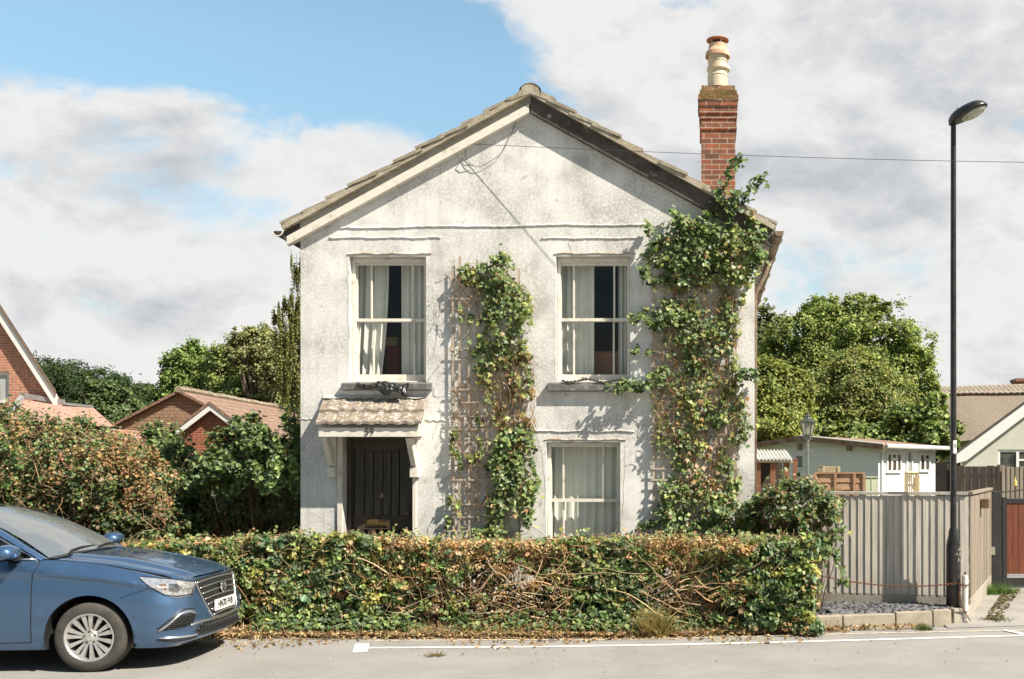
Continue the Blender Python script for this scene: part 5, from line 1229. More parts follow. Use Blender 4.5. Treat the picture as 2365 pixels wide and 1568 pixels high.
# white outbuilding: shaded weatherboard gable to the left, bright front to the right
an = thing('white_outbuilding', 'white weatherboarded single-storey outbuilding with a rusty low-pitched roof edge', 'outbuilding', (PX(2028, 30), 30, 0))
C0 = Vector((PX(2028, 30.0), 30.0, 0)); gd = Vector((-.78, .62, 0)); ld = Vector((.62, .78, 0)); GW, LLn = 5.0, 3.78
M_wb = pm('white_weatherboard', (.90, .91, .92), (.85, .87, .88), scale=3, rough=.6)
ez, az = PZ(1028, 30), PZ(1010, 31.5)
mb = MB()
def gz_(t): return ez + (az - ez) * (1 - abs(t / GW * 2 - 1))
nb = 17
for i in range(nb):        # lapped boards on the gable wall
    z0, z1 = i * (az / nb), (i + 1) * (az / nb); nrm = Vector((-.62, -.78, 0))
    def tl_(z): return 0 if z <= ez else GW / 2 * (z - ez) / (az - ez)
    a0, a1 = tl_(z0), tl_(min(z1, az - .001))
    mb.add([C0 + gd * a0 + nrm * .028 + Vector((0, 0, z0)), C0 + gd * (GW - a0) + nrm * .028 + Vector((0, 0, z0)), C0 + gd * (GW - a1) + nrm * .008 + Vector((0, 0, z1)), C0 + gd * a1 + nrm * .008 + Vector((0, 0, z1)), C0 + gd * a0 + Vector((0, 0, z0)), C0 + gd * (GW - a0) + Vector((0, 0, z0))], [(0, 1, 2, 3), (0, 4, 5, 1)])
for (a, b) in (((0, 0), (0, LLn)), ):
    mb.add([C0, C0 + ld * LLn, C0 + ld * LLn + Vector((0, 0, ez)), C0 + Vector((0, 0, ez))], [(0, 1, 2, 3)])
E0 = C0 + gd * GW; mb.add([E0, E0 + ld * LLn, E0 + ld * LLn + Vector((0, 0, ez)), E0 + Vector((0, 0, ez)), C0 + ld * LLn, C0 + ld * LLn + Vector((0, 0, ez)), C0 + ld * LLn + gd * GW / 2 + Vector((0, 0, az))], [(0, 3, 2, 1), (1, 2, 6, 5, 4)])
mb.build('wall', M_wb, an)
M_rroof = pm('rusty_roof_edge', (.24, .10, .06), (.33, .26, .20), scale=5, rough=.85, bump=.3)
mb = MB(); AP = C0 + gd * GW / 2 + Vector((0, 0, az)); ov = Vector((.62, .78, 0)) * -.35
for (e, sg) in ((C0 + Vector((0, 0, ez)) - gd * .35 - Vector((0, 0, .04)), 1), (E0 + Vector((0, 0, ez)) + gd * .35 - Vector((0, 0, .04)), -1)):
    a, b = AP + ov, e + ov; mb.prism([a + Vector((0, 0, .02)), b + Vector((0, 0, .02)), b + Vector((0, 0, -.10)), a + Vector((0, 0, -.10))], ld * .04)
    mb.prism([a + Vector((0, 0, .05)), b + Vector((0, 0, .05)), b + Vector((0, 0, .015)), a + Vector((0, 0, .015))], ld * (LLn + .6))
ro = mb.build('roof', M_rroof, an)
mb = MB(); a = C0 + Vector((0, 0, ez - .03)) - gd * .37 + ov * .6; b = C0 + ld * (LLn + .15) + Vector((0, 0, ez - .03)) - gd * .37; mb.tube([a, b], .065, 8); mb.tube([C0 - gd * .3 + Vector((0, 0, ez)), C0 - gd * .05 + ld * .12 + Vector((0, 0, ez - .25)), C0 - gd * .05 + ld * .12 + Vector((0, 0, .1))], .035, 6)
a = AP + ov + Vector((0, 0, .055)); b = C0 + Vector((0, 0, ez)) - gd * .35 + ov + Vector((0, 0, .03)); mb.tube([a, b], .025, 6)
mb.build('gutter', M_upvc, ro)
def an_win(parent, base, axis, nrm, s0, s1, z0, z1, mull, trans, nm='window', glass=None):
    w = .075; mb = MB(); nrm = Vector(nrm)
    def bx(a, b, c, d, o=.06): p = [base + axis * x + Vector((0, 0, z)) + nrm * .005 for (x, z) in ((a, c), (b, c), (b, d), (a, d))]; mb.prism(p, nrm * o)
    bx(s0, s1, z0, z0 + w); bx(s0, s1, z1 - w, z1); bx(s0, s0 + w, z0 + w, z1 - w, .058); bx(s1 - w, s1, z0 + w, z1 - w, .058)
    for m in mull: bx(m - .05, m + .05, z0 + w, z1 - w, .056)
    for (a, b, z) in trans: bx(a, b, z - .04, z + .04, .054)
    wn = mb.build(nm, M_upvc, parent); g = MB(); g.add([base + axis * x + Vector((0, 0, z)) + nrm * .03 for (x, z) in ((s0 + .03, z0 + .03), (s1 - .03, z0 + .03), (s1 - .03, z1 - .03), (s0 + .03, z1 - .03))], [(0, 1, 2, 3)]); g.build('pane', glass or pm('brown_window_pane', (.05, .04, .03), (.11, .09, .06), scale=3, rough=.1), wn)
    return wn
nf = Vector((.78, -.62, 0))
def s_at(px):      # distance along the bright front seen at photo column px
    k = (px - CX) / FPX; return (k * C0.y - C0.x) / (ld.x - k * ld.y)
def zat(py, s): return PZ(py, (C0 + ld * s).y)
s0, s1 = s_at(2044), s_at(2078); an_win(an, C0, ld, nf, s0, s1, zat(1092, (s0 + s1) / 2), zat(1044, (s0 + s1) / 2), (s0 + (s1 - s0) * .34, s0 + (s1 - s0) * .68), ((s0 + (s1 - s0) * .36, s0 + (s1 - s0) * .66, zat(1060, s0)),))
s0, s1 = s_at(2120), s_at(2144); an_win(an, C0, ld, nf, s0, s1, zat(1090, (s0 + s1) / 2), zat(1046, (s0 + s1) / 2), (s0 + (s1 - s0) * .5,), ((s0 + (s1 - s0) * .52, s1 - .05, zat(1062, s0)),))
s0, s1 = s_at(2090), s_at(2104); an_win(an, C0, ld, nf, s0, s1, zat(1118, s0), zat(1038, s0), (), ((s0, s1, zat(1095, s0)),), 'door', pm('pale_pane', (.35, .37, .38), rough=.1))
nl = Vector((-.62, -.78, 0)); k = lambda px: (lambda q: (q * C0.y - C0.x) / (gd.x - q * gd.y))((px - CX) / FPX)
s0, s1 = k(1862), k(1836); an_win(an, C0, gd, nl, s0, s1, PZ(1085, 32), PZ(1048, 32), (s0 + (s1 - s0) * .15,), (), 'window', pm('grey_pane', (.20, .24, .24), rough=.1))
mb = MB(); s0 = k(1968); b = C0 + gd * s0 + nl * .03 + Vector((0, 0, PZ(1042, 31))); mb.prism([b, b + gd * .14, b + gd * .14 + Vector((0, 0, .26)), b + Vector((0, 0, .26))], nl * .12); mb.build('wall_light', pm('tan_lamp', (.30, .24, .17), rough=.5), an, bevel=.01); mb = MB(); s0 = k(1853); b = C0 + gd * s0 + nl * .03 + Vector((0, 0, PZ(1040, 32))); mb.prism([b, b + gd * .12, b + gd * .12 + Vector((0, 0, .2)), b + Vector((0, 0, .2))], nl * .1); mb.build('wall_light', pm('tan_lamp', (.30, .24, .17), rough=.5), an, bevel=.01)
# steps with a pale handrail in front of it
M_rail = pm('pale_timber', (.52, .42, .26), (.42, .33, .20), scale=6, rough=.8)
st = thing('timber_steps', 'pale wooden steps with slatted handrail before the white outbuilding door', 'steps', (PX(2115, 29), 29.6, 0))
def s_off(px):
    k = (px - CX) / FPX; b = C0 + nf * 1.0; return (k * b.y - b.x) / (ld.x - k * ld.y)
s0, s1, s2 = s_off(2091), s_off(2118), s_off(2136); R0 = C0 + nf * 1.0
mb = MB(); zt = PZ(1092, 30)
for i in range(7):
    t = s0 + (s1 - s0) * i / 6; p = C0 + ld * t + nf * 1.0; w_ = .035 if i in (0, 6) else .012; mb.box(p.x - w_, p.x + w_, p.y - .03, p.y + .03, .3, zt)
for i in range(6):
    t = s1 + (s2 - s1) * (i + 1) / 6; p = C0 + ld * t + nf * (1.0 - .4 * i / 6); mb.box(p.x - .022, p.x + .022, p.y - .03, p.y + .03, 0, zt - .75 * (i + 1) / 6 * .6)
mb.tube([C0 + ld * s0 + nf + Vector((0, 0, zt)), C0 + ld * s1 + nf + Vector((0, 0, zt))], .045, 4); mb.tube([C0 + ld * s1 + nf + Vector((0, 0, zt)), C0 + ld * s2 + nf * .6 + Vector((0, 0, zt - .45))], .045, 4)
mb.build('handrail', M_rail, st)
mb = MB(); p = C0 + ld * s0 + nf * .05; q = C0 + ld * s1 + nf * .05
for i in range(4): h = .45 - .12 * i; a = p + ld * (0 if i == 0 else (s1 - s0) + .22 * (i - 1)); b = p + ld * (s1 - s0 + .22 * i); mb.prism([a + Vector((0, 0, h)), b + Vector((0, 0, h)), b + nf * .95 + Vector((0, 0, h)), a + nf * .95 + Vector((0, 0, h))], (0, 0, .05))
mb.build('tread', M_rail, st)

# lean-to with corrugated sheet, posts
YL = 21.5
lt = thing('lean_to', 'open brown-post lean-to with a white corrugated sheet roof beside the cottage wall', 'shelter', (PX(1785, YL), YL, 0))
lx0, lx1 = PX(1690, YL), PX(1828, YL)
def cor(s, t): x = lx0 + (lx1 - lx0) * s; return (x, YL - .2 + 1.6 * t, PZ(1061, YL) + .25 * t * .9 + .022 * math.sin(s * 2 * math.pi * 17))
mb = MB(); mb.grid(cor, 140, 2); mb.grid(lambda s, t: (lambda p: (p[0], p[1], p[2] - .012))(cor(s, t)), 140, 2); mb.build('roof_sheet', pm('white_corrugated', (.72, .70, .64), (.60, .57, .50), scale=4, rough=.6), lt)
M_brp = pm('orange_brown_timber', (.24, .105, .055), (.16, .07, .04), scale=5, rough=.85)
mb = MB(); mb.box(lx0, lx1 + .02, YL - .16, YL - .10, PZ(1066, YL) - .02, PZ(1062, YL) - .02); mb.build('front_beam', M_rail, lt)
for (p, w_, py) in ((1750, .05, 1066), (1784, .055, 1066), (1815, .06, 1066)):
    mb = MB(); mb.box(PX(p, YL) - w_, PX(p, YL) + w_, YL - .10, YL, 0, PZ(1067, YL)); mb.build('post', M_brp, lt)
mb = MB(); mb.box(lx0, lx1 - .1, YL + 1.3, YL + 1.36, 0, PZ(1064, YL)); mb.build('back_panel', pm('shed_dark', (.07, .045, .035), rough=.9), lt)
for (p, w_, py, l_) in ((1836, .045, 1062, 'tall brown timber post between the lean-to and the lantern'), (1893, .05, 1078, 'stubby grey timber post right of the garden lantern')):
    mb = MB(); y = 20.8; mb.box(PX(p, y) - w_, PX(p, y) + w_, y - .04, y + .04, 0, PZ(py, y)); mb.box(PX(p, y) - w_ - .01, PX(p, y) + w_ + .01, y - .05, y + .05, PZ(py, y), PZ(py, y) + .02)
    tag(mb.build('timber_post', M_brp if p == 1836 else M_pale2, None, (PX(p, y), y, 0), bevel=.006), l_, 'post')
# lapped brown fence panel
YP = 20.0
pf = thing('lap_panel_fence', 'orange-brown wavy-lap fence panel in front of the white outbuilding', 'fence', (PX(1943, YP), YP, 0))
px0, px1, pzt = PX(1880, YP), PX(1996, YP), PZ(1094, YP)
M_lap = pm('lap_timber', (.38, .235, .15), (.27, .16, .10), scale=4, rough=.85, stretch=(1.2, 1, 6), bump=.3)
mb = MB(); rr = random.Random(3)
for i in range(12):
    z0, z1 = i * pzt / 12 - .02, (i + 1) * pzt / 12; w_ = [rr.uniform(-.012, .012) for _ in range(9)]
    vs = []
    for j in range(9):
        x = px0 + (px1 - px0) * j / 8; vs += [(x, YP - .030, z0 + w_[j]), (x, YP - .008, z1), (x, YP - .002, z0 + w_[j])]
    mb.add(vs, [(3 * j, 3 * j + 3, 3 * j + 4, 3 * j + 1) for j in range(8)] + [(3 * j, 3 * j + 2, 3 * j + 5, 3 * j + 3) for j in range(8)])
mb.build('slats', M_lap, pf)
mb = MB()
for p in (1881, 1928, 1972, 1994): mb.box(PX(p, YP) - .028, PX(p, YP) + .028, YP - .06, YP - .03, 0, pzt)
mb.box(px0, px1, YP - .06, YP + .02, pzt, pzt + .035); mb.build('battens', M_lap, pf)
mb = MB(); y = 20.6
for i in range(9): mb.box(PX(1905 + 3.6 * i, y) - .010, PX(1905 + 3.6 * i, y) + .010, y - .01, y + .01, PZ(1100, y), PZ(1078, y))
mb.box(PX(1903, y), PX(1936, y), y - .015, y + .015, PZ(1080, y), PZ(1077, y)); mb.box(PX(1903, y), PX(1936, y), y - .015, y + .015, PZ(1092, y), PZ(1090, y)); mb.box(PX(1903, y) - .03, PX(1903, y) + .02, y - .03, y + .03, 0, PZ(1076, y)); mb.box(PX(1936, y) - .02, PX(1936, y) + .03, y - .03, y + .03, 0, PZ(1076, y))
tag(mb.build('trellis', M_rail, None, (PX(1920, y), y, 0)), 'small slatted trellis topping just above the lap fence panel', 'trellis')
mb = MB(); y = 24; mb.box(PX(1997, y), PX(2027, y), y, y + .6, 0, PZ(1103, y)); mb.box(PX(1996, y), PX(2028, y), y - .02, y + .62, PZ(1103, y), PZ(1101, y)); mb.box(PX(2012, y) - .01, PX(2012, y) + .01, y - .012, y, .1, PZ(1104, y))
tag(mb.build('storage_cabinet', pm('pale_green_paint', (.62, .66, .48), (.55, .58, .42), scale=4, rough=.7), None, (PX(2012, y), y, 0), bevel=.01), 'pale green storage cabinet tucked against the outbuilding corner', 'cabinet')
# garden lantern
YG = 19.0
gl = thing('garden_lantern', 'Victorian-style garden lantern on a slim grey-green post', 'garden lamp', (PX(1865, YG), YG, 0)); gxx = PX(1865, YG); g_ = lambda py: PZ(py, YG)
M_lgrn = pm('lantern_green', (.20, .23, .19), (.13, .15, .13), scale=12, rough=.5); M_ldk = pm('lantern_dark', (.05, .06, .055), rough=.45)
mb = MB(); mb.lathe([(.05, 0), (.045, .6), (.024, .7), (.022, g_(1022)), (.035, g_(1020)), (.022, g_(1016)), (.03, g_(1010)), (.022, g_(1007))], (gxx, YG, 0), 12); mb.tube([(gxx - .10, YG, g_(1043)), (gxx + .10, YG, g_(1043))], .008, 6)
for a in (.4, 2.0, 3.5, 5.1): mb.tube([(gxx + .02 * math.cos(a), YG + .02 * math.sin(a), g_(1018)), (gxx + .085 * math.cos(a), YG + .085 * math.sin(a), g_(1012)), (gxx + .075 * math.cos(a), YG + .075 * math.sin(a), g_(1005))], .007, 5)
mb.build('post', M_lgrn, gl, smooth=False)
mb = MB(); mb.lathe([(.075, g_(1005)), (.13, g_(976)), (.0, g_(976))], (gxx, YG, 0), 6); mb.build('glass', glassmat('lantern_glass', (.85, .9, .88), 1.5, .05, .45, (.5, .52, .48)), gl)
mb = MB()
for k in range(6):
    a = k * math.pi / 3; mb.tube([(gxx + .076 * math.cos(a), YG + .076 * math.sin(a), g_(1005)), (gxx + .132 * math.cos(a), YG + .132 * math.sin(a), g_(976))], .008, 5)
mb.lathe([(.085, g_(1007)), (.085, g_(1004))], (gxx, YG, 0), 12); mb.lathe([(.145, g_(977)), (.15, g_(974)), (.06, g_(966)), (.05, g_(963)), (.06, g_(961)), (.03, g_(958)), (.012, g_(955)), (.02, g_(953.5)), (.0, g_(950))], (gxx, YG, 0), 12)
mb.build('lantern_frame', M_ldk, gl)

# ------------------------------------------------------------------ background, left
M_bk = brick('orange_brick', (.50, .20, .115), (.41, .155, .085), (.50, .42, .35), bw=.225, bh=.075, msize=.010)
M_bk2 = brick('red_brick', (.33, .085, .04), (.26, .065, .033), (.36, .27, .20), bw=.225, bh=.075, msize=.010)
YN = 28.0
nh = thing('brick_house', 'orange brick house with a steep white-edged gable at the left edge of the scene', 'house', (PX(-40, YN), YN + 3, 0)); n_ = lambda py: PZ(py, YN)
ax, azn = PX(-10, YN), n_(712); bx_, bzn = PX(131, YN), n_(930); slp = (azn - bzn) / (bx_ - ax)
nw = (PX(-30, YN), PX(21, YN), n_(932), n_(858))
mb = MB(); lft = 2 * ax - bx_
mb.prism([(nw[1], YN, 0), (bx_, YN, 0), (bx_, YN, bzn), (nw[1], YN, azn - (nw[1] - ax) * slp)], (0, .25, 0)); mb.prism([(nw[0], YN, nw[3]), (nw[1], YN, nw[3]), (nw[1], YN, azn - (nw[1] - ax) * slp), (ax, YN, azn), (nw[0], YN, azn - (ax - nw[0]) * slp)], (0, .25, 0))
mb.prism([(nw[0], YN, 0), (nw[1], YN, 0), (nw[1], YN, nw[2]), (nw[0], YN, nw[2])], (0, .25, 0)); mb.prism([(lft, YN, 0), (nw[0], YN, 0), (nw[0], YN, azn - (ax - nw[0]) * slp), (lft, YN, bzn)], (0, .25, 0))
for xx in (bx_ - .12, lft + .12): mb.prism([(xx, YN + .25, 0), (xx - 5.4, YN + 7.6, 0), (xx - 5.4, YN + 7.6, bzn), (xx, YN + .25, bzn)], (.1, 0, 0))
mb.build('wall', M_bk, nh)
simple_window(nh, nw[0], nw[1], YN + .06, nw[2], nw[3], w=.09, glass=pm('bright_pane', (.45, .47, .47), rough=.05))
mb = MB()
for sg in (1, -1):
    e = ax + sg * (bx_ - ax + .12); ez_ = azn - (bx_ - ax + .12) * slp
    mb.prism([(ax, YN - .22, azn + .50), (e, YN - .22, ez_ + .50), (e, YN - .22, ez_ + .36), (ax, YN - .22, azn + .36)], (-5.9, 8.0, 0))
rn = mb.build('roof', pm('grey_brown_tile', (.22, .17, .12), (.16, .12, .09), scale=6, rough=.95, bump=.4), nh)
mb = MB()
for sg in (1, -1):
    e = ax + sg * (bx_ - ax + .10); ez_ = azn - (bx_ - ax + .10) * slp
    mb.prism([(ax, YN - .18, azn + .355), (e, YN - .18, ez_ + .355), (e, YN - .18, ez_ - .03), (ax, YN - .18, azn - .03)], (0, .04, 0))
mb.build('barge_board', M_upvc, rn)
mb = MB(); YQ = 25.6; q_ = lambda px, py, y: P(px, py, y)
def lean(s, t):
    a = q_(48, 921, 27.9).lerp(q_(150, 938, 27.9), min(1, s * 1.4)) if s < .7 else q_(150, 938, 27.9).lerp(q_(215, 942, 27.9), (s - .7) / .3); b = q_(20, 968, YQ).lerp(q_(262, 985, YQ), s); p = a.lerp(b, t); return (p.x, p.y, p.z + .02 * (1 if (t * 14) % 1 > .5 else 0))
mb.grid(lean, 20, 60); mb.build('porch_roof', pm('pink_tile', (.45, .285, .225), (.35, .21, .16), scale=7, rough=.9), nh)
mb = MB(); a, b = q_(48, 918, 27.9), q_(150, 935, 27.9); mb.prism([a, b, b + Vector((0, 0, .14)), a + Vector((0, 0, .14))], (0, -.03, 0)); mb.tube([q_(48, 919, 27.85), q_(20, 966, 25.65)], .09, 6); b2 = q_(215, 942, 27.9); mb.prism([b, b2, b2 + Vector((0, 0, .07)), b + Vector((0, 0, .07))], (0, -.03, 0)); mb.build('lead_flashing', pm('grey_lead', (.32, .31, .31), (.24, .23, .23), scale=7, rough=.7), nh)
mb = MB(); a, b = q_(30, 990, YQ + .3), q_(255, 990, YQ + .3); mb.box(a.x, b.x, YQ + .3, 27.9, 0, min(a.z, b.z)); mb.build('porch_wall', M_bk, nh)
# brown-roofed bungalow
br = thing('brown_roof_bungalow', 'low bungalow with brown tile-hung gable and a small white-edged red brick gable', 'house', (PX(440, 34), 35, 0))
M_brt = brick('brown_roof_tile', (.31, .20, .145), (.24, .15, .105), (.14, .09, .065), bw=.17, bh=.16, msize=.014, rough=.95)
M_hung = brick('tile_hung', (.36, .23, .15), (.29, .18, .115), (.20, .13, .09), bw=.17, bh=.11, msize=.012, rough=.95)
AP_ = P(418, 908, 34); rl = P(276, 981, 34); sl_ = (AP_.z - rl.z) / (AP_.x - rl.x); rgt = Vector((2 * AP_.x - rl.x + 1.2, 34, rl.z - 1.2 * sl_)); RB = Vector((PX(663, 44.5), 44.5, AP_.z))
mb = MB(); mb.prism([rl, Vector((rl.x, 34, 0)), Vector((rgt.x, 34, 0)), rgt, AP_], (0, .25, 0)); mb.box(rl.x, rgt.x, 34.25, 44.5, 0, rl.z - 1.2 * sl_); mb.build('wall', M_hung, br)
dxr = RB.x - AP_.x
mb = MB(); up = Vector((0, 0, .10))
for (e) in (rl - Vector((.25, 0, .25 * sl_)), rgt + Vector((.25, 0, -.25 * sl_))):
    a, b = AP_ + up + Vector((0, -.18, 0)), e + up + Vector((0, -.18, 0)); mb.hexa([a - Vector((0, 0, .09)), b - Vector((0, 0, .09)), b + Vector((dxr, 10.7, -.09)), a + Vector((dxr, 10.7, -.09)), a, b, b + Vector((dxr, 10.7, 0)), a + Vector((dxr, 10.7, 0))])
rbr = mb.build('roof', M_brt, br)
mb = MB(); rr = random.Random(5)
for k in range(24):
    p = AP_ + up + Vector((dxr, 10.7, 0)) * (k / 24) + Vector((0, -.2, .01)); q = p + Vector((dxr, 10.7, 0)) * (1 / 25); mb.tube([p + Vector((0, 0, rr.uniform(-.02, .03))), q], .12, 6)
mb.build('ridge_cap', pm('lichen_ridge', (.20, .15, .10), (.33, .29, .22), scale=6, rough=1, bump=.6), rbr)
sa, s_l, s_r = P(493, 938, 31), P(388, 1018, 31), P(598, 1018, 31)
wg = MB(); wg.prism([s_l, Vector((s_l.x, 31, 0)), Vector((s_r.x, 31, 0)), s_r, sa], (0, .25, 0)); wg.build('brick_gable', M_bk2, br)
wr = MB()
for e in (s_l, s_r):
    e2 = e + (e - sa) * .12; a, b = sa + Vector((0, -.25, .14)), e2 + Vector((0, -.25, .14)); wr.hexa([a - Vector((0, 0, .09)), b - Vector((0, 0, .09)), b + Vector((-1.6, 7, -.09)), a + Vector((-1.6, 7, -.09)), a, b, b + Vector((-1.6, 7, 0)), a + Vector((-1.6, 7, 0))])
wro = wr.build('gable_roof', M_brt, br)
wb = MB()
for e in (s_l, s_r):
    e2 = e + (e - sa) * .10; wb.prism([sa + Vector((0, -.22, .05)), e2 + Vector((0, -.22, .05)), e2 + Vector((0, -.22, -.14)), sa + Vector((0, -.22, -.14))], (0, .04, 0))
wb.build('barge_board', M_upvc, wro)
mb = MB(); mb.box(PX(404, 31), PX(422, 31), 30.94, 30.99, PZ(1030, 31), PZ(1022, 31)); mb.build('lintel', M_upvc, br)
# ------------------------------------------------------------------ vegetation
M_leaf = leafmat('leaf', .30, .42, .40); M_leafd = leafmat('dry_leaf', .25, .7, .2); M_leaft = leafmat('tree_leaf', .30, .55, .25)
M_twig = leafmat('twig_bark', 0.0, .8, .2)
M_bark = pm('tree_bark', (.13, .10, .075), (.08, .065, .05), scale=6, rough=.95, bump=.7, bscale=20, stretch=(1, 1, .3))
M_trel = pm('trellis_timber', (.50, .42, .33), (.38, .31, .235), scale=8, rough=.9, stretch=(3, 3, .6))
G_DARK, G_MID, G_LIGHT, G_YEL, G_BLUE = (.065, .105, .036), (.145, .205, .070), (.245, .310, .115), (.37, .375, .115), (.135, .200, .115)
B_RED, B_TAN, B_PALE = (.26, .16, .078), (.42, .285, .15), (.54, .415, .25)
def blob(n, c, r, shell=.0):
    d = unit(RNG.normal(size=(n, 3))); q = RNG.random((n, 1)) ** (1 / 3); q = shell + (1 - shell) * q
    return np.array(c) + d * q * np.array(r), d
def green_at(x, stops): return np.interp(x, [s[0] for s in stops], [s[1] for s in stops])

# ---- clipped front hedge
hedge = thing('hedge', 'low clipped hedge, half browned and twiggy, running along the road before the cottage', 'hedge', (-2.6, 12.15, .05))
def hx(px): return PX(px, 11.9)
hx0, hx1 = PX(270, 11.9), PX(1878, 11.9)
GST = [(hx(p), g) for (p, g) in ((270, .45), (400, .5), (520, .58), (640, .85), (820, .92), (880, .42), (960, .12), (1100, .05), (1230, .06), (1310, .25), (1350, .88), (1465, .90), (1505, .16), (1560, .10), (1640, .14), (1700, .40), (1745, .90), (1900, .95))]
def front_y(x, z): return 11.80 - .05 * np.sin(x * 1.7) - .12 * green_at(x, GST) * (1.05 - z) + .05 * snoise(np.stack([x, z * 1.5, 0 * x], -1), 2.2) + .045 * snoise(np.stack([x, z, 0 * x + 5], -1), 6.5)
def top_z(x): return 1.085 + .035 * np.sin(x * 1.3 + 1) + .03 * snoise(np.stack([x, 0 * x, 0 * x], -1), 3.0)
def hedge_leaves(n, lo, hi, zmul):
    x = hx0 + (hx1 - hx0) * RNG.random(n); z = .04 + 1.10 * RNG.random(n) ** zmul; d = RNG.random(n) ** 1.6 * .62
    y = front_y(x, z) + d; z = np.minimum(z, top_z(x) - RNG.random(n) * .02)
    return x, y, z
# tufts: each a little cushion of one kind of leaf, with dark gaps left between them
K = 3000; kx = hx0 + (hx1 - hx0) * RNG.random(K); kz = .06 + 1.04 * RNG.random(K) ** .85; kg = green_at(kx, GST); kn = snoise(np.stack([kx, kz, 0 * kx], -1), 2.4)
keep = RNG.random(K) < np.clip(np.where(kz > .86, 1.0, np.where(kz > .68, .45 + .5 * kg, .02 + 1.0 * kg)) + .55 * kn * np.where(kz > .8, .3, kg + .15), 0, 1)
kx, kz, kg, kn = kx[keep], kz[keep], kg[keep], kn[keep]; K = len(kx); kr = .045 + .075 * RNG.random(K) ** 1.4
kz = np.minimum(kz, top_z(kx) - kr * .55); ky = front_y(kx, kz) + kr * .5 + .42 * RNG.random(K) ** 2.2 * np.where(kz > .9, 1.25, .8)
tan = RNG.random(K) < np.clip(.60 - 1.0 * kg + np.clip((kz - .80) / .22, 0, 1) * .42 - .3 * kn, .05, .92)
tuft_g = np.array([(.075, .115, .038), (.14, .20, .065), (.235, .30, .105), (.40, .38, .115), (.13, .195, .105), (.28, .27, .09)])[RNG.choice(6, K, p=[.20, .28, .22, .08, .14, .08])]
tuft_g *= 1.15; cool = (kg > .75) & (RNG.random(K) < .42); tuft_g[cool] = np.array([(.125, .195, .10), (.19, .265, .135), (.08, .125, .06)])[RNG.choice(3, int(cool.sum()))]
tuft_b = np.array([(.30, .18, .082), (.44, .295, .15), (.55, .42, .24), (.40, .255, .115), (.16, .105, .055)])[RNG.choice(5, K, p=[.24, .30, .18, .20, .08])]
tuft_b = tuft_b * 1.12; cnt = np.where(tan, 26, 20); cnt = (cnt * (kr / .08) ** 1.6 * (.7 + .6 * RNG.random(K))).astype(int) + 5; i = np.repeat(np.arange(K), cnt); n = len(i)
d = unit(RNG.normal(size=(n, 3)) + np.array([.15, -.55, .35])); p = np.stack([kx, ky, kz], -1)[i] + d * (kr[i] * (.55 + .55 * RNG.random(n)))[:, None] * np.array([1.15, .9, .85])
p[:, 2] = np.maximum(p[:, 2], .03); nr = d * .8 + .55 * RNG.normal(size=(n, 3)) + np.array([.2, -.25, .35])
cols = np.where(tan[i][:, None], tuft_b[i], tuft_g[i]) * (1 + .26 * RNG.normal(size=(n, 1))) * (1 + .07 * RNG.normal(size=(n, 3))); od = RNG.random(n) < .10; cols[od] = pick(int(od.sum()), [B_TAN, B_PALE, G_LIGHT, G_YEL])
ts = (.030 + .026 * RNG.random(K)) * np.where(tan, .82, 1.0 + .25 * (kg > .7)) * np.where(RNG.random(K) < .13, 1.55, 1.0)
leaves('foliage', p, nr, ts[i] * (.7 + .6 * RNG.random(n)), np.clip(cols, .008, .7), M_leaf, hedge, width=.36)
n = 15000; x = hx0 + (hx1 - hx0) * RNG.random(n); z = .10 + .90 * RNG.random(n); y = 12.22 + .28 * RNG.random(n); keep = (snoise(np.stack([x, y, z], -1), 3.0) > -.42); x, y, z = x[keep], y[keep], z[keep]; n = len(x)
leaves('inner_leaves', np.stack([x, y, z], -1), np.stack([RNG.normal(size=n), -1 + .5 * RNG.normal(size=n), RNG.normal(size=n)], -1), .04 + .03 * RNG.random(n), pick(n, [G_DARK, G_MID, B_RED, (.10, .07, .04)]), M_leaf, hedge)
# stems, long bare branches, clipped tips
def gx(n, lo, hi): return lo + (hi - lo) * RNG.random(n)
n = 640; s = np.stack([gx(n, hx0, hx1), gx(n, 11.86, 12.2), np.full(n, .03)], -1); d = np.stack([.30 * RNG.normal(size=n), .10 * RNG.normal(size=n) - .05, np.ones(n)], -1); w1 = wander(s, d, gx(n, .7, 1.1), 7, .17)
n2 = 1250; s = np.stack([gx(n2, hx0, hx1), gx(n2, 11.76, 12.0), .12 + .9 * RNG.random(n2) ** .7], -1); w2 = wander(s, np.stack([RNG.normal(size=n2), .30 * RNG.normal(size=n2) - .25, .45 + .6 * RNG.normal(size=n2)], -1), gx(n2, .08, .34), 7, .22)
n3 = 130; s = np.stack([np.where(RNG.random(n3) < .6, gx(n3, hx(900), hx(1320)), gx(n3, hx(1480), hx(1740))), gx(n3, 11.74, 11.88), gx(n3, .12, .72)], -1); sgn = np.where(RNG.random(n3) < .5, -1, 1); w3 = wander(s, np.stack([sgn, .10 * RNG.normal(size=n3), .55 * RNG.normal(size=n3)], -1), .22 + .6 * RNG.random(n3) ** 1.6, 7, .17)
w3[..., 1] = np.maximum(w3[..., 1], 11.64); w3[..., 2] = np.clip(w3[..., 2], .05, 1.0); w1 = w1[(w1[..., 2].max(1) < 1.14) & (RNG.random(len(w1)) > .85 * green_at(w1[:, 0, 0], GST))]; w2 = w2[(w2[..., 2].max(1) < 1.15) & ((RNG.random(len(w2)) > .9 * green_at(w2[:, 0, 0], GST)) | (w2[:, 0, 2] > .92))]; n, n2 = len(w1), len(w2)
P_ = np.concatenate([w1, w2, w3]); tp = np.linspace(1, .35, 7)
rad = np.concatenate([(.004 + .006 * RNG.random((n, 1)) ** 2) * tp, (.0022 + .0030 * RNG.random((n2, 1))) * tp, (.0045 + .0065 * RNG.random((n3, 1)) ** 2) * tp])
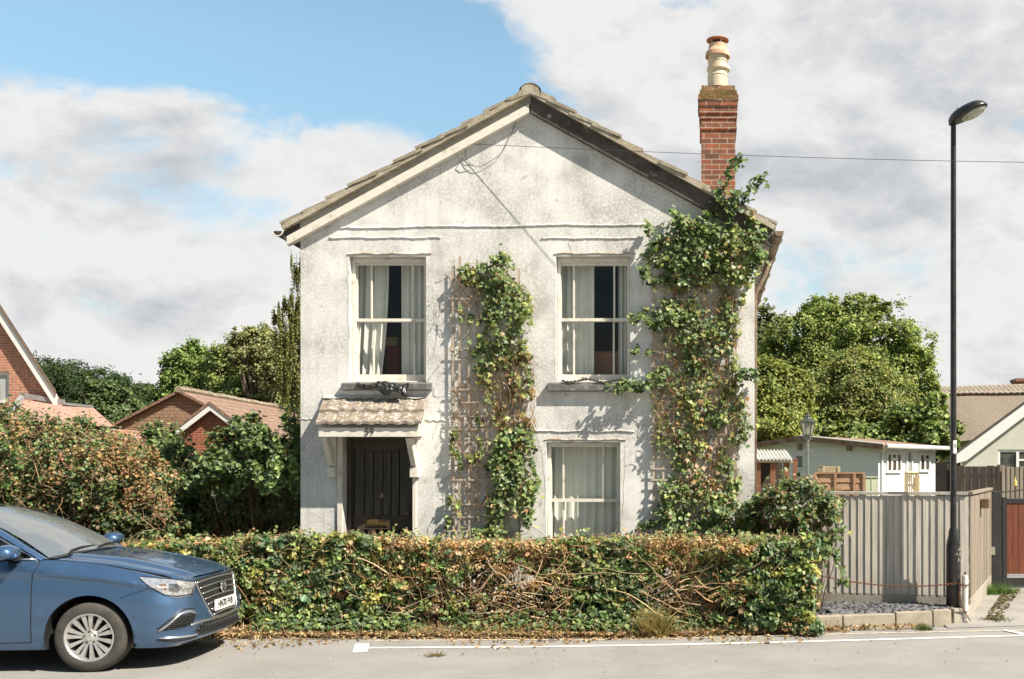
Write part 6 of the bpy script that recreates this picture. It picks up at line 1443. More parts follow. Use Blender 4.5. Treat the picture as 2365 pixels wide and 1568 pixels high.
cc = np.concatenate([pick(n, [(.27, .165, .085), (.36, .24, .13), (.19, .12, .07)]), pick(n2, [(.46, .29, .145), (.36, .20, .09), (.54, .38, .21)]), pick(n3, [(.52, .385, .24), (.44, .30, .17)])])
twig_mesh('branches', P_, rad, M_twig, hedge, None, cc, n=4)
n = 3600; x = gx(n, hx0, hx1); y = front_y(x, 1.05 + 0 * x) + .01 + .60 * RNG.random(n); s = np.stack([x, y, top_z(x) - .13 * RNG.random(n) + .03 * snoise(np.stack([x, y, 0 * x], -1), 4)], -1)
wt = wander(s, np.stack([.8 * RNG.normal(size=n), .6 * RNG.normal(size=n) - .25, .7 + .4 * RNG.normal(size=n)], -1), .03 + .10 * RNG.random(n) ** 2, 3, .4)
twig_mesh('clipped_tips', wt, np.full((n, 3), .0024), M_twig, hedge, None, pick(n, [B_TAN, B_PALE, B_RED, (.58, .44, .26)], [3, 2, 2, 1.2]))
# a few shoots breaking the clipped line
n = 150; x = gx(n, hx0, hx1); s = np.stack([x, gx(n, 11.85, 12.3), top_z(x) - .05], -1); w = wander(s, np.stack([.5 * RNG.normal(size=n), .3 * RNG.normal(size=n), np.ones(n)], -1), .06 + .14 * RNG.random(n) ** 2, 5, .2); q = w[:, 1:].reshape(-1, 3); q = np.repeat(q, 2, 0) + .018 * RNG.normal(size=(len(q) * 2, 3)); m = len(q)
leaves('top_shoots', q, np.stack([.2 + .4 * RNG.normal(size=m), -.7 + .4 * RNG.normal(size=m), .8 + .3 * RNG.normal(size=m)], -1), .028 + .03 * RNG.random(m), pick(m, [G_MID, G_LIGHT, G_YEL, B_TAN], [3, 3, 1, 1]), M_leaf, hedge)

# ---- litter, ivy and grasses along the verge
n = 15000; x = -7.2 + 9.9 * RNG.random(n); e = np.array([edge_y(v) for v in x]); y = e + .02 + .55 * RNG.random(n) ** 1.4 + .03 * np.sin(x * 7.7); keep = (x < 1.3) | ((y < e + .10) & (RNG.random(n) < .35))
st = RNG.random(n) < .09; y = np.where(st, e + .05 - .42 * RNG.random(n) ** 2.6 * (1 + .8 * np.sin(x * 2.3)), y); zz = np.where(st, .012, .02 + .06 * np.clip((y - e) / .3, 0, 1) + .03 * RNG.random(n))
p = np.stack([x, y, zz], -1)[keep]; n = len(p)
o = leaves('leaf_litter', p, np.stack([.5 * RNG.normal(size=n), .5 * RNG.normal(size=n) - .2, np.ones(n)], -1), .022 + .035 * RNG.random(n), pick(n, [B_RED, B_TAN, B_PALE, (.18, .125, .08), (.36, .255, .145)], [1.4, 3, 2.4, 1.2, 2]), M_leafd, None, (-2.5, 11.8, .02), width=.34, fold=.2, droop=.25)
tag(o, 'dry brown leaves and clippings scattered along the foot of the hedge', 'leaf litter', kind='stuff')
n = 2600; x = -6.6 + 8.2 * RNG.random(n); e = np.array([edge_y(v) for v in x]); s = np.stack([x, e + .02 + .4 * RNG.random(n), np.full(n, .03)], -1); w = wander(s, np.stack([RNG.normal(size=n), .7 * RNG.normal(size=n), .35 + .25 * RNG.random(n)], -1), .06 + .16 * RNG.random(n), 4, .35); w[..., 2] = np.maximum(w[..., 2], .012)
tag(twig_mesh('hedge_clippings', w, np.full((n, 4), .0022), M_twig, None, (-2.5, 11.8, .02), pick(n, [B_TAN, B_PALE, B_RED])), 'loose straw-coloured clippings lying under the hedge', 'clippings', kind='stuff')
n = 8000; x = -6.4 + 7.9 * RNG.random(n); q = np.stack([x, 0 * x, 0 * x], -1); k = snoise(q, 1.1) + .35 * snoise(q, 3.7) + .55 * (green_at(x, GST) - .45); keep = RNG.random(n) < np.clip(.05 + 1.3 * k, 0, 1); x = x[keep]; n = len(x)
e = np.array([edge_y(v) for v in x]); y = e + .10 + .32 * RNG.random(n); z = .05 + .20 * RNG.random(n) * np.clip((y - e) / .25, .2, 1.2); p = np.stack([x, y, z], -1)
o = leaves('ground_ivy', p, np.stack([.35 * RNG.normal(size=n) + .15, -.6 + .4 * RNG.normal(size=n), .9 + .3 * RNG.random(n)], -1), .030 + .045 * RNG.random(n), pick(n, [G_MID, G_BLUE, G_LIGHT, G_DARK], [3, 3, 2.2, 1]), M_leaf, None, (-2.5, 11.8, .02), width=.42)
tag(o, 'low green ivy and weeds creeping from under the hedge to the road edge', 'ground ivy', kind='stuff')
n = 5200; x = -6.6 + 8.1 * RNG.random(n); e = np.array([edge_y(v) for v in x]); k = snoise(np.stack([x, 0 * x, 0 * x], -1), 1.7) - .7 * (green_at(x, GST) - .4); keep = RNG.random(n) < np.clip(.35 + .9 * k, .03, 1); x, e = x[keep], e[keep]; n = len(x)
s = np.stack([x, e + .06 + .34 * RNG.random(n), np.full(n, .03)], -1); w = wander(s, np.stack([.7 * RNG.normal(size=n), .6 * RNG.normal(size=n) - .25, np.ones(n)], -1), .04 + .16 * RNG.random(n) ** 1.6, 5, .22); w[..., 2] = np.maximum(w[..., 2], .02)
tag(twig_mesh('verge_grass', w, np.linspace(1, .15, 5)[None] * np.full((n, 1), .0032), M_leafd, None, (-2.5, 11.8, .02), pick(n, [(.44, .34, .16), (.36, .27, .12), (.27, .26, .09), (.19, .22, .07)], [3, 3, 2, 1.5])), 'dry straw-coloured grass standing along the foot of the hedge', 'verge grass', kind='stuff')
n = 230; p = np.stack([-6.5 + 11.5 * RNG.random(n), 11.35 - 2.6 * RNG.random(n) ** 1.8, np.full(n, .010)], -1)
tag(leaves('road_debris', p, np.stack([.3 * RNG.normal(size=n), .3 * RNG.normal(size=n), np.ones(n)], -1), .012 + .022 * RNG.random(n) ** 2, pick(n, [B_TAN, B_PALE, (.16, .11, .07), (.20, .20, .08)]), M_leafd, None, (-2, 10.5, .005)), 'small dry leaf scraps scattered over the road surface', 'leaf scraps', kind='stuff')
def grass_tuft(c, nb, h, spread, pal, label, cat='grass tuft', lean=.5, name='grass_tuft'):
    s = np.array(c) + np.stack([spread * RNG.normal(size=nb), spread * .6 * RNG.normal(size=nb), 0 * RNG.random(nb)], -1)
    w = wander(s, np.stack([lean * RNG.normal(size=nb), lean * RNG.normal(size=nb) - .1, np.ones(nb)], -1), h * (.5 + .6 * RNG.random(nb)), 5, .16); w[..., 2] = np.maximum(w[..., 2], c[2])
    o = twig_mesh(name, w, np.linspace(1, .15, 5)[None] * np.full((nb, 1), .0035), M_leafd, None, c, pick(nb, pal)); return tag(o, label, cat)
grass_tuft((hx(1512), 11.62, .03), 420, .34, .075, [(.40, .30, .10), (.34, .24, .09), (.24, .22, .07)], 'straw-coloured dry grass tuft at the foot of the hedge')
grass_tuft((PX(2292, 15.2), 15.2, .06), 500, .20, .16, [(.13, .24, .04), (.10, .19, .03)], 'bright green grass tuft at the base of the gate post')
grass_tuft((PX(2138, 12.05), 12.16, .0), 160, .09, .05, [(.14, .19, .05), (.10, .14, .04)], 'small green weed tuft at the foot of the kerb blocks')
grass_tuft((PX(2305, 12.6), 12.75, .02), 160, .06, .10, [(.16, .18, .05), (.12, .13, .04)], 'flat green patch of grass on the drive edge right of the white post')
grass_tuft((PX(2118, 13.0), 12.98, .165), 26, .16, .012, [(.30, .20, .08), (.24, .22, .08)], 'spiky dying plant growing from the slate chippings by the fence', 'weed', 1.4, 'weed')
grass_tuft((PX(1000, 10.4), 10.45, .004), 60, .10, .05, [(.20, .17, .04), (.26, .19, .06), (.14, .13, .04)], 'little heap of torn greenery lying on the road', 'sprig', 2.6, 'fallen_sprig')
n = 900; t = RNG.random(n); a = np.array([3.50, 12.72, .03]); b = np.array([4.60, 15.6, .06]); p = a + (b - a) * t[:, None] + np.stack([.02 + .22 * RNG.random(n) ** 1.5, 0 * t, .03 * RNG.random(n)], -1)
o = leaves('drive_litter', p, np.stack([.5 * RNG.normal(size=n), .5 * RNG.normal(size=n), np.ones(n)], -1), .025 + .03 * RNG.random(n), pick(n, [(.17, .13, .085), (.12, .095, .065), (.12, .13, .06), (.24, .19, .12)]), M_leafd, None, (4, 14, .05)); tag(o, 'leaves and moss gathered along the foot of the side fence', 'leaf litter', kind='stuff')

# ---- bushy shrub swallowing the hedge's right end
def shrub(name, label, cat, base, blobs, nl, size, pal, wts, mat=None, lobes=False, stems=120, big=.0, dens=None, nrm_up=.6, spraw=.0, group=None, clump=.15, cs=60):
    t = thing(name, label, cat, base, group); vol = np.array([b[3] * b[4] * b[5] for b in blobs]) ** .70; cnt = (nl * vol / vol.sum()).astype(int); pts, nrs = [], []
    for (b, c) in zip(blobs, cnt):
        k = max(4, int(c / cs)); cc, dd = blob(k, b[:3], np.array(b[3:6]), .58); i = RNG.integers(0, k, c)
        p = cc[i] + RNG.normal(size=(c, 3)) * np.array(b[3:6]) * clump + spraw * dd[i] * RNG.random((c, 1)) ** 3
        pts.append(p); nrs.append(dd[i] * .7 + .5 * RNG.normal(size=(c, 3)) + np.array([.15, -.35, nrm_up]))
    p, nr = np.concatenate(pts), np.concatenate(nrs); keep = p[:, 2] > base[2] + .02; p, nr = p[keep], nr[keep]; n = len(p)
    cl = pick(n, pal, wts) * (1 + .28 * snoise(p, 1.3 / max(.4, np.mean([b[3] for b in blobs]))))[:, None]
    leaves('foliage', p, nr, size[0] + (size[1] - size[0]) * RNG.random(n) ** 1.5, np.clip(cl, .008, .7), mat or M_leaf, t, width=.40, lobes=lobes)
    b0 = np.array([b[:3] for b in blobs]); i = RNG.integers(0, len(b0), stems); e = b0[i] + RNG.normal(size=(stems, 3)) * np.array([blobs[j][3:6] for j in i]) * .55; s = np.array(base) + RNG.normal(size=(stems, 3)) * np.array([.12, .12, 0]); s[:, 0] = s[:, 0] * .45 + e[:, 0] * .55
    u_ = np.linspace(0, 1, 6)[None, :, None]; w = s[:, None] * (1 - u_) + e[:, None] * u_ + RNG.normal(size=(stems, 6, 3)) * .03 * u_
    twig_mesh('stems', w, np.linspace(1, .3, 6)[None] * (.004 + .008 * RNG.random((stems, 1)) ** 2), M_twig, t, None, pick(stems, [(.20, .13, .07), (.13, .09, .055)])); return t
def BL(px, py, Y, rx, ry, rd=None): c = P(px, py, Y); k = Y / FPX; return (c.x, c.y, c.z, rx * k, (rd if rd is not None else rx * k * .8), ry * k)
shrub('shrub', 'rounded ivy-leaved shrub bulging over the right end of the clipped hedge', 'shrub', (PX(1840, 12.6), 12.6, .06),
      [BL(1835, 1168, 12.75, 82, 56, .42), BL(1880, 1215, 12.45, 42, 66, .32), BL(1790, 1190, 12.8, 60, 50, .3), BL(1872, 1290, 12.2, 26, 50, .22), BL(1850, 1390, 12.0, 24, 55, .2)], 5600, (.035, .085), [G_DARK, G_MID, G_LIGHT, G_BLUE, B_RED, B_TAN], [3, 4, 2, 2, 1.2, .9], stems=240, spraw=.10)

# ---- tall hedge on the left
shrub('tall_hedge', 'tall overgrown hedge with bare brown twigs showing, standing behind the parked car', 'hedge', (PX(130, 13.2), 13.2, .06),
      [BL(x, y, 13.2, 62, ry, .75) for (x, y, ry) in ((-230, 1080, 130), (-150, 1080, 130), (-60, 1075, 130), (30, 1070, 128), (110, 1075, 122), (190, 1090, 120), (265, 1110, 112), (330, 1150, 95), (350, 1215, 60), (300, 1230, 80), (60, 1200, 90), (160, 1210, 90), (-60, 1210, 90))], 46000, (.030, .066), [G_DARK, G_MID, G_LIGHT, G_BLUE, B_RED, B_TAN], [5, 4.5, 2.0, 1.5, 1.8, 1.2], stems=700, clump=.10, cs=45)
n = 620; x = PX(-200 + 590 * RNG.random(n), 12.6); z = PZ(990 + 240 * RNG.random(n), 12.6); s = np.stack([x, 12.50 + .35 * RNG.random(n), z], -1); w = wander(s, np.stack([.6 * RNG.normal(size=n), .3 * RNG.normal(size=n) - .1, .5 + .7 * RNG.normal(size=n)], -1), .15 + .45 * RNG.random(n) ** 2, 7, .13)
w = w[(w[..., 2] < PZ(np.interp(w[..., 0], [PX(0, 12.6), PX(200, 12.6), PX(300, 12.6), PX(400, 12.6)], [945, 962, 1000, 1100]), 12.6)).all(1) & (w[..., 0] < PX(395, 12.6)).all(1)]; n = len(w)
twig_mesh('bare_twigs', w, np.linspace(1, .35, 7)[None] * (.0025 + .004 * RNG.random((n, 1)) ** 2), M_twig, bpy.data.objects['tall_hedge'], None, pick(n, [(.40, .27, .15), (.29, .18, .09), (.48, .36, .23)]))
pt = []
for (px, py, rx, ry, c) in ((285, 1080, 75, 60, 900), (215, 1060, 65, 50, 350), (330, 1150, 50, 70, 350), (120, 1110, 90, 60, 250), (60, 1000, 90, 40, 200)):
    k = c // 30; a = RNG.random(k) * 6.283; q = RNG.random(k) ** .8 * 1.15; i = RNG.integers(0, k, c); X = px + rx * (q * np.cos(a))[i] + 10 * RNG.normal(size=c); Yp = py + ry * (q * np.sin(a))[i] + 10 * RNG.normal(size=c); dep = 12.52 + .10 * RNG.random(c) + .25 * (np.abs(X - 130) / 300) ** 2
    pt.append(np.stack([(X - CX) * dep / FPX, dep, EYE + (HY - Yp) * dep / FPX], -1))
pt = np.concatenate(pt); n = len(pt)
leaves('dead_leaves', pt, np.stack([.2 + .5 * RNG.normal(size=n), -1 + .4 * RNG.normal(size=n), .5 + .5 * RNG.normal(size=n)], -1), .025 + .03 * RNG.random(n), pick(n, [(.34, .20, .095), B_TAN, B_RED, (.22, .22, .08)]), M_leafd, bpy.data.objects['tall_hedge'])
# bushes between the hedge and the cottage
shrub('ivy_bush', 'glossy ivy-clad bush rising beside the cottage corner under the brown roof', 'bush', (PX(590, 14.2), 14.2, .06),
      [BL(560, 1035, 13.5, 66, 60, .28), BL(525, 1085, 13.5, 62, 50, .28), BL(575, 1000, 13.5, 42, 36, .2), BL(620, 1070, 13.3, 40, 60, .2), BL(662, 1050, 13.3, 30, 80, .15), BL(640, 1110, 14.6, 55, 70), BL(470, 1120, 14.3, 60, 60), BL(560, 1170, 14.8, 140, 60, .6), BL(690, 1080, 15.6, 50, 90)], 26000, (.045, .085), [G_MID, G_LIGHT, G_DARK, G_BLUE], [4, 3, 2, 1.5], stems=120, spraw=.05)
shrub('leafy_bush', 'feathery green bush filling the gap right behind the tall hedge end', 'bush', (PX(410, 14.8), 14.8, .06),
      [BL(400, 1110, 14.8, 55, 110), BL(430, 1160, 14.6, 60, 70), BL(360, 1060, 15.4, 60, 70), BL(640, 1190, 14.4, 70, 50), BL(500, 1200, 14.4, 90, 50), BL(420, 1200, 14.2, 70, 50)], 14000, (.035, .08), [G_DARK, G_MID, G_LIGHT, (.13, .11, .05)], [4, 4, 1.5, 1], stems=260)
shrub('conifer_sapling', 'spindly pale conifer sapling poking up against the brown roof', 'sapling', (PX(365, 15.8), 15.8, .06), [BL(365, 1040, 15.8, 24, 22), BL(363, 1010, 15.8, 14, 18), BL(362, 985, 15.8, 5, 16)], 420, (.05, .10), [(.13, .17, .06), (.20, .21, .10)], None, stems=26)

# ---- trees
def tree(name, label, base, blobs, nl, size, pal, wts=None, trunk=.2, limbs=14, cat='tree', clump=.20, shell=.45, droop=0.0, group=None, width=.36, cs=60, up=.7, aspect=(1, 1, .8)):
    t = thing(name, label, cat, base, group); vol = np.array([b[3] * b[4] * b[5] for b in blobs]) ** .68; cnt = (nl * vol / vol.sum()).astype(int); pts, nrs = [], []
    for (b, c) in zip(blobs, cnt):
        k = max(5, int(c / cs)); cc, dd = blob(k, b[:3], np.array(b[3:6]), shell); cc += RNG.normal(size=cc.shape) * np.array(b[3:6]) * .11 + dd * np.array(b[3:6]) * (.30 * RNG.random((k, 1)) ** 3); i = RNG.integers(0, k, c); sz = clump * (.6 + .8 * RNG.random((k, 1)))
        p = cc[i] + RNG.normal(size=(c, 3)) * np.array(b[3:6]) * sz[i] * np.array(aspect)
        if droop: p[:, 2] -= droop * RNG.random(c) ** 2 * b[5]
        pts.append(p); nrs.append(dd[i] * .6 + .55 * RNG.normal(size=(c, 3)) + np.array([.1, -.25, up]))
    p, nr = np.concatenate(pts), np.concatenate(nrs); n = len(p); cl = pick(n, pal, wts) * (1 + .30 * snoise(p, 1.6 / np.mean([b[3] for b in blobs])))[:, None]
    leaves('crown', p, nr, size[0] + (size[1] - size[0]) * RNG.random(n), np.clip(cl, .008, .6), M_leaft, t, width=width, down=droop * 2)
    mb = MB(); top = Vector(np.mean([b[:3] for b in blobs], 0)); B0 = Vector(base); fk = B0.lerp(top, .45); fk.x = fk.x * .4 + base[0] * .6
    mb.tube([B0, B0.lerp(fk, .5) + Vector((.04, 0, 0)), fk], [trunk * 1.15, trunk * .9, trunk * .7], 9)
    for k in range(limbs):
        b = blobs[k % len(blobs)]; e = Vector(b[:3]) + Vector(RNG.normal(size=3)) * .42 * b[3]; m = fk.lerp(e, .5) + Vector(RNG.normal(size=3)) * .10 * b[3] + Vector((0, 0, .1 * b[5])); mb.tube([fk.lerp(B0, .2 * RNG.random()), m, e], [trunk * .42, trunk * .22, trunk * .05], 6)
    mb.build('trunk', M_bark, t, smooth=True); return t
T_G, T_D, T_L, T_Y, T_O = (.215, .28, .095), (.125, .175, .06), (.32, .385, .135), (.39, .395, .12), (.28, .285, .11)
def TB(px, Y): return (PX(px, Y), Y, 0)
tree('ash_tree', 'large round-headed ash tree, tallest of the trees behind the white outbuilding', TB(1960, 46), [BL(1950, 780, 46, 95, 70), BL(1850, 800, 46, 75, 75), BL(2040, 790, 46, 70, 75), BL(1985, 725, 46, 55, 42), BL(1895, 725, 46.5, 45, 42), BL(1842, 735, 47, 20, 30), BL(2100, 830, 46, 50, 62), BL(2130, 880, 45.5, 32, 48), BL(1800, 860, 46, 60, 80), BL(1930, 880, 46, 120, 80), BL(2060, 900, 46, 80, 90), BL(2105, 800, 46, 34, 32), BL(2148, 905, 45, 20, 40)], 62000, (.11, .21), [T_G, T_L, T_D, T_Y], [4, 3.6, 1.3, 1.6], .45, 40, clump=.12, cs=80, width=.27)
tree('willow_bush', 'olive-green fine-leaved willow bush between the ash and the white outbuilding', TB(1960, 37), [BL(1960, 905, 37, 90, 80), BL(1930, 960, 37, 90, 70), BL(2030, 940, 37, 70, 85), BL(1890, 950, 37, 60, 60), BL(1980, 860, 37, 55, 45), BL(2060, 985, 36.5, 60, 60)], 42000, (.07, .14), [T_O, T_G, T_Y, T_D], [4, 3, 2.2, 1.6], .12, 26, clump=.14, cs=90, cat='bush')
tree('yellow_shrub', 'bright yellow-green shrub close beside the cottage wall on its right', TB(1790, 34), [BL(1790, 930, 34, 65, 80), BL(1750, 920, 34, 55, 70), BL(1835, 930, 34, 40, 70), BL(1770, 985, 33.5, 80, 50), BL(1720, 950, 34, 60, 80)], 28000, (.07, .14), [(.33, .36, .09), (.26, .305, .085), T_G, T_Y], [3, 3, 2, 2], .10, 18, clump=.16, cs=70, cat='shrub')
tree('laurel_bush', 'dark glossy bush at the right of the outbuilding roof by the thatched house', TB(2130, 35), [BL(2120, 990, 35, 60, 55), BL(2170, 1020, 34, 40, 45), BL(2090, 1000, 35.5, 50, 40), BL(2160, 960, 36, 30, 50), BL(2190, 1010, 34, 28, 35), BL(2185, 1050, 37, 40, 40), BL(1980, 1010, 36, 90, 32), BL(1850, 1005, 36, 90, 30), BL(1770, 1015, 35, 50, 30)], 13000, (.12, .22), [T_D, T_G, T_L], [3, 4, 2], .12, 14, clump=.17, cs=60, cat='bush')
tree('distant_tree', 'greyish tree peeping past the cottage gutter at far right of the wall', TB(1735, 62), [BL(1735, 775, 62, 45, 55), BL(1760, 790, 62, 32, 40), BL(1775, 830, 62, 30, 40), BL(1720, 830, 62, 60, 70)], 4500, (.22, .40), [(.14, .16, .08), (.19, .19, .11), T_D], None, .3, 10, clump=.27)
tree('yew_tree', 'broad dark green yew mass behind the brick house gable', TB(210, 62), [BL(120, 905, 62, 85, 70, 3), BL(200, 905, 62, 85, 50, 3), BL(280, 925, 62, 70, 45, 3), BL(340, 935, 62, 42, 40, 3), BL(60, 900, 62, 70, 60, 3), BL(230, 960, 61, 160, 45, 3), BL(370, 950, 62, 20, 30, 2)], 52000, (.12, .24), [(.034, .060, .022), (.048, .080, .028), (.072, .105, .036)], None, .5, 14, clump=.11, shell=.6, width=.22, cs=70)
tree('pale_shrub', 'greyer leafy shrub standing before the dark yew', TB(255, 40), [BL(225, 930, 40, 32, 45), BL(275, 940, 40, 38, 45), BL(245, 975, 40, 60, 40), BL(215, 900, 40, 20, 22)], 10000, (.09, .16), [(.11, .16, .075), (.15, .21, .09), T_D], None, .1, 12, clump=.17, cat='shrub')
tree('laurel_tree', 'bright green pointed laurel tree left of the pale willow behind the bungalow roof', TB(455, 48), [BL(415, 870, 48, 38, 60), BL(440, 835, 48, 28, 45), BL(470, 880, 48, 50, 55), BL(430, 905, 48, 50, 45), BL(405, 830, 48, 10, 22), BL(520, 900, 48, 45, 40), BL(452, 815, 48, 14, 22)], 26000, (.09, .17), [(.22, .30, .095), (.16, .25, .06), T_G, (.31, .37, .13)], [4, 3, 2, 1.6], .2, 16, clump=.14, cs=70)
tree('bushy_tree', 'mid-green bushy tree in the middle of the row behind the bungalow roof', TB(560, 47), [BL(560, 840, 47, 50, 50), BL(515, 850, 47, 36, 50), BL(600, 840, 46.5, 45, 50), BL(530, 880, 47, 45, 55), BL(600, 890, 46, 60, 60), BL(640, 920, 46, 50, 50), BL(500, 870, 47.5, 40, 45), BL(580, 930, 45, 90, 30)], 28000, (.09, .17), [(.22, .29, .095), (.32, .38, .14), T_G, (.28, .29, .12)], [3, 2.8, 1.5, 1.8], .2, 16, clump=.14, cs=70)
tree('pale_willow', 'tall pale grey-green tree showing bare limbs left of the weeping birch', TB(600, 44), [BL(595, 800, 44, 38, 36), BL(570, 780, 44, 30, 20), BL(625, 820, 44, 40, 50), BL(560, 815, 44, 40, 35), BL(605, 770, 44, 22, 14), BL(640, 860, 43, 35, 45), BL(545, 768, 44, 12, 10)], 15000, (.08, .15), [(.27, .29, .14), (.34, .35, .18), T_O], None, .22, 22, clump=.16)
tree('weeping_birch', 'weeping birch with hanging yellow-green sprays close to the cottage left wall', TB(700, 24), [BL(672, 705, 24, 18, 20), BL(655, 730, 24, 22, 26), BL(685, 740, 24, 22, 45), BL(665, 800, 24, 28, 70), BL(690, 830, 24, 30, 90), BL(668, 890, 24, 22, 70), BL(720, 800, 24.5, 40, 120), BL(645, 790, 24, 12, 40), BL(705, 640, 24.5, 26, 30), BL(690, 600, 24.5, 22, 24), BL(730, 680, 25, 40, 80)], 26000, (.035, .065), [(.25, .265, .09), (.19, .21, .07), (.32, .29, .11), T_D], [3, 3, 1.5, .8], .07, 18, clump=.12, droop=.3, cs=55, width=.30, aspect=(.45, .45, 2.2))

# ---- trellises and their climbers
def trellis(name, label, xs_, ys_, x0, x1, y0, y1, off_, seed):
    rr = random.Random(seed); t = thing(name, label, 'trellis', (PX((x0 + x1) / 2, F), F - off_, .05), 'trellis panels on the front wall'); Yt = F - off_
    for x in xs_:
        mb = MB()
        a = x + rr.uniform(-3, 3); yt = y0 + rr.uniform(0, 30)
        mb.hexa([(PX(a, Yt) - .013, Yt - .011, PZ(y1, Yt)), (PX(a, Yt) + .013, Yt - .011, PZ(y1, Yt)), (PX(a, Yt) + .013, Yt, PZ(y1, Yt)), (PX(a, Yt) - .013, Yt, PZ(y1, Yt)), (PX(x, Yt) - .013, Yt - .011, PZ(yt, Yt)), (PX(x, Yt) + .013, Yt - .011, PZ(yt, Yt)), (PX(x, Yt) + .013, Yt, PZ(yt, Yt)), (PX(x, Yt) - .013, Yt, PZ(yt, Yt))]); mb.build('upright_slat', M_trel, t)
    for y in ys_:
        mb = MB(); tl_ = rr.uniform(-2.5, 2.5); za, zb2 = PZ(y, Yt), PZ(y + tl_, Yt); xa, xb = PX(x0 - 4, Yt), PX(x1 + 4, Yt)
        mb.hexa([(xa, Yt - .023, za - .011), (xb, Yt - .023, zb2 - .011), (xb, Yt - .012, zb2 - .011), (xa, Yt - .012, za - .011), (xa, Yt - .023, za + .011), (xb, Yt - .023, zb2 + .011), (xb, Yt - .012, zb2 + .011), (xa, Yt - .012, za + .011)]); mb.build('cross_slat', M_trel, t)
    return t
trellis('trellis', 'older sagging trellis between door and lower window, mostly bare at its left side', (1045, 1062, 1082, 1102, 1124, 1148, 1172, 1198), (690, 808, 900, 930, 962, 992, 1022, 1075, 1108, 1164, 1194, 1226), 1042, 1205, 590, 1260, .05, 2)
trellis('trellis', 'square-mesh trellis on the right of the windows under the big climber', (1510, 1532, 1556, 1580, 1604, 1628, 1652, 1676, 1698), tuple(range(640, 1260, 26)), 1506, 1702, 625, 1262, .05, 3)
def climber(name, label, base, regions, pal, wts, twigs=0, twig_regions=(), size=(.034, .072)):
    """regions: (px, py, rx, ry, leaves, depth, [palette weights]) patches of foliage on the wall"""
    t = thing(name, label, 'climbing plant', base, 'climbing plants on the cottage front'); pts, nrs, cl = [], [], []
    for rg in regions:
        px, py, rx, ry, c, dp = rg[:6]; w = rg[6] if len(rg) > 6 else wts
        c = int(c * .95); k = max(3, int(c / 17)); a = RNG.random(k) * 6.283; q = np.sqrt(RNG.random(k)); kx, ky, kd = px + rx * q * np.cos(a), py + ry * q * np.sin(a), dp * (.25 + .75 * RNG.random(k)) * (1.1 - .6 * q)
        i = RNG.integers(0, k, c); X = kx[i] + rx * .17 * RNG.normal(size=c); Yp = ky[i] + min(ry, rx * 1.6) * .20 * RNG.normal(size=c); D = np.clip(kd[i] + .03 * RNG.normal(size=c), .035, None); dep = F - .03 - D
        pts.append(np.stack([(X - CX) * dep / FPX, dep, EYE + (HY - Yp) * dep / FPX], -1)); nrs.append(np.stack([.25 + .45 * RNG.normal(size=c), -1 + .25 * RNG.normal(size=c), .55 + .45 * RNG.normal(size=c)], -1)); cl.append(pick(c, pal, w))
    p, nr, cl = np.concatenate(pts), np.concatenate(nrs), np.concatenate(cl); n = len(p)
    leaves('foliage', p, nr, size[0] + (size[1] - size[0]) * RNG.random(n), cl, M_leaf, t, lobes=True, down=.9, droop=.18)
    S, Dd, Ln, Rr = [], [], [], []
    for (px, py, rx, ry, c, dx, dy_) in twig_regions:
        X = px + rx * (2 * RNG.random(c) - 1); Yp = py + ry * (2 * RNG.random(c) - 1); dep = F - .06 - .10 * RNG.random(c)
        S.append(np.stack([(X - CX) * dep / FPX, dep, EYE + (HY - Yp) * dep / FPX], -1)); Dd.append(np.stack([dx + .45 * RNG.normal(size=c), .1 * RNG.normal(size=c), -dy_ + .5 * RNG.normal(size=c)], -1)); Ln.append(.08 + .22 * RNG.random(c))
    S, Dd, Ln = np.concatenate(S), np.concatenate(Dd), np.concatenate(Ln); w = wander(S, Dd, Ln, 7, .20); w[..., 1] = np.clip(w[..., 1], F - .35, F - .045)
    twig_mesh('stems', w, np.linspace(1, .4, 7)[None] * (.0018 + .0045 * RNG.random((len(S), 1)) ** 2), M_twig, t, None, pick(len(S), [(.30, .17, .08), (.22, .125, .06), (.38, .26, .14), (.14, .09, .05)])); return t
PALC = [G_MID, G_LIGHT, G_BLUE, G_DARK, G_YEL, B_RED, B_TAN]; WG, WYl, WBr = [4.4, 4.4, 1.4, 1.5, .9, .2, .2], [3, 3.5, .4, .4, 3.4, .6, .4], [1, 1, .2, .3, 1.5, 3, 2.5]
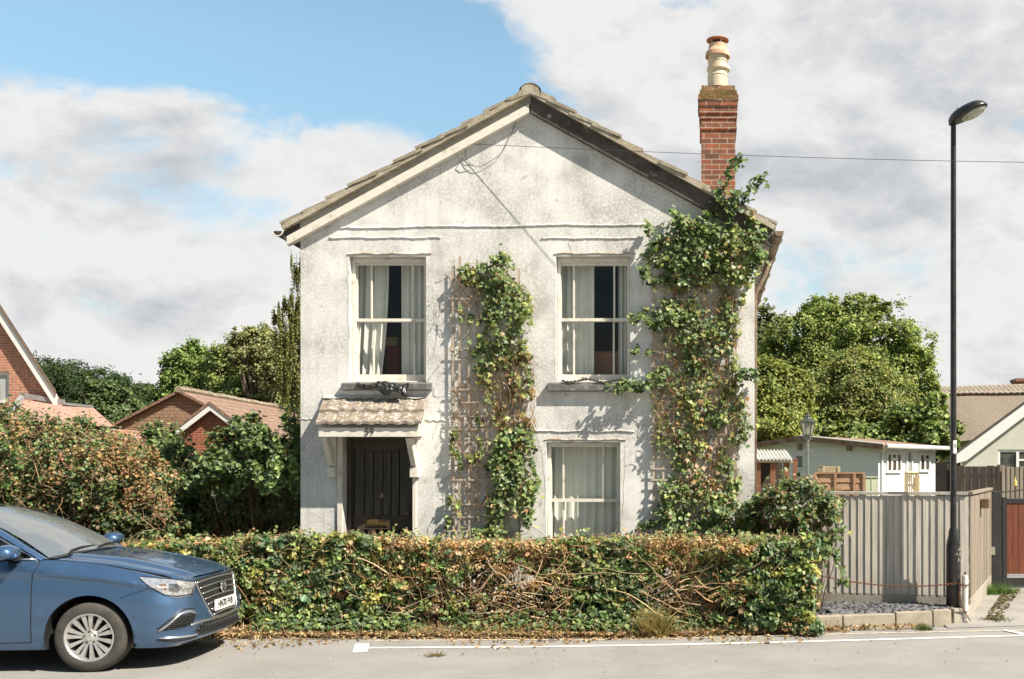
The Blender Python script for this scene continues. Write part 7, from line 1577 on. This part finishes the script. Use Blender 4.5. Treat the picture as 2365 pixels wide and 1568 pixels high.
climber('climber', 'narrower climber on the left trellis, green columns mixed with yellow and dead brown growth', (PX(1150, F), F - .1, .06),
    [(1150, 645, 45, 50, 420, .26, WG), (1148, 608, 26, 16, 70, .2, WYl), (1165, 715, 55, 55, 420, .25, WG), (1205, 740, 28, 70, 200, .16, WYl), (1150, 790, 45, 45, 230, .18, WG), (1195, 800, 30, 40, 120, .14, WYl), (1075, 640, 35, 24, 110, .12, WYl), (1068, 680, 16, 50, 50, .1, WYl), (1075, 730, 14, 40, 36, .1, WG), (1135, 850, 36, 40, 120, .14, WG), (1195, 880, 32, 70, 190, .14, WBr), (1228, 890, 14, 60, 80, .1, WG), (1145, 900, 36, 60, 120, .12, WYl), (1090, 860, 22, 60, 45, .08, WYl), (1180, 960, 45, 40, 150, .15, WBr), (1180, 1030, 52, 45, 330, .22, WG), (1165, 1090, 48, 50, 360, .24, WG), (1205, 1100, 36, 60, 260, .22, WG), (1180, 1170, 52, 55, 380, .24, WG), (1160, 1222, 60, 25, 150, .2, WG), (1218, 1050, 22, 60, 120, .14, WG), (1055, 1010, 16, 30, 44, .09, WG), (1100, 1000, 14, 50, 50, .09, WG), (1055, 1060, 16, 30, 36, .09, WG), (1050, 1180, 22, 50, 55, .1, WYl), (1095, 1060, 20, 60, 40, .08, WYl)],
    PALC, WG, 0, [(1140, 800, 95, 170, 170, .1, .9), (1190, 920, 45, 110, 300, .0, .9), (1100, 930, 55, 110, 160, .2, .8), (1100, 1130, 60, 110, 130, .1, .9), (1070, 660, 35, 60, 60, .5, .5), (1170, 1100, 55, 120, 120, .0, .9)])
climber('climber', 'bigger climber on the right trellis, climbing over the eaves towards the chimney', (PX(1620, F), F - .1, .06),
    [(1600, 580, 85, 60, 640, .30, WG), (1540, 600, 50, 45, 300, .28, WG), (1690, 580, 60, 70, 380, .28, WYl), (1700, 640, 45, 60, 220, .22, WYl), (1640, 545, 70, 50, 330, .30, WG), (1575, 520, 26, 36, 120, .22, WG), (1505, 555, 18, 46, 70, .2, WG), (1730, 560, 30, 60, 150, .26, WYl), (1590, 640, 55, 25, 200, .24, WG), (1560, 720, 55, 36, 260, .2, WG), (1620, 760, 70, 50, 360, .22, WG), (1545, 760, 45, 34, 150, .2, WG), (1690, 690, 30, 55, 100, .16, WYl), (1640, 830, 55, 50, 240, .18, WG), (1560, 850, 50, 30, 110, .16, WG), (1690, 810, 22, 60, 70, .12, WYl), (1500, 880, 60, 18, 90, .18, WG), (1455, 895, 40, 9, 30, .14, WG), (1640, 910, 50, 50, 160, .16, WYl), (1680, 980, 45, 50, 200, .18, WG), (1610, 1000, 55, 50, 180, .16, WYl), (1560, 1040, 40, 50, 150, .14, WG), (1620, 1100, 60, 60, 240, .18, WBr), (1690, 1080, 32, 60, 150, .15, WYl), (1570, 1120, 45, 50, 190, .18, WG), (1640, 1180, 80, 50, 420, .24, WG), (1560, 1190, 40, 50, 230, .2, WG), (1700, 1180, 40, 50, 200, .2, WYl), (1620, 1225, 100, 22, 200, .25, WG), (1480, 1215, 34, 20, 40, .14, [1, .3, 2, 4, 0, 0, 0]), (1735, 865, 20, 14, 34, .18, WG), (1590, 900, 80, 90, 260, .10, WYl), (1600, 690, 80, 40, 150, .12, WYl), (1680, 760, 30, 90, 110, .10, WYl), (1560, 980, 45, 70, 130, .08, WBr), (1690, 920, 34, 70, 120, .12, WYl), (1500, 735, 22, 26, 36, .15, WG), (1490, 810, 30, 16, 34, .15, WG)],
    PALC, WG, 0, [(1600, 640, 85, 50, 120, .3, -.6), (1590, 900, 75, 130, 260, .0, -.9), (1680, 880, 28, 190, 190, .0, -.9), (1640, 1120, 70, 110, 200, .0, -.9), (1600, 760, 70, 90, 160, .0, -.9), (1540, 900, 30, 150, 160, .0, -.8)])
# free shoots: stems with leaves along them, reaching over the roof edge and out from the wall
big = [o for o in bpy.data.objects if o.name.startswith('climber')][-1]
shoots = [([(1640, 560), (1650, 500), (1665, 450), (1680, 410), (1695, 380), (1712, 374)], .24, .2), ([(1690, 540), (1700, 480), (1720, 450), (1745, 430), (1765, 415)], .24, .25), ([(1590, 560), (1580, 520), (1575, 495)], .2, .2), ([(1510, 600), (1502, 550), (1500, 520)], .16, .2), ([(1660, 560), (1680, 500), (1690, 460), (1702, 440)], .26, .3),
          ([(1740, 600), (1752, 560), (1748, 530)], .26, .2), ([(1540, 870), (1500, 885), (1450, 895), (1415, 902)], .18, .2), ([(1560, 740), (1520, 750), (1490, 738), (1470, 735)], .16, .2), ([(1700, 880), (1725, 868), (1745, 862)], .15, .2), ([(1610, 540), (1620, 510), (1640, 490)], .26, .2), ([(1730, 640), (1750, 600), (1762, 590)], .22, .2), ([(1520, 660), (1496, 640), (1486, 620)], .16, .2),
          ([(1830, 1150), (1880, 1130), (1925, 1180), (1945, 1230)], .7, .6), ([(1900, 1240), (1935, 1300), (1948, 1350)], 1.0, .9)]
pp, nn_, ww, rr_ = [], [], [], []
for (pts, d0, d1) in shoots:
    c = catmull([(a, b) for (a, b) in pts], 6); m = len(c); q = [P(a, b, F - d0 - (d1 - d0) * i / m) for i, (a, b) in enumerate(c)]
    idx = np.linspace(0, m - 1, 14).round().astype(int); ww.append([tuple(q[i]) for i in idx])
    for i in range(m):
        for r_ in range(3): pp.append(np.array(q[i]) + RNG.normal(size=3) * np.array([.045, .03, .04])); nn_.append([.3 + .5 * RNG.normal(), -.8 + .4 * RNG.normal(), .7 + .5 * RNG.normal()])
n = len(pp); leaves('shoot_leaves', np.array(pp), np.array(nn_), .05 + .045 * RNG.random(n), pick(n, [G_MID, G_LIGHT, G_BLUE, G_DARK], [4, 3, 2, 2]), M_leaf, big, lobes=True, down=.6)
for w in ww: twig_mesh('shoot_stem', np.array([w]), np.linspace(1, .4, 14)[None] * .005, M_twig, big, None, pick(1, [(.16, .10, .05), (.12, .12, .05)]))
